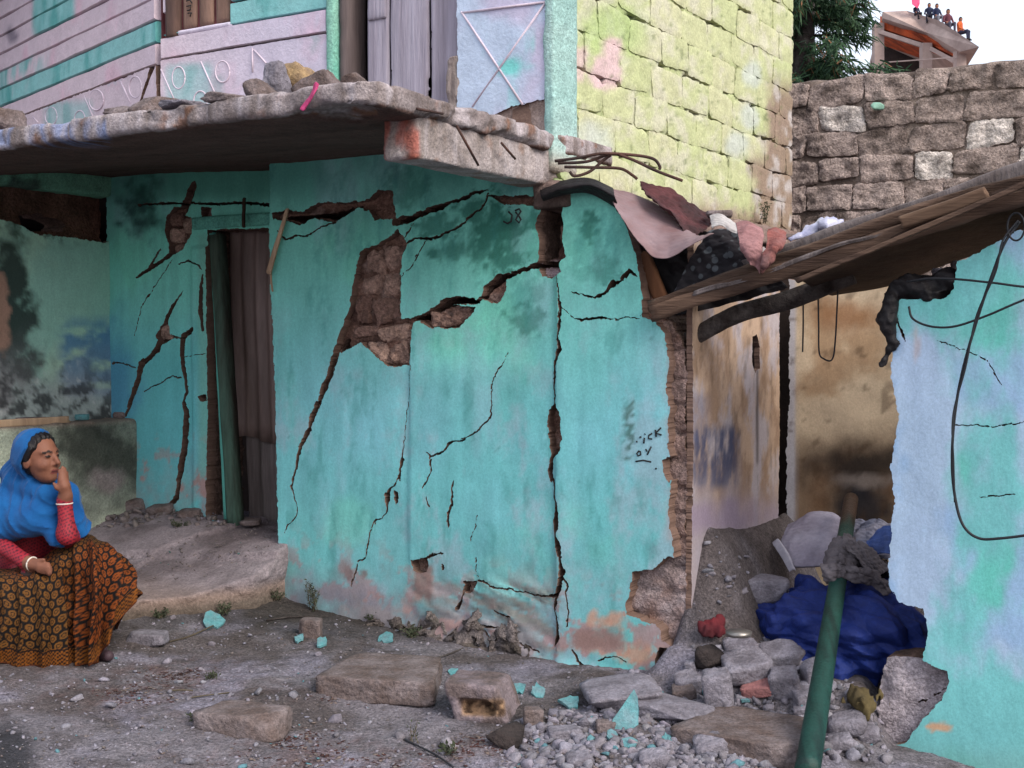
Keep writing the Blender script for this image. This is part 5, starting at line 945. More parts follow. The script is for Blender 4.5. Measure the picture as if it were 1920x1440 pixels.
timber('thin brown batten edging the dark roof sheet', fp(1494, 527, .21), fp(1990, 318, .24), .02, .02, M['wood_b'], 9)
timber('rough dark timber under the upper long timber', fp(1560, 476, .05), fp(2010, 318, .08), .06, .04, M['wood_dark'], 11, up=UP + .3 * N)
timber('thick orange-brown rotten board end above the teal wall corner', fp(1246, 575, -.05), fp(1205, 476, -.02), .07, .03, mk('orange_wood', lin(120, 80, 54), lin(78, 52, 38), streak=(1, 1, .1)), 14, up=T)
roofs = sheet('roof_sheet', patch([[fp(1500, 524, .16), fp(1620, 468, .16), fp(1760, 408, .18), fp(2000, 312, .2)], [fp(1540, 545, -.5), fp(1650, 520, -.5), fp(1800, 455, -.5), fp(2020, 395, -.5)], [fp(1560, 552, -.9), fp(1680, 530, -.9), fp(1810, 482, -.9), fp(2040, 420, -.9)]], 40, 30), .018, M['wood_dark'], None, wr=.006, wf=2); setp(roofs, 'dark sagging roof board seen from below over the opening', 'roof sheet')
lg, lf = tubes([(spline([fp(1283, 642, -.12), fp(1380, 590, -.15), fp(1480, 562, -.2), fp(1600, 515, -.25)], 40), .044 + .004 * fbm(np.linspace(0, 9, 40), 2, 0, 3))], 16)
M['bark'] = mk('grey_bark', lin(84, 78, 76), lin(40, 32, 30), sc=8, var=.5, bump=1, bs=30, rough=.95); setp(mesh('log', lg, lf, M['bark']), 'round grey-barked log under the slanting timber', 'log')
# concrete ledge along the foot of the green wall, rebar
boxw('roof_ledge', SIDE, -.06, 3.5, 2.16, 2.285, -.1, .10, M['concattr'], house, lambda u, v, px, py, P, d: mixc(np.tile(lin(150, 128, 120), (len(u), 1)), lin(92, 78, 72), sm(-.15, .3, fbm(u * 7, v * 9, P[:, 0] * 5, 4))), res=.022, amp=.03, nf=7)
M['rebar'] = mk('rusty_rebar', lin(84, 58, 50), lin(52, 40, 38), var=.4, bump=.4, rough=.8)
ra = lambda px, py, Y=6.32: at(px, py, Y)
for lb, pts in (('upper bent rusty rebar curving over in front of the green wall', [ra(1040, 302), ra(1085, 296), ra(1130, 288, 6.3), ra(1190, 291, 6.3), ra(1225, 298, 6.3), ra(1237, 312, 6.3), ra(1236, 318, 6.3)]), ('longest rusty rebar crossing the others and pointing down right', [ra(1046, 306), ra(1100, 303), ra(1145, 289), ra(1180, 297, 6.28), ra(1230, 320, 6.28), ra(1280, 339, 6.28)]),
                ('lower straight rusty rebar ending at the red sheet', [ra(1058, 313), ra(1110, 314), ra(1162, 316), ra(1185, 328), ra(1195, 336)]), ('short looped rusty rebar lowest at the slab end', [ra(1068, 322), ra(1078, 330), ra(1105, 322), ra(1132, 300), ra(1145, 291)])):
    v, f = tubes([(spline(pts, 40), .0075)], 8); setp(mesh('rebar', v, f, M['rebar']), lb, 'rebar', 'rebars sticking out of the slab')
tw = lambda t, n, z: tn(t, n, z)
for lb, a, b in (('thin rusty rod hanging down the balcony beam side', (856, 236), (897, 310)), ('short rusty rod at the right end of the balcony beam', (940, 268), (966, 298)), ('rusty rod lying along the slab edge above the beam', (782, 204), (830, 213))):
    fb = Frame(tn(1.81, 0), -N, T); q = [fb.p(*a, .0), fb.p(*b, .0)]; v, f = tubes([(q, .006)], 7); setp(mesh('rod', v, f, M['rebar']), lb, 'rod')
# ------------------------------------------------------------------ torn sheets and cloths on the ruined roof
M['redtin'] = mk('faded_red_sheet', lin(150, 128, 132), lin(128, 98, 98), k=.75, sc=5, var=.2, bump=.2, rough=.55, spec=.4)
M['darkred'] = mk('dark_red_sheet', lin(96, 52, 54), lin(60, 36, 38), k=.7, sc=7, var=.4, bump=.3, rough=.7)
M['black'] = mk('black_cloth_and_shade', lin(38, 34, 36), lin(24, 22, 24), var=.3, bump=.3, rough=.6)
def cloth(name, label, cat, ctrl, m, wr=.01, wf=9, seed=0, nu=70, nv=60, th=.003, cr=None, cf=4.0):
    G_ = patch([[FAC.p(*q) if len(q) == 3 else at(*q) for q in row] for row in ctrl], nu, nv); o = sheet(name, G_, th, m, None, wr=wr * .5, wf=wf, seed=seed, cr=(wr * 1.0 if cr is None else cr), cf=cf); return setp(o, label, cat)
cloth('tin_sheet', 'bent faded red metal sheet hanging over the broken wall top', 'metal sheet', [[(1138, 350, -.02), (1190, 364, -.08), (1245, 392, -.08), (1300, 438, -.02)], [(1150, 378, .10), (1195, 408, .10), (1245, 436, .10), (1312, 442, .10)], [(1166, 408, .18), (1202, 458, .20), (1245, 484, .20), (1338, 437, .18)]], M['redtin'], wr=.004, wf=4)
cloth('shaded_underside', 'black curled sheet arching over the gap in the wall top', 'sheet', [[(1012, 352, .05), (1050, 340, .05), (1105, 334, .05), (1150, 352, .02)], [(1014, 366, .12), (1055, 352, .14), (1105, 346, .14), (1152, 366, .12)], [(1018, 378, .10), (1058, 366, .10), (1105, 362, .08), (1160, 395, .06)]], M['black'], wr=.004, wf=6)  # black colour stands in for shade on the bent metal's underside
cloth('red_sheet', 'dark red crumpled sheet behind the faded red metal', 'sheet', [[(1200, 340, -.1), (1240, 352, -.15), (1290, 380, -.2), (1340, 405, -.25)], [(1212, 362, .0), (1250, 382, -.05), (1285, 410, -.08), (1325, 430, -.1)], [(1232, 380, .05), (1262, 402, .05), (1284, 430, .05), (1290, 450, .05)]], M['darkred'], wr=.015, wf=8)
cloth('pink_cloth', 'faded pink cloth draped over the slanting timber', 'cloth', [[(1380, 418, .05), (1402, 412, .05), (1425, 425, .05), (1432, 432, .05)], [(1386, 450, .20), (1402, 452, .21), (1420, 456, .2), (1430, 460, .18)], [(1396, 482, .20), (1406, 495, .22), (1416, 500, .2), (1424, 514, .2)]], mk('pink_cloth', lin(170, 126, 126), lin(136, 96, 96), k=.75, var=.3, bump=.3, bs=90, rough=.95), wr=.008, wf=12)
cloth('red_cloth', 'folded red cloth hanging to a point beside the pink one', 'cloth', [[(1440, 430, .06), (1452, 428, .06), (1466, 434, .06), (1474, 438, .06)], [(1436, 458, .2), (1448, 460, .22), (1462, 460, .2), (1470, 462, .18)], [(1424, 500, .2), (1427, 508, .23), (1432, 514, .2), (1440, 498, .18)]], mk('red_cloth', lin(160, 92, 84), lin(130, 96, 94), k=.75, var=.35, bump=.3, bs=90, rough=.95), wr=.010, wf=12)
cloth('white_cloth', 'small torn white cloth beside the pink cloth', 'cloth', [[(1332, 408, .05), (1350, 404, .05), (1370, 412, .05), (1390, 424, .05)], [(1334, 420, .12), (1350, 416, .12), (1368, 424, .12), (1384, 434, .12)], [(1338, 430, .14), (1352, 424, .14), (1368, 434, .14), (1382, 440, .14)]], mk('white_cloth', lin(200, 196, 194), lin(170, 162, 160), bump=.3, k=.75), wr=.008, wf=14)
md = mk('dotted_dark_cloth', lin(46, 42, 46), lin(30, 28, 32), bump=.2); t_ = md.node_tree; vo = t_.nodes.new('ShaderNodeTexVoronoi'); vo.inputs['Scale'].default_value = 24; rp = t_.nodes.new('ShaderNodeMapRange'); rp.inputs[1].default_value = .42; rp.inputs[2].default_value = .34; tc_ = t_.nodes.new('ShaderNodeTexCoord'); t_.links.new(tc_.outputs['Object'], vo.inputs['Vector'])
t_.links.new(vo.outputs['Distance'], rp.inputs[0]); mx_ = t_.nodes.new('ShaderNodeMixRGB'); pb_ = t_.nodes['Principled BSDF']; src_ = pb_.inputs['Base Color'].links[0].from_socket; t_.links.new(src_, mx_.inputs[1]); mx_.inputs[2].default_value = (*lin(78, 82, 86), 1); t_.links.new(rp.outputs[0], mx_.inputs[0]); t_.links.new(mx_.outputs[0], pb_.inputs['Base Color'])
cloth('dotted_cloth', 'dark cloth with pale round spots behind the slanting timber', 'cloth', [[(1330, 432, -.02), (1360, 428, -.02), (1392, 440, -.02), (1410, 455, -.02)], [(1292, 488, .02), (1330, 488, .02), (1370, 495, .02), (1405, 500, .02)], [(1258, 560, .02), (1290, 558, .02), (1330, 545, .02), (1385, 525, .02)]], md, wr=.012, wf=8)
cloth('dark_lining', 'black cloth hanging in the roof gap behind the red metal', 'cloth', [[(1190, 400, -.12), (1260, 420, -.14), (1340, 435, -.15), (1420, 445, -.15)], [(1200, 480, -.12), (1270, 490, -.12), (1350, 500, -.12), (1440, 500, -.12)], [(1215, 585, -.1), (1280, 590, -.1), (1360, 570, -.1), (1480, 540, -.1)]], M['black'], wr=.015, wf=6)
def lump(name, label, cat, parts, m, res=.012, nz=.012, nf=14, k=.03, seed=0, col=None):
    def f(X, Y, Zz):
        d = None
        for q in parts:
            e = sd_ell(X, Y, Zz, q[0], q[1]) if len(q) == 2 else sd_cap(X, Y, Zz, q[0], q[1], q[2], q[3])
            d = e if d is None else smin(d, e, k)
        return d + nz * .6 * (1 - 2 * np.abs(fbm(X * nf + seed, Y * nf, Zz * nf, 3))) + nz * .55 * crumple(X * 6, Y * 6, Zz * 6, seed + len(parts), 6)
    pts = np.array([q[0] for q in parts] + [q[1] for q in parts if len(q) == 4]); r = max(max(q[1]) if len(q) == 2 else max(q[2], q[3]) for q in parts) + nz * 2 + .02
    V, F = surfnet(f, pts.min(0) - r, pts.max(0) + r, res); o = mesh(name, V, F, m, None, True); return setp(o, label, cat) if label else o
bgp = FAC.p(1552, 424, -.12)
lump('plastic_bag', 'shiny pale blue-grey plastic bag on top of the timbers', 'plastic bag', [(bgp, (.10, .07, .045)), (bgp + [-.06, 0, -.03], bgp + [-.17, 0, -.06], .03, .012)], mk('plastic_bag', lin(186, 186, 206), lin(140, 140, 170), sc=14, var=.3, bump=.3, rough=.3, spec=.6), nz=.016, nf=12)
for i, (x_, y_, w_, h_) in enumerate(((1480, 440, 44, 16), (1515, 452, 40, 12), (1350, 398, 50, 20))): rock('debris', ['pale torn scrap left of the plastic bag', 'twig-like scrap below the plastic bag', 'grey crumbled mortar above the white cloth'][i], 'debris', x_, y_, w_, h_, M['rockb'], 200 + i, dpt=.05, Y=6.1, s=3)
b0 = FAC.p(1745, 545, -.05)
lump('black_bundle', 'black cloth bundle stuffed in the broken wall top with a hanging strip', 'bundle', [(b0, (.11, .10, .07)), (FAC.p(1700, 540, -.03), (.08, .08, .06)), (FAC.p(1780, 525, -.05), (.07, .1, .06)), (FAC.p(1672, 560, .02), FAC.p(1662, 600, .03), .035, .045), (FAC.p(1664, 600, .03), FAC.p(1676, 640, .03), .045, .022), (FAC.p(1674, 625, .03), FAC.p(1658, 682, .03), .022, .024)], M['black'], nz=.018, nf=8, res=.009, k=.02)
for i, (x_, y_, w_, h_, lb) in enumerate(((1772, 508, 46, 26, 'white crumpled scrap on the black bundle'), (1730, 520, 60, 24, 'grey rag on the left of the black bundle'), (1812, 500, 50, 40, 'brown lump of mortar right of the black bundle'))): rock('scrap', lb, 'debris', x_, y_, w_, h_, [M['rockc'], M['rockb'], M['rockb']][i], 220 + i, dpt=.05, Y=5.6, s=3, flat=0)
# cables
M['cable'] = mk('black_cable', lin(42, 42, 46), lin(34, 34, 38), bump=0, rough=.5)
def cable(label, pts, r=.005, n=80, m='cable'):
    v, f = tubes([(spline(pts, n), r)], 7); setp(mesh('cable', v, f, M[m]), label, 'cable')
cable('long black cable hanging in a loop down the right wall', [fp(1912, 415, .14), fp(1884, 455, .16), fp(1862, 510, .15), fp(1835, 590, .13), fp(1806, 690, .12), fp(1790, 780, .11), fp(1785, 870, .11), fp(1792, 940, .11), fp(1806, 985, .11), fp(1832, 1008, .11), fp(1870, 1010, .11), fp(1960, 996, .11), fp(2100, 950, .11), fp(2300, 860, .1), fp(2600, 780, .08)], .006, 140)
cable('second thin cable twisted along the hanging loop', [fp(1909, 413, .16), fp(1880, 452, .18), fp(1866, 512, .17), fp(1831, 592, .14), fp(1810, 690, .13), fp(1787, 780, .125), fp(1788, 870, .125), fp(1790, 942, .125)], .004, 120)
cable('cable running level from the black bundle to the right', [fp(1700, 528, .08), fp(1745, 522, .1), fp(1800, 524, .1), fp(1860, 530, .1), fp(1960, 540, .1), fp(2200, 540, .1), fp(2600, 500, .08)])
cable('cable sagging from the black bundle and rising right', [fp(1704, 575, .08), fp(1712, 598, .09), fp(1745, 612, .1), fp(1790, 612, .1), fp(1850, 592, .1), fp(1960, 548, .1), fp(2200, 480, .1), fp(2600, 420, .08)])
cable('coil of cable at the timber end, upper right', [fp(1905 + 16 * math.cos(a), 425 + 26 * math.sin(a), .16) for a in np.linspace(0, 11, 40)], .004, 120)
cable('straight wire hanging under the log, left one', [fp(1506, 562, -.3), fp(1506, 610, -.3), fp(1505, 660, -.3)], .004); cable('wire loop hanging under the log, right one', [fp(1534, 552, -.3), fp(1535, 610, -.3), fp(1536, 660, -.3), fp(1545, 673, -.3), fp(1560, 674, -.3), fp(1566, 640, -.3), fp(1571, 545, -.3)], .004)
# ------------------------------------------------------------------ inside the opening: tarp, pole, sacks
tarp_c = [[(1400, 1135, -0.52), (1465, 1098, -0.57), (1510, 1080, -0.62), (1560, 1098, -0.57), (1605, 1085, -0.62), (1660, 1098, -0.57), (1715, 1138, -0.42), (1736, 1160, -0.34)],
          [(1380, 1160, -0.37), (1440, 1125, -0.37), (1510, 1115, -0.34), (1555, 1125, -0.32), (1610, 1120, -0.32), (1670, 1140, -0.32), (1725, 1165, -0.30), (1745, 1185, -0.32)],
          [(1368, 1182, -0.27), (1430, 1165, -0.22), (1500, 1160, -0.17), (1550, 1170, -0.14), (1610, 1165, -0.12), (1670, 1180, -0.17), (1730, 1195, -0.27), (1748, 1210, -0.32)],
          [(1385, 1198, -0.22), (1440, 1195, -0.16), (1495, 1205, -0.12), (1545, 1225, -0.08), (1600, 1220, -0.08), (1660, 1225, -0.17), (1720, 1225, -0.27), (1745, 1228, -0.32)],
          [(1400, 1212, -0.20), (1450, 1212, -0.16), (1500, 1240, -0.10), (1550, 1268, -0.06), (1590, 1275, -0.08), (1640, 1290, -0.16), (1660, 1280, -0.24), (1690, 1260, -0.32)]]
M['tarp'] = mk('blue_tarp', lin(34, 56, 132), lin(26, 42, 108), sc=6, k=.75, var=.3, bump=.35, bs=60, rough=.62, spec=.25, speck=.12)
cloth('tarp', 'crumpled dark blue tarpaulin heaped in the doorway behind the pole', 'tarpaulin', tarp_c, M['tarp'], wr=.02, wf=3.2, nu=240, nv=160, seed=5, cr=.085, cf=1.0)
pz = gp(1516, 1452); pole_pts = [at(1513, 1450, 4.75) * (1 - q) + at(1596, 935, 6.58) * q for q in (0, .3, .6, 1)]
Lr = np.linspace(0, 1, 40); pv, pf = tubes([(spline(pole_pts, 40), .049 - .013 * Lr)], 20)
pc = np.tile(lin(38, 92, 82), (len(pv), 1)); hx = np.repeat(Lr, 20); pc = mixc(pc, lin(26, 64, 58), sm(-.1, .3, fbm(pv[:, 0] * 30, pv[:, 1] * 4, pv[:, 2] * 4, 4))); pc = mixc(pc, lin(96, 74, 62), sm(.87, .92, hx + .03 * fbm(pv[:, 0] * 20, pv[:, 1] * 20, pv[:, 2] * 20, 3))); pc = mixc(pc, lin(110, 150, 130), rb(hx * 1000, hx * 0, 700, 860, -10, 10, 20) * .4)
setp(mesh('metal_pole', pv, pf, mk('green_painted_pole', attr=True, k=.4, var=.35, bump=.25, bs=80, rough=.5, spec=.35, speck=.2), None, True, pc), 'green painted metal pole with rusty top leaning into the doorway', 'pole')
M['rag'] = mk('grey_rag', lin(132, 124, 128), lin(104, 96, 100), k=.7, var=.2, bump=.3, bs=80, rough=.95)
def wrap(q0_, q1_, r, seed, nu_=90, nv_=60):
    a_, b_ = pole_pts[0], pole_pts[-1]; ax_ = nrm3(b_ - a_); s1 = nrm3(np.cross(ax_, UP)); s2 = np.cross(s1, ax_); G_ = np.zeros((nv_, nu_, 3))
    for j_ in range(nv_):
        q = q0_ + (q1_ - q0_) * j_ / (nv_ - 1)
        for i_ in range(nu_):
            t_ = 2 * math.pi * 1.25 * i_ / (nu_ - 1); e = j_ / (nv_ - 1); rr_ = r * (.75 + .5 * math.sin(math.pi * e)) * (1 + .25 * math.sin(t_ + 4 * e)) + .012 * i_ / nu_
            G_[j_, i_] = a_ + (b_ - a_) * (q + .02 * math.sin(t_ * 1.0 + 2)) + rr_ * (math.cos(t_) * s1 + math.sin(t_) * s2)
    return G_
nrm3 = lambda v: v / np.linalg.norm(v)
rag = thing('tied_rag', 'grey rag knotted around the green pole', 'rag', at(1572, 1055, 6.0)); qa = .70
sheet('wrap', wrap(qa - .055, qa + .065, .062, 1), .004, M['rag'], rag, wr=.004, wf=14, cr=.016, cf=5, seed=4); sheet('wrap', wrap(qa - .03, qa + .09, .055, 2), .004, M['rag'], rag, wr=.004, wf=14, cr=.016, cf=5, seed=9)
for sd_, rows in ((5, [[at(1580, 1020, 5.95), at(1596, 1008, 5.98), at(1612, 1010, 6.02)], [at(1600, 1040, 5.93), at(1620, 1028, 5.96), at(1636, 1026, 6.0)], [at(1622, 1066, 5.93), at(1642, 1056, 5.95), at(1656, 1050, 6.0)], [at(1640, 1082, 5.95), at(1656, 1076, 5.96), at(1668, 1068, 6.0)]]),
                  (6, [[at(1560, 1062, 5.9), at(1572, 1048, 5.88), at(1590, 1044, 5.9)], [at(1590, 1086, 5.88), at(1606, 1070, 5.86), at(1622, 1062, 5.9)], [at(1632, 1100, 5.9), at(1648, 1088, 5.88), at(1660, 1080, 5.92)], [at(1662, 1116, 5.92), at(1672, 1106, 5.92), at(1680, 1100, 5.94)]]),
                  (7, [[at(1546, 1062, 5.9), at(1562, 1056, 5.86), at(1580, 1060, 5.88)], [at(1540, 1082, 5.88), at(1560, 1082, 5.85), at(1584, 1080, 5.87)], [at(1548, 1098, 5.9), at(1566, 1102, 5.87), at(1586, 1094, 5.88)]])):
    sheet('loose_end', patch(rows, 40, 50), .004, M['rag'], rag, wr=.004, wf=12, cr=.018, cf=5, seed=sd_)
cloth('white_board', 'pale curved board leaning behind the tarpaulin, left of pole', 'board', [[(1478, 985, -.95), (1520, 962, -.98), (1560, 962, -1.0), (1580, 975, -1.0)], [(1466, 1020, -.8), (1510, 1005, -.82), (1550, 1005, -.85), (1575, 1010, -.85)], [(1490, 1062, -.65), (1515, 1062, -.65), (1545, 1060, -.65), (1570, 1060, -.65)]], mk('pale_board', lin(180, 174, 190), lin(150, 142, 158), bump=.2, k=.75), wr=.006, wf=5, th=.012)
cloth('torn_strip', 'narrow white strip leaning against the pale board', 'strip', [[(1447, 1018, -.72), (1458, 1010, -.72), (1464, 1015, -.72)], [(1465, 1045, -.66), (1474, 1038, -.66), (1480, 1040, -.66)], [(1480, 1072, -.6), (1488, 1068, -.6), (1492, 1070, -.6)]], mk('white_strip', lin(200, 196, 206), lin(180, 174, 186), k=.75), wr=.002, nu=16, nv=24)
cloth('sack', 'pale plastic sack with blue edge behind the pole, right side', 'sack', [[(1590, 975, -.9), (1625, 968, -.9), (1655, 978, -.85), (1690, 985, -.8)], [(1592, 1010, -.75), (1625, 1000, -.75), (1655, 1010, -.7), (1690, 1020, -.7)], [(1600, 1050, -.6), (1630, 1045, -.6), (1660, 1050, -.55), (1690, 1060, -.55)]], mk('pale_sack', lin(170, 166, 180), lin(120, 126, 150), k=.75, sc=7, bump=.3), wr=.02, wf=9)
cloth('blue_plastic', 'small blue plastic fold beside the broken wall edge', 'plastic', [[(1640, 1000, -.62), (1660, 985, -.6), (1690, 985, -.6)], [(1625, 1020, -.56), (1655, 1012, -.55), (1690, 1010, -.55)], [(1640, 1040, -.52), (1660, 1036, -.5), (1690, 1036, -.5)]], mk('blue_plastic', lin(70, 96, 160), lin(52, 70, 120), rough=.45), wr=.01, wf=12, nu=30, nv=24)
rock('rag_heap', 'brown crumpled rag pile between rag and broken wall edge', 'rags', 1650, 1062, 70, 50, M['rockd'], 240, dpt=.08, Y=6.1, s=4, flat=0)
rock('concrete_slab', 'pale square concrete block lying on dirt behind the tarpaulin', 'block', 1425, 1098, 120, 60, M['rockc'], 241, dpt=.12, s=4, rot=-.3)
lump('red_bundle', 'small dark red bundle against the inner wall', 'bundle', [(at(1335, 1180, 5.95), (.06, .06, .05)), (at(1350, 1165, 5.98), (.035, .04, .035))], mk('dark_red_cloth', lin(100, 32, 38), lin(62, 24, 30), bump=.3), nz=.024, nf=10, k=.012, res=.008)
rock('dark_stone', 'black lump below the dark red bundle', 'stone', 1330, 1232, 60, 64, M['rockd'], 243, dpt=.06, s=4, flat=0)
lump('olive_cloth', 'olive brown cloth heaped under the broken wall block', 'cloth', [(at(1610, 1312, 5.45), (.085, .07, .05)), (at(1630, 1325, 5.42), (.05, .06, .035))], mk('olive_cloth', lin(104, 90, 58), lin(72, 62, 42), k=.75, bump=.3, bs=90), nz=.03, nf=8, k=.012, res=.008)
mp_, mf_ = tubes([([at(1385, 1192, 5.7) + [0, 0, 0], at(1385, 1192, 5.7) + [0, 0, .02]], [.055, .06])], 20); setp(mesh('metal_bowl', mp_, mf_, mk('dull_metal', lin(170, 165, 160), lin(120, 115, 110), metal=.8, rough=.4, bump=.1)), 'shallow dull metal pot lid beside the red bundle', 'lid')
# rubble on the balcony
def brock(px, ytop, wpx, label, m, seed, n=1.2, dp=.12, flat=0):
    u0, v0 = FAC.uv(px, ytop, n); k = np.linalg.norm(FAC.p(px, ytop, n) - CAM) / FPX; V, F = rockv(seed, 4, planes=9, rough=.12, soft=60, lo=.45); V = V / np.abs(V).max(0); h = max(v0 - 2.535, .03); hw = wpx * k / 2
    P = FAC.w(u0 + V[:, 0] * hw, 2.535 + h / 2 + V[:, 2] * h / 2, n + V[:, 1] * dp); setp(mesh('balcony_debris', P, F[:, ::-1], m, None, False), label, 'debris', 'debris on the balcony slab')
M['ochre'] = mk('ochre_rubble', lin(190, 160, 118), lin(150, 126, 104), sc=12, k=.7, speck=.2, bump=.8)
for i, (x_, y_, w_, lb, mm_, n_, fl_) in enumerate(((552, 103, 92, 'ochre-dusted rubble heap on the balcony slab', 'ochre', 1.05, 0), (520, 120, 60, 'grey chunk left of the ochre heap on the balcony', 'rockc', 1.2, 0), (486, 146, 50, 'tilted grey shard on the balcony edge, left of the ochre heap', 'rockb', 1.36, 1), (290, 178, 62, 'pinkish broken plaster on the balcony edge below the crack', 'rockb', 1.36, 1), (236, 200, 80, 'low layered debris on the balcony edge, left of pinkish plaster', 'rockb', 1.38, 1), (6, 204, 50, 'brown tile on the balcony slab at the picture edge', 'rockb', 1.38, 1),
                                               (608, 128, 96, 'flat crumbled mortar right of the ochre heap on the balcony', 'rockb', 1.25, 1), (660, 132, 60, 'small mortar crumbs at the balcony corner', 'rockb', 1.3, 1), (430, 176, 90, 'low mortar crumbs on the middle of the balcony edge', 'rockb', 1.42, 1), (350, 190, 70, 'flat crumbs right of the pinkish plaster on the balcony edge', 'rockc', 1.42, 1))): brock(x_, y_, w_, lb, M[mm_], 260 + i, n_, .1, fl_)
cloth('pink_ribbon', 'bright pink rag hanging over the balcony edge', 'rag', [[(588, 158, 1.535), (593, 154, 1.535), (598, 158, 1.535)], [(580, 178, 1.55), (586, 180, 1.56), (590, 178, 1.55)], [(562, 205, 1.55), (568, 208, 1.56), (572, 206, 1.55)]], mk('pink_rag', lin(200, 70, 120), lin(160, 60, 100)), wr=.004, wf=20, nu=12, nv=24)
# ------------------------------------------------------------------ seated woman
person = thing('person', 'woman in blue shawl and patterned skirt sitting with hand on cheek', 'person', at(60, 1240, 6.1))
nrm = lambda v: np.asarray(v, float) / np.linalg.norm(v)
HF = nrm([.92, -.38, .06]); HS = nrm(np.cross([0, 0, 1], HF)); HU = np.cross(HF, HS)          # forward, her left, up
HC = at(75, 860, 6.08)
hl = lambda f, s, u: HC + HF * f + HS * s + HU * u
E = lambda c, r: ('e', c, r)
def head_sd(X, Y, Zz):
    dx, dy, dz = X - HC[0], Y - HC[1], Zz - HC[2]; f = dx * HF[0] + dy * HF[1] + dz * HF[2]; s = dx * HS[0] + dy * HS[1] + dz * HS[2]; u = dx * HU[0] + dy * HU[1] + dz * HU[2]
    el = lambda c, r: (np.sqrt(((f - c[0]) / r[0]) ** 2 + ((s - c[1]) / r[1]) ** 2 + ((u - c[2]) / r[2]) ** 2) - 1) * min(r)
    cp = lambda a, b, ra, rb_: sd_cap(f, s, u, a, b, ra, rb_)
    d = el((-.008, 0, .022), (.094, .074, .100)); d = smin(d, el((.032, 0, -.055), (.056, .050, .062)), .03); d = smin(d, el((.060, 0, -.093), (.024, .024, .020)), .02)
    for sg in (1, -1):
        d = smin(d, el((.052, .040 * sg, -.028), (.028, .024, .022)), .02); d = smin(d, cp((.075, .014 * sg, .033), (.058, .050 * sg, .032), .011, .010), .012)
        d = np.maximum(d, -(el((.090, .031 * sg, .012), (.018, .020, .012)) - .001) * .8); d = smin(d, el((.073, .031 * sg, .010), (.014, .015, .009)), .004)
        d = smin(d, el((-.015, .075 * sg, -.012), (.022, .010, .032)), .006)
    d = smin(d, cp((.082, 0, .020), (.108, 0, -.022), .009, .012), .012); d = smin(d, cp((.092, .012, -.028), (.092, -.012, -.028), .008, .008), .006)
    d = smin(d, cp((.083, .018, -.056), (.083, -.018, -.056), .007, .007), .006); d = smin(d, cp((.080, .014, -.068), (.080, -.014, -.068), .008, .008), .006)
    return d, f, s, u
W = lambda px, py, Y: at(px, py, Y)
SH = [W(20, 955, 6.22), W(112, 950, 6.30)]
red = [(W(45, 1065, 6.35), W(62, 960, 6.26), .15, .13), (SH[0], SH[1], .07, .07), (SH[0], W(-15, 1010, 6.12), .055, .05), (W(-15, 1010, 6.12), W(46, 1052, 5.98), .046, .034),
       (SH[1], W(138, 1012, 6.12), .055, .05), (W(138, 1012, 6.12), W(124, 1000, 5.99), .05, .044), (W(127, 1006, 5.98), W(121, 940, 5.99), .042, .032)]
low = [(W(45, 1085, 6.35), W(70, 1090, 6.02), .10, .085), (W(90, 1085, 6.35), W(175, 1055, 6.05), .10, .085), (W(70, 1095, 6.02), W(80, 1225, 6.06), .07, .05), (W(175, 1060, 6.05), W(180, 1222, 6.10), .07, .05), (W(80, 1232, 6.06), W(95, 1240, 5.96), .04, .035), (W(180, 1228, 6.08), W(203, 1230, 6.0), .034, .026)]
skin = [(W(66, 925, 6.16), W(74, 885, 6.12), .05, .046), (W(121, 940, 5.99), W(121, 922, 5.99), .026, .024),
        (W(124, 928, 5.978), W(120, 910, 5.973), .029, .029), (W(120, 912, 5.963), W(116, 898, 5.973), .024, .021),
        (W(114, 900, 5.958), W(111, 882, 5.968), .0095, .0075), (W(118, 899, 5.963), W(117, 876, 5.973), .0095, .0075), (W(122, 900, 5.968), W(122, 878, 5.983), .009, .007), (W(125, 904, 5.973), W(126, 886, 5.993), .009, .007), (W(116, 920, 5.958), W(106, 914, 5.953), .012, .010), (W(106, 914, 5.953), W(101, 906, 5.958), .009, .007),
        (W(46, 1052, 5.98), W(60, 1058, 5.95), .026, .026), (W(60, 1058, 5.95), W(74, 1061, 5.93), .030, .026),
        (W(72, 1056, 5.92), W(90, 1058, 5.91), .011, .009), (W(90, 1058, 5.91), W(96, 1068, 5.91), .009, .008), (W(73, 1061, 5.91), W(91, 1064, 5.90), .011, .009), (W(91, 1064, 5.90), W(95, 1074, 5.90), .009, .008), (W(73, 1066, 5.91), W(89, 1070, 5.90), .011, .009), (W(89, 1070, 5.90), W(92, 1078, 5.90), .009, .008), (W(72, 1070, 5.915), W(86, 1075, 5.905), .010, .008), (W(66, 1052, 5.93), W(82, 1050, 5.91), .011, .009)]
def body_sd(X, Y, Zz):
    h, f, s, u = head_sd(X, Y, Zz); d = h
    for q in skin: d = smin(d, sd_cap(X, Y, Zz, *q), .008)
    for q in red + low: d = smin(d, sd_cap(X, Y, Zz, *q), .03)
    return d
lo_, hi_ = np.array([-2.75, 5.78, -.03]), np.array([-1.82, 6.62, 1.10])
Vp, Fp = surfnet(body_sd, lo_, hi_, .0062)
hd, hf, hs, hu = head_sd(Vp[:, 0], Vp[:, 1], Vp[:, 2]); ds = np.minimum.reduce([sd_cap(Vp[:, 0], Vp[:, 1], Vp[:, 2], *q) for q in skin] + [hd]); dr = np.minimum.reduce([sd_cap(Vp[:, 0], Vp[:, 1], Vp[:, 2], *q) for q in red]); dl = np.minimum.reduce([sd_cap(Vp[:, 0], Vp[:, 1], Vp[:, 2], *q) for q in low])
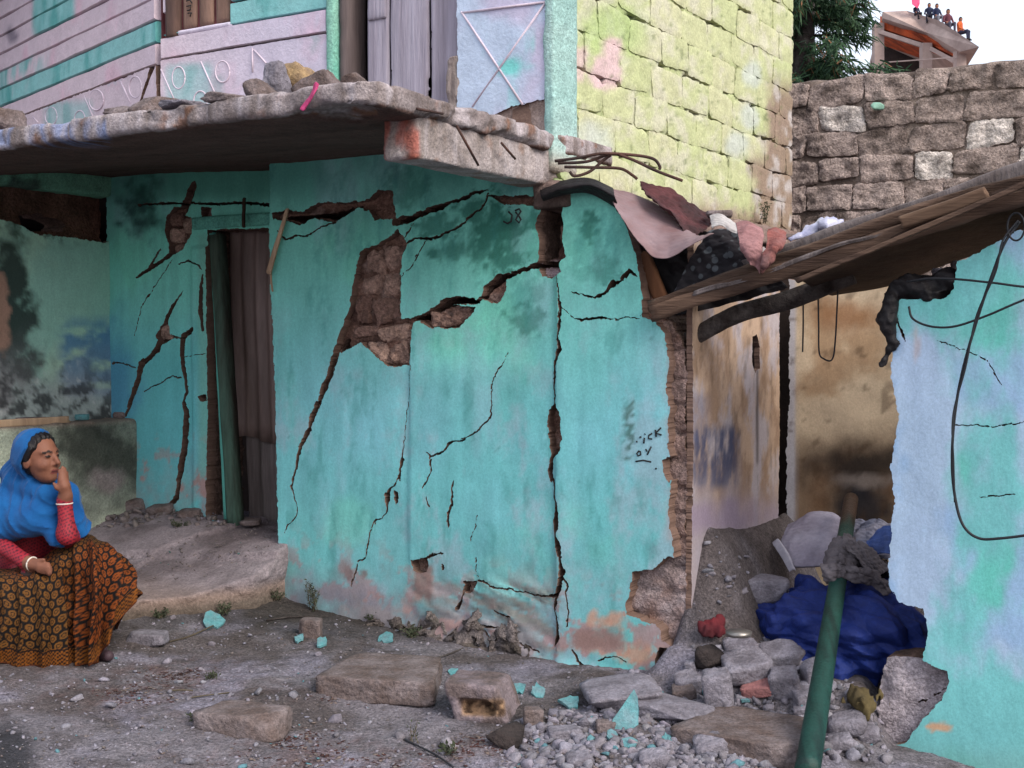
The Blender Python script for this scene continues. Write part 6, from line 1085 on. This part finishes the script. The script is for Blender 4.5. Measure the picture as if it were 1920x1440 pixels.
cpn = np.tile(lin(158, 104, 82), (len(Vp), 1)); cpn = mixc(cpn, lin(128, 80, 64), sm(0, .4, fbm(Vp[:, 0] * 30, Vp[:, 1] * 30, Vp[:, 2] * 30, 3)) * .4)
onh = hd < .004
for sg in (1, -1):
    e = ((hf - .082) / .03) ** 2 + ((hs - .031 * sg) / .014) ** 2 + ((hu - .011) / .0062) ** 2; cpn[onh & (e < 1)] = lin(34, 24, 22)
    bq = np.abs(hu - (.034 - .3 * np.abs(np.abs(hs) - .03))) < .0055; cpn[onh & bq & (hf > .045) & (np.abs(hs - .034 * sg) < .021)] = lin(46, 32, 30)
cpn[onh & (hf > .06) & (np.abs(hs) < .024) & (np.abs(hu + .062) < .011)] = lin(138, 70, 66); cpn[onh & (hf > .06) & (np.abs(hs) < .024) & (np.abs(hu + .062) < .003)] = lin(80, 40, 40)
rm = (dr < ds) & (dr < dl + .02) & ~onh; pat = np.sin(Vp[:, 2] * 330 + Vp[:, 0] * 90) * np.sin(Vp[:, 0] * 260 - Vp[:, 2] * 60); cpn[rm] = np.where((pat > .25)[:, None], lin(96, 34, 52), lin(190, 52, 66))[rm]; cpn[(dl < ds) & ~rm & ~onh] = lin(60, 40, 34); cpn[(Vp[:, 2] < .085) & (dl < .02)] = lin(90, 70, 78)
mesh('body', Vp, Fp, mk('skin_and_sleeves', attr=True, k=.52, var=.08, bump=.12, bs=70, rough=.6), person, True, cpn)
# hair
def hair_sd(X, Y, Zz):
    h, f, s, u = head_sd(X, Y, Zz); c = (np.sqrt(((f + .012) / .104) ** 2 + (s / .092) ** 2 + ((u - .025) / .108) ** 2) - 1) * .092
    cut = f - (.060 - .55 * np.maximum(0, .055 - u) - .35 * np.abs(s)); return np.maximum(c, cut) + .003 * np.sin(s * 260 + f * 60)
Vh, Fh = surfnet(hair_sd, HC - .16, HC + .16, .006); mesh('hair', Vh, Fh, mk('black_hair', lin(26, 22, 24), lin(14, 12, 14), bump=.3, bs=80, rough=.45), person)
# shawl: hood and cape
chin = W(100, 930, 6.0)
def shawl_sd(X, Y, Zz):
    h, f, s, u = head_sd(X, Y, Zz); hood = (np.sqrt(((f + .028) / .126) ** 2 + (s / .104) ** 2 + ((u - .022) / .128) ** 2) - 1) * .104
    hood = np.maximum(hood, f - (.030 - .55 * np.maximum(0, .06 - u) - .25 * np.abs(s) + .35 * np.maximum(0, -.05 - u)))
    d = smin(hood, sd_cap(X, Y, Zz, W(40, 890, 6.24), W(50, 950, 6.25), .10, .15), .06)
    for a, b, r0, r1 in ((W(78, 922, 6.10), W(104, 930, 6.06), .055, .04), (W(30, 905, 6.16), W(84, 926, 6.08), .07, .06), (W(5, 960, 6.16), W(100, 965, 6.10), .13, .085), (W(-10, 990, 6.14), W(60, 975, 6.06), .09, .08), (W(70, 960, 6.08), W(104, 1010, 6.03), .07, .035), (W(104, 1005, 6.03), W(117, 1020, 6.02), .04, .022), (W(130, 925, 6.14), W(148, 985, 6.12), .05, .055), (W(110, 915, 6.14), W(132, 930, 6.13), .05, .05), (W(60, 890, 6.2), W(110, 930, 6.18), .1, .08), (W(140, 985, 6.10), W(152, 996, 6.08), .045, .03)):
        d = smin(d, sd_cap(X, Y, Zz, a, b, r0, r1), .035)
    rr = np.sqrt((X - chin[0]) ** 2 + (Y - chin[1]) ** 2 + ((Zz - chin[2]) * .9) ** 2); q_ = rr * 40 + 3.5 * fbm(X * 4, Y * 4, Zz * 4, 3); fo = -(1 - 2 * np.abs(np.sin(q_)) ** .5); fo = fo * (.35 + 1.1 * vn(X * 7, Y * 7, Zz * 7))
    d = d + .0055 * (1 - 2 * np.abs(np.sin(rr * 70 + 60 * (X - Zz) * .25 + 3 * fbm(X * 6, Y * 6, Zz * 6, 2))) ** .45) * -1 * vn(X * 9, Y * 9, Zz * 9) + .0085 * fo * sm(.02, .12, rr) * (1 - .65 * sm(.02, -.04, -u - .09) ) + .004 * fbm(X * 16, Y * 16, Zz * 16, 3)
    return np.maximum(d, -(h - .004))
Vw, Fw = surfnet(shawl_sd, (-2.80, 5.86, .50), (-1.90, 6.50, 1.13), .0062)
mesh('shawl', Vw, Fw, mk('blue_wool', lin(24, 112, 186), lin(18, 96, 168), sc=8, k=.5, var=.12, bump=.25, bs=160, rough=.9, sheen=.08), person)
# skirt
SK = [[(-110, 1060, 6.35), (-40, 1062, 6.15), (20, 1064, 6.10), (70, 1052, 6.12), (115, 1022, 6.14), (155, 1004, 6.18), (185, 1012, 6.25), (190, 1020, 6.45), (120, 1010, 6.6)],
      [(-130, 1085, 6.10), (-40, 1088, 5.96), (25, 1088, 5.92), (80, 1076, 5.93), (125, 1048, 5.98), (165, 1020, 5.98), (205, 1030, 6.05), (212, 1040, 6.3), (150, 1040, 6.6)],
      [(-145, 1150, 6.00), (-40, 1150, 5.88), (30, 1150, 5.86), (88, 1142, 5.87), (132, 1118, 5.97), (172, 1085, 5.90), (222, 1064, 5.99), (236, 1066, 6.25), (180, 1090, 6.6)],
      [(-155, 1210, 5.98), (-40, 1206, 5.87), (30, 1208, 5.85), (92, 1204, 5.86), (136, 1186, 5.97), (172, 1150, 5.88), (226, 1106, 5.96), (250, 1090, 6.2), (200, 1150, 6.6)],
      [(-160, 1242, 5.98), (-40, 1240, 5.88), (30, 1250, 5.87), (95, 1252, 5.88), (140, 1246, 5.96), (174, 1244, 5.90), (222, 1176, 5.94), (262, 1114, 6.15), (210, 1200, 6.6)]]
nu_, nv_ = 300, 170; SG = patch([[W(*q) for q in r] for r in SK], nu_, nv_)
du = np.gradient(SG, axis=1); dv = np.gradient(SG, axis=0); nn = np.cross(du, dv); nn /= np.linalg.norm(nn, axis=2)[..., None] + 1e-9
if nn[nv_ // 2, nu_ // 3, 1] > 0: nn = -nn
UU, VV = np.meshgrid(np.linspace(0, 1, nu_), np.linspace(0, 1, nv_)); ph = UU * 34 + 1.6 * fbm(UU * 6, VV * 2, 3, 2) + 2.0 * VV * (UU - .5)
fold = (1 - np.abs(np.sin(ph)) ** .8 * 2) * sm(.0, .5, VV) * .026 * (.4 + 1.0 * vn(UU * 9, 2.0)) + .01 * fbm(UU * 12, VV * 6, 5, 3)
deep_ = -.05 * np.exp(-((UU - .535 - .03 * VV) / .014) ** 2) * sm(.25, .6, VV) - .035 * np.exp(-((UU - .60) / .010) ** 2) * sm(.5, .9, VV); SG = SG + nn * (fold + deep_)[..., None]
su = np.concatenate([np.zeros((nv_, 1)), np.cumsum(np.linalg.norm(np.diff(SG, axis=1), axis=2), 1)], 1); sv = np.concatenate([np.zeros((1, nu_)), np.cumsum(np.linalg.norm(np.diff(SG, axis=0), axis=2), 0)], 0); su = su.mean(0)[None] + 0 * su
gx_, gy_ = su / .046, sv / (.046 * .866 * 2) * 1.0
def cell(ox, oy):
    a = (gx_ + ox) % 1 - .5; b = ((gy_ + oy) % 1 - .5) * 1.732; return np.hypot(a, b), np.arctan2(b, a)
d1, a1 = cell(0, 0); d2, a2_ = cell(.5, .5); dd_ = np.minimum(d1, d2); aa = np.where(d1 < d2, a1, a2_)
gold = lin(168, 110, 46); org = lin(196, 98, 30); blk = lin(26, 16, 14)
cs_ = np.tile(blk, (nv_, nu_, 1)); pet = (dd_ < .385) & ~((dd_ > .15) & (dd_ < .22)); warm = sm(-.2, .4, fbm(su * 3, sv * 3, 2, 2))[..., None]; cs_ = np.where(pet[..., None], gold * (1 - warm) + org * warm, cs_)
hem = sv.max(0)[None] - sv; bd = hem < .085; fine = (np.sin(su * 330) * np.sin(hem * 330 + np.sin(su * 160)) > -.1) & (np.abs(hem - .078) > .004); cs_ = np.where(bd[..., None], np.where(fine[..., None], lin(190, 110, 30), lin(40, 18, 12)), cs_); cs_ = np.where((hem < .006)[..., None], lin(140, 70, 30), cs_)
CCo = np.concatenate([cs_.reshape(-1, 3)] * 2)
sheet('skirt', SG, .004, mk('printed_cotton', attr=True, k=.29, var=.2, bump=.1, bs=120, rough=.85), person, col=lambda V: CCo)
# bangles
M['bang'] = mk('white_bangle', lin(214, 206, 196), lin(190, 180, 170), bump=0, rough=.4)
def bangle(c, ax, r):
    ax = nrm(ax); a = nrm(np.cross(ax, [.3, .2, .9])); b = np.cross(ax, a); v, f = tubes([([c + r * (math.cos(t) * a + math.sin(t) * b) for t in np.linspace(0, 2 * math.pi, 24)], .004)], 6); mesh('bangle', v, f, M['bang'], person)
bangle(W(60, 1057, 5.95), W(74, 1061, 5.93) - W(46, 1052, 5.98), .031); bangle(W(121, 936, 5.99), W(121, 922, 5.99) - W(122, 942, 5.99), .032); bangle(W(121, 944, 5.99), W(121, 922, 5.99) - W(122, 942, 5.99), .036)
# ------------------------------------------------------------------ stone block retaining wall behind
sw = thing('stone_wall', 'tall wall of rough grey-brown stone blocks behind the ruined room', 'stone wall', RWF.w(1.5, 0.))
def swc(u, v, px, py, P, seed):
    rs = np.random.RandomState(int(seed) + 11); k = rs.rand(); c0 = (lin(158, 142, 136) * (1 - k) + lin(132, 118, 112) * k) * 1.5
    if rs.rand() < .16: c0 = lin(198, 188, 182) * 1.4
    c = np.tile(c0, (len(px), 1)); n = fbm(P[:, 0] * 8, P[:, 1] * 8, P[:, 2] * 8, 5, .6); c = mixc(c, lin(78, 66, 60), sm(.0, .45, n) * .75); c = mixc(c, lin(60, 58, 56), sm(150, 110, py - (1700 - px) * .1) * sm(-.2, .3, n) * .5); return c
TOPW = RWF.uv(1480, 155)[1]
mort = boxw('mortar', RWF, -.02, 4.6, .3, TOPW, -.45, -.002, M['concattr'], sw, lambda u, v, px, py, P, d: mixc(np.tile(lin(140, 126, 118), (len(u), 1)) * 1.5, lin(96, 84, 78) * 1.3, sm(-.2, .3, fbm(P[:, 0] * 7, P[:, 1] * 7, P[:, 2] * 7, 4))), res=.035, amp=.016, nf=8)
rs_ = np.random.RandomState(12); z1 = TOPW - .015; r_ = 0
while z1 > 1.5:
    hgt = .205 + .02 * rs_.rand(); u = -.2 * rs_.rand() - .0
    while u < 3.4:
        L = .26 + .22 * rs_.rand(); a, b = max(u, -.015), u + L; u += L
        if b - a < .07: continue
        g = .003 + .006 * rs_.rand()
        blockmesh('stone_block', RWF, a + g, b - g, z1 - hgt + g + .012 * rs_.randn(), z1 - g, .018 + .014 * rs_.rand(), .12, M['stone'], sw, r_ * 50 + int(u * 9), swc, res=14, rnd=.14, amp=.02, pill=.07, jit=.07)
    z1 -= hgt; r_ += 1
dp_ = boxs('drain_pipe', RWF, -.12, -.05, 2.42, 2.66, .02, .09, mk('pink_pipe', lin(190, 120, 124), lin(150, 100, 104)), None); setp(dp_, 'short pink painted post between the green wall and stone wall', 'post')
tsc = rock('green_scrap', 'pale green scrap lodged in the stone wall', 'scrap', 1645, 197, 26, 16, mk('pale_green', lin(150, 190, 172), lin(120, 160, 145)), 301, dpt=.03, Y=10.05, s=3, flat=0)
# ------------------------------------------------------------------ far concrete frame building with people on its roof
D = 48.0
bld = thing('concrete_building', 'unfinished concrete frame building with orange brick infill on the hill', 'building', at(1740, 200, D))
M['far_conc'] = mk('far_concrete', lin(190, 168, 158), lin(160, 138, 130), sc=.8, bump=.2, bs=4); M['far_brick'] = mk('orange_brick', lin(222, 106, 62), lin(150, 74, 52), sc=2.5, var=.4, bump=.4, bs=6, streak=(1, 1, .35))
def prism(name, pts, back, m, parent):    # pixel outline at depth D pushed back
    A_ = [at(*p) if len(p) == 3 else at(*p, D) for p in pts]; B_ = [a + np.array(back) for a in A_]; L = len(A_); F = [tuple(range(L - 1, -1, -1)), tuple(range(L, 2 * L))] + [(i, (i + 1) % L, (i + 1) % L + L, i + L) for i in range(L)]
    o = mesh(name, np.array(A_ + B_), F, m, parent, False); bm = bmesh.new(); bm.from_mesh(o.data); bmesh.ops.recalc_face_normals(bm, faces=bm.faces); bm.to_mesh(o.data); bm.free(); return o
prism('roof_slab', [(1655, 22, 50), (1700, 20, 50), (1760, 38, 48), (1836, 88, 46), (1800, 97, 47), (1740, 62, 48.5), (1655, 34, 50)], (2, 9, 0), M['far_conc'], bld)
prism('brick_infill', [(1650, 30, 50.6), (1745, 60, 49), (1800, 98, 47.6), (1800, 112, 47.6), (1746, 84, 49), (1650, 52, 50.6)], (1, 3, 0), M['far_brick'], bld)
prism('ceiling_beam', [(1640, 52, 50.4), (1740, 84, 48.8), (1800, 116, 47.4), (1798, 124, 47.4), (1738, 92, 48.8), (1640, 60, 50.4)], (.5, .6, 0), M['far_conc'], bld)
for x_, w_, yt, yb, dd in ((1640, 18, 42, 200, 50.3), (1730, 18, 80, 200, 48.7), (1794, 18, 92, 200, 47.3)): prism('column', [(x_, yt, dd), (x_ + w_, yt, dd), (x_ + w_, yb, dd), (x_, yb, dd)], (.0, .4, 0), M['far_conc'], bld)
prism('back_wall', [(1640, 60, 54), (1800, 90, 52), (1800, 200, 52), (1640, 200, 54)], (0, .3, 0), M['void'], bld); prism('floor_slab', [(1630, 160, 50), (1830, 160, 46), (1830, 175, 46), (1630, 175, 50)], (2, 9, 0), M['far_conc'], bld)
prism('railing', [(1655, 118, 50.2), (1795, 108, 47.2), (1795, 106, 47.2), (1655, 116, 50.2)], (0, .05, 0), M['far_conc'], bld)
hill = prism('hillside', [(1300, 170, 58), (2100, 150, 58), (2100, 700, 58), (1300, 700, 58)], (0, 40, 0), mk('hillside', lin(80, 84, 62), lin(60, 62, 48)), None); setp(hill, kind='structure')
def sitter(label, px, py, hpx, shirt, legs_, Y, turn=0.0, stand=False, head=(60, 44, 38)):
    b = at(px, py + hpx * .5, Y); s = hpx * Y / FPX / .92; cs_, sn_ = math.cos(turn), math.sin(turn)
    L = lambda x, y, z: b + s * np.array([x * cs_ - y * sn_, x * sn_ + y * cs_, z])
    hip, sh, hd = L(0, 0, .10), L(0, .02, .52), L(0, -.02, .76)
    limbs = [(hip, sh, .13, .15), (L(-.14, .02, .52), L(.14, .02, .52), .08, .08), (sh, L(0, 0, .66), .07, .05), (L(-.19, .02, .5), L(-.24, -.06, .28), .055, .045), (L(-.24, -.06, .28), L(-.14, -.24, .2), .045, .035), (L(.19, .02, .5), L(.24, -.06, .28), .055, .045), (L(.24, -.06, .28), L(.14, -.24, .2), .045, .035),
             (L(-.09, 0, .09), L(-.12, -.40, .12), .09, .07), (L(.09, 0, .09), L(.12, -.40, .12), .09, .07), (L(-.12, -.40, .12), L(-.12, -.42, -.28), .07, .05), (L(.12, -.40, .12), L(.12, -.42, -.28), .07, .05), (L(-.12, -.42, -.30), L(-.12, -.55, -.32), .045, .04), (L(.12, -.42, -.30), L(.12, -.55, -.32), .045, .04)]
    def f(X, Y_, Zz):
        d = sd_ell(X, Y_, Zz, hd, (.095 * s, .11 * s, .13 * s))
        for a, c, r0, r1 in limbs: d = smin(d, sd_cap(X, Y_, Zz, a, c, r0 * s, r1 * s), .03 * s)
        return d
    V, F = surfnet(f, b - s * np.array([.5, .75, .5]), b + s * np.array([.5, .75, 1.0]), .03 * s); h = (V - b)[:, 2] / s; loc = (V - b) / s; yy = -sn_ * loc[:, 0] + cs_ * loc[:, 1]
    c = np.tile(np.array(lin(*shirt)), (len(V), 1)); c[(h < .2) & (yy < -.02) | (h < .12)] = lin(*legs_); c[h > .64] = lin(150, 104, 84); c[(h > .78) | ((h > .68) & (yy > .02))] = lin(30, 24, 24); c[(h < -.26)] = lin(40, 36, 36)
    hands = (h > .12) & (h < .24) & (yy < -.19) & (yy > -.28) & (np.abs(cs_ * loc[:, 0] + sn_ * loc[:, 1]) > .1); c[hands] = lin(150, 104, 84)
    o = mesh('person', V, F, M['people'], None, True, c); setp(o, label, 'person', 'people sitting on the far roof'); return o
M['people'] = mk('clothes', attr=True, var=.15, bump=.1, bs=8)
sitter('person in dark clothes under the pink cloth on the far roof', 1718, 18, 24, (44, 40, 60), (40, 38, 48), 49.5, .3)
sitter('person in dark clothes in the middle of the far roof group, left one', 1742, 20, 30, (40, 44, 66), (44, 44, 56), 49, -.3); sitter('person in dark blue in the middle of the far roof group, right one', 1756, 22, 32, (34, 40, 66), (120, 120, 130), 48.7, .2)
sitter('person in maroon and navy sitting alone on the far roof edge', 1777, 34, 36, (92, 50, 60), (70, 70, 84), 48, .2); sitter('person in orange sitting rightmost on the far roof edge', 1800, 48, 34, (190, 92, 48), (44, 46, 66), 47.2, .9)
pk = prism('pink_cloth', [(1706, -30, 49.2), (1722, -30, 49.2), (1722, 5, 49.2), (1718, 14, 49.2), (1710, 8, 49.2)], (.1, .15, 0), mk('pink_flag', lin(238, 90, 130), lin(220, 80, 120)), None); setp(pk, 'bright pink cloth held up on the far roof', 'cloth')
# ------------------------------------------------------------------ dark conifer behind the stone wall
tree = thing('conifer_tree', 'dark green feathery conifer behind the stone wall', 'tree', at(1530, 300, 17)); rs = np.random.RandomState(4); TB = at(1500, 560, 17)
v, f = tubes([([TB + [0, 0, -2], TB + [0, 0, 3], TB + [.1, 0, 7.5]], [.22, .17, .04])], 10); mesh('trunk', v, f, M['bark'], tree)
V = []; F = []; CCs = []; br = []
for k in range(150):
    z = .6 + 6.5 * rs.rand(); a = rs.rand() * 6.283; Lb = (1.75 - .17 * z) * (.7 + .4 * rs.rand()); p = TB + np.array([0, 0, z]); d = np.array([math.cos(a), math.sin(a), .05 - .1 * rs.rand()])
    pts = [p + d * Lb * s + np.array([0, 0, -.25 * (s * Lb) ** 2 * .4]) for s in np.linspace(0, 1, 6)]; br.append((pts, np.linspace(.025, .006, 6)))
    for s in np.linspace(.2, 1, 22):
        c = p + d * Lb * s + np.array([0, 0, -.1 * (s * Lb) ** 2])
        for _ in range(11):
            dd = rs.randn(3) * [1, 1, .5] + d * .9 + [0, 0, -1.1]; dd /= np.linalg.norm(dd); l = .10 + .16 * rs.rand(); sd = np.cross(dd, rs.randn(3)); sd /= np.linalg.norm(sd) + 1e-9; o = c + rs.randn(3) * .05; wq = .004 + .006 * rs.rand(); b_ = len(V)
            V += [o - sd * wq, o + dd * l * .6 + sd * -wq * 1.3, o + dd * l, o + dd * l * .6 + sd * wq * 1.3, o + sd * wq]; F.append((b_, b_ + 1, b_ + 2, b_ + 3, b_ + 4)); g_ = rs.rand(); cc = lin(34, 58, 44) * (1 - g_) + lin(64, 92, 60) * g_
            if rs.rand() < .04: cc = lin(120, 84, 58)
            CCs += [cc] * 5
v, f = tubes(br, 5); mesh('branches', v, f, M['bark'], tree); cr_ = mesh('crown', V, F, mk('needles', attr=True, var=.2, bump=0, rough=.7), tree, False, np.array(CCs))
# ------------------------------------------------------------------ weeds, sticks, wires, small debris
M['leaf'] = mk('dusty_leaf', lin(92, 100, 74), lin(66, 72, 56), sc=20, k=.6, var=.3, bump=0, rough=.8); M['stem'] = mk('dry_stem', lin(120, 108, 88), lin(84, 74, 62), k=.6, bump=0)
def weed(label, base, h, n, seed, spread=.35, leaf=.014, cnt=26, name='weed'):
    rs = np.random.RandomState(seed); t = thing(name, label, 'weed', base); st = []; V = []; F = []
    for i in range(n):
        a = rs.rand() * 6.28; hh = h * (.5 + .5 * rs.rand()); tip = base + np.array([math.cos(a) * spread * hh, math.sin(a) * spread * hh, hh]); mid = (base + tip) / 2 + rs.randn(3) * hh * .06; pts = spline([base + rs.randn(3) * [.01, .01, 0], mid, tip], 8); st.append((pts, np.linspace(.0022, .0009, 8)))
        for _ in range(cnt):
            c = pts[rs.randint(2, 8)] + rs.randn(3) * .008; d = rs.randn(3) + [0, 0, .5]; d /= np.linalg.norm(d); s = np.cross(d, rs.randn(3)); s /= np.linalg.norm(s) + 1e-9; l = leaf * (.5 + rs.rand()); b = len(V); V += [c, c + d * l * .5 + s * l * .22, c + d * l, c + d * l * .5 - s * l * .22]; F.append((b, b + 1, b + 2, b + 3))
    v, f = tubes(st, 5); mesh('stems', v, f, M['stem'], t); mesh('leaves', V, F, M['leaf'], t, False)
weed('dusty weed growing at the left foot of the teal wall', gp(588, 1146), .19, 9, 1, .35); weed('low dark weed tuft between step and teal wall corner', gp(520, 1128), .09, 7, 2, .8); weed('dark green tuft on the door step', gp(338, 992), .05, 9, 3, 1.2); weed('thin weed stem in front of the large stone slab', gp(775, 1392), .12, 3, 4, .2, cnt=12)
weed('small green tuft in the open dirt right of the skirt', gp(398, 1275), .03, 8, 5, 1.3, .012); weed('scrubby grass tuft at the wall foot behind the large slab', gp(700, 1168), .05, 12, 6, 1.0); weed('second grass tuft at the wall foot, right of the first', gp(770, 1196), .05, 12, 7, 1.0); weed('sprig of leaves lying near the bottom edge of the picture', gp(840, 1412), .025, 5, 8, 2.0, .022, 14); weed('weed tuft under the step edge beside the skirt', gp(300, 1160), .05, 10, 9, .9); weed('weed tuft under the middle of the step edge', gp(420, 1150), .045, 10, 10, .9)
weed('green moss tuft left of the foreground stone', gp(368, 1350), .03, 9, 11, 1.2, .012); weed('green tuft at the foot of the green block wall', SIDE.w(2.75, 2.30, .08), .14, 7, 12, .25)
def stick(label, pts, r, m='stem', name='stick', cat='stick'):
    v, f = tubes([(spline(pts, 24), r)], 6); setp(mesh(name, v, f, M[m]), label, cat)
G3 = lambda px, py, up=.008: gp(px, py) + [0, 0, up]
stick('black wire lying on the dirt at the bottom edge', [G3(742, 1382), G3(775, 1398), G3(815, 1418), G3(850, 1442)], .004, 'cable', 'wire', 'wire'); stick('pale straw lying below the step', [G3(318, 1206), G3(355, 1196), G3(400, 1180, .02)], .004); stick('short pale twig on the dirt right of the skirt', [G3(320, 1298), G3(340, 1297), G3(362, 1298)], .003); stick('thin twig beside the foreground stone', [G3(352, 1312), G3(395, 1306), G3(430, 1302)], .003); stick('dark twig right of the large slab', [G3(815, 1237), G3(840, 1230), G3(868, 1218)], .004, 'bark')
stick('thin branch behind the small upright stone', [G3(500, 1166), G3(540, 1160), G3(590, 1158)], .005, 'bark')
pl = lambda px, py, n=.06: RET.p(px, py, up1 - n)
zt = RET.uv(150, 792, up1)[1]
plz = lambda px, dn=.1: np.array([*RET.w(RET.uv(px, 795, up1 - dn)[0], zt + .02, up1 - dn)])
plank('board', plz(-40, .08), plz(128, .06), .045, .025, M['lath'], None, up=UP, seed=21); bpy.data.objects['board']['label'] = 'pale rough board lying on the plinth above the shawl'; bpy.data.objects['board']['category'] = 'board'
for i, (px, w_, lb) in enumerate(((60, .10, 'crumbled masonry heap on the plinth, left of the board end'), (155, .05, 'teal-grey chip on the plinth right of the board'), (225, .05, 'small rubble at the right end of the plinth'))):
    v_, f_ = rockv(400 + i, 3, flat=1); p_ = plz(px, .16); setp(mesh('rubble_chunk', p_ + v_ * [w_, w_ * .7, .035], f_, M['chip' if i == 1 else 'rockb']), lb, 'rubble')
boxw('wall_footing', FAC, FAC.uv(1600, 1420)[0], 6.4, -.75, FAC.uv(1750, 1425)[1], -.1, .14, M['concattr'], room, lambda u, v, px, py, P, d: mixc(np.tile(lin(170, 160, 168), (len(u), 1)), lin(128, 116, 116), sm(-.2, .3, fbm(u * 8, v * 8, 3, 4))), res=.025, amp=.03, nf=6, r=.04)
for i, (x_, y_, w_, h_, lb) in enumerate(((1590, 1360, 70, 40, 'grey chunk right of the pole foot'), (1628, 1378, 40, 30, 'small chunk below the broken wall block'), (1575, 1395, 50, 30, 'flat chunk near the bottom edge right of the pole'), (1468, 1405, 60, 36, 'pale chunk left of the pole near the bottom edge'), (1330, 1400, 60, 36, 'pale angular chunk on the gravel near the bottom edge'), (1225, 1425, 56, 34, 'broken chunk in the gravel at the bottom edge'), (1085, 1425, 50, 26, 'flat stone in the gravel at the bottom edge, left'))): rock('rubble_chunk', lb, 'rubble', x_, y_, w_, h_, M['rockc'], 420 + i, dpt=w_ * .0009, group='rubble chunks in the doorway', s=3, tilt=(.2, .2))
for i, (x_, y_, w_, h_, lb) in enumerate(((470, 978, 40, 14, 'flat stone at the door sill'), (250, 946, 40, 24, 'broken chunk against the plinth corner'), (300, 955, 50, 20, 'rubble chunk at the foot of the left crack'), (355, 962, 44, 18, 'rubble chunk under the door frame'), (210, 952, 50, 18, 'low chunk beside the shawl on the step'))): rock('rubble_chunk', lb, 'rubble', x_, y_, w_, h_, M['rockb'], 440 + i, dpt=w_ * .0012, group='rubble chunks on the step', s=3, tilt=(.15, .1))
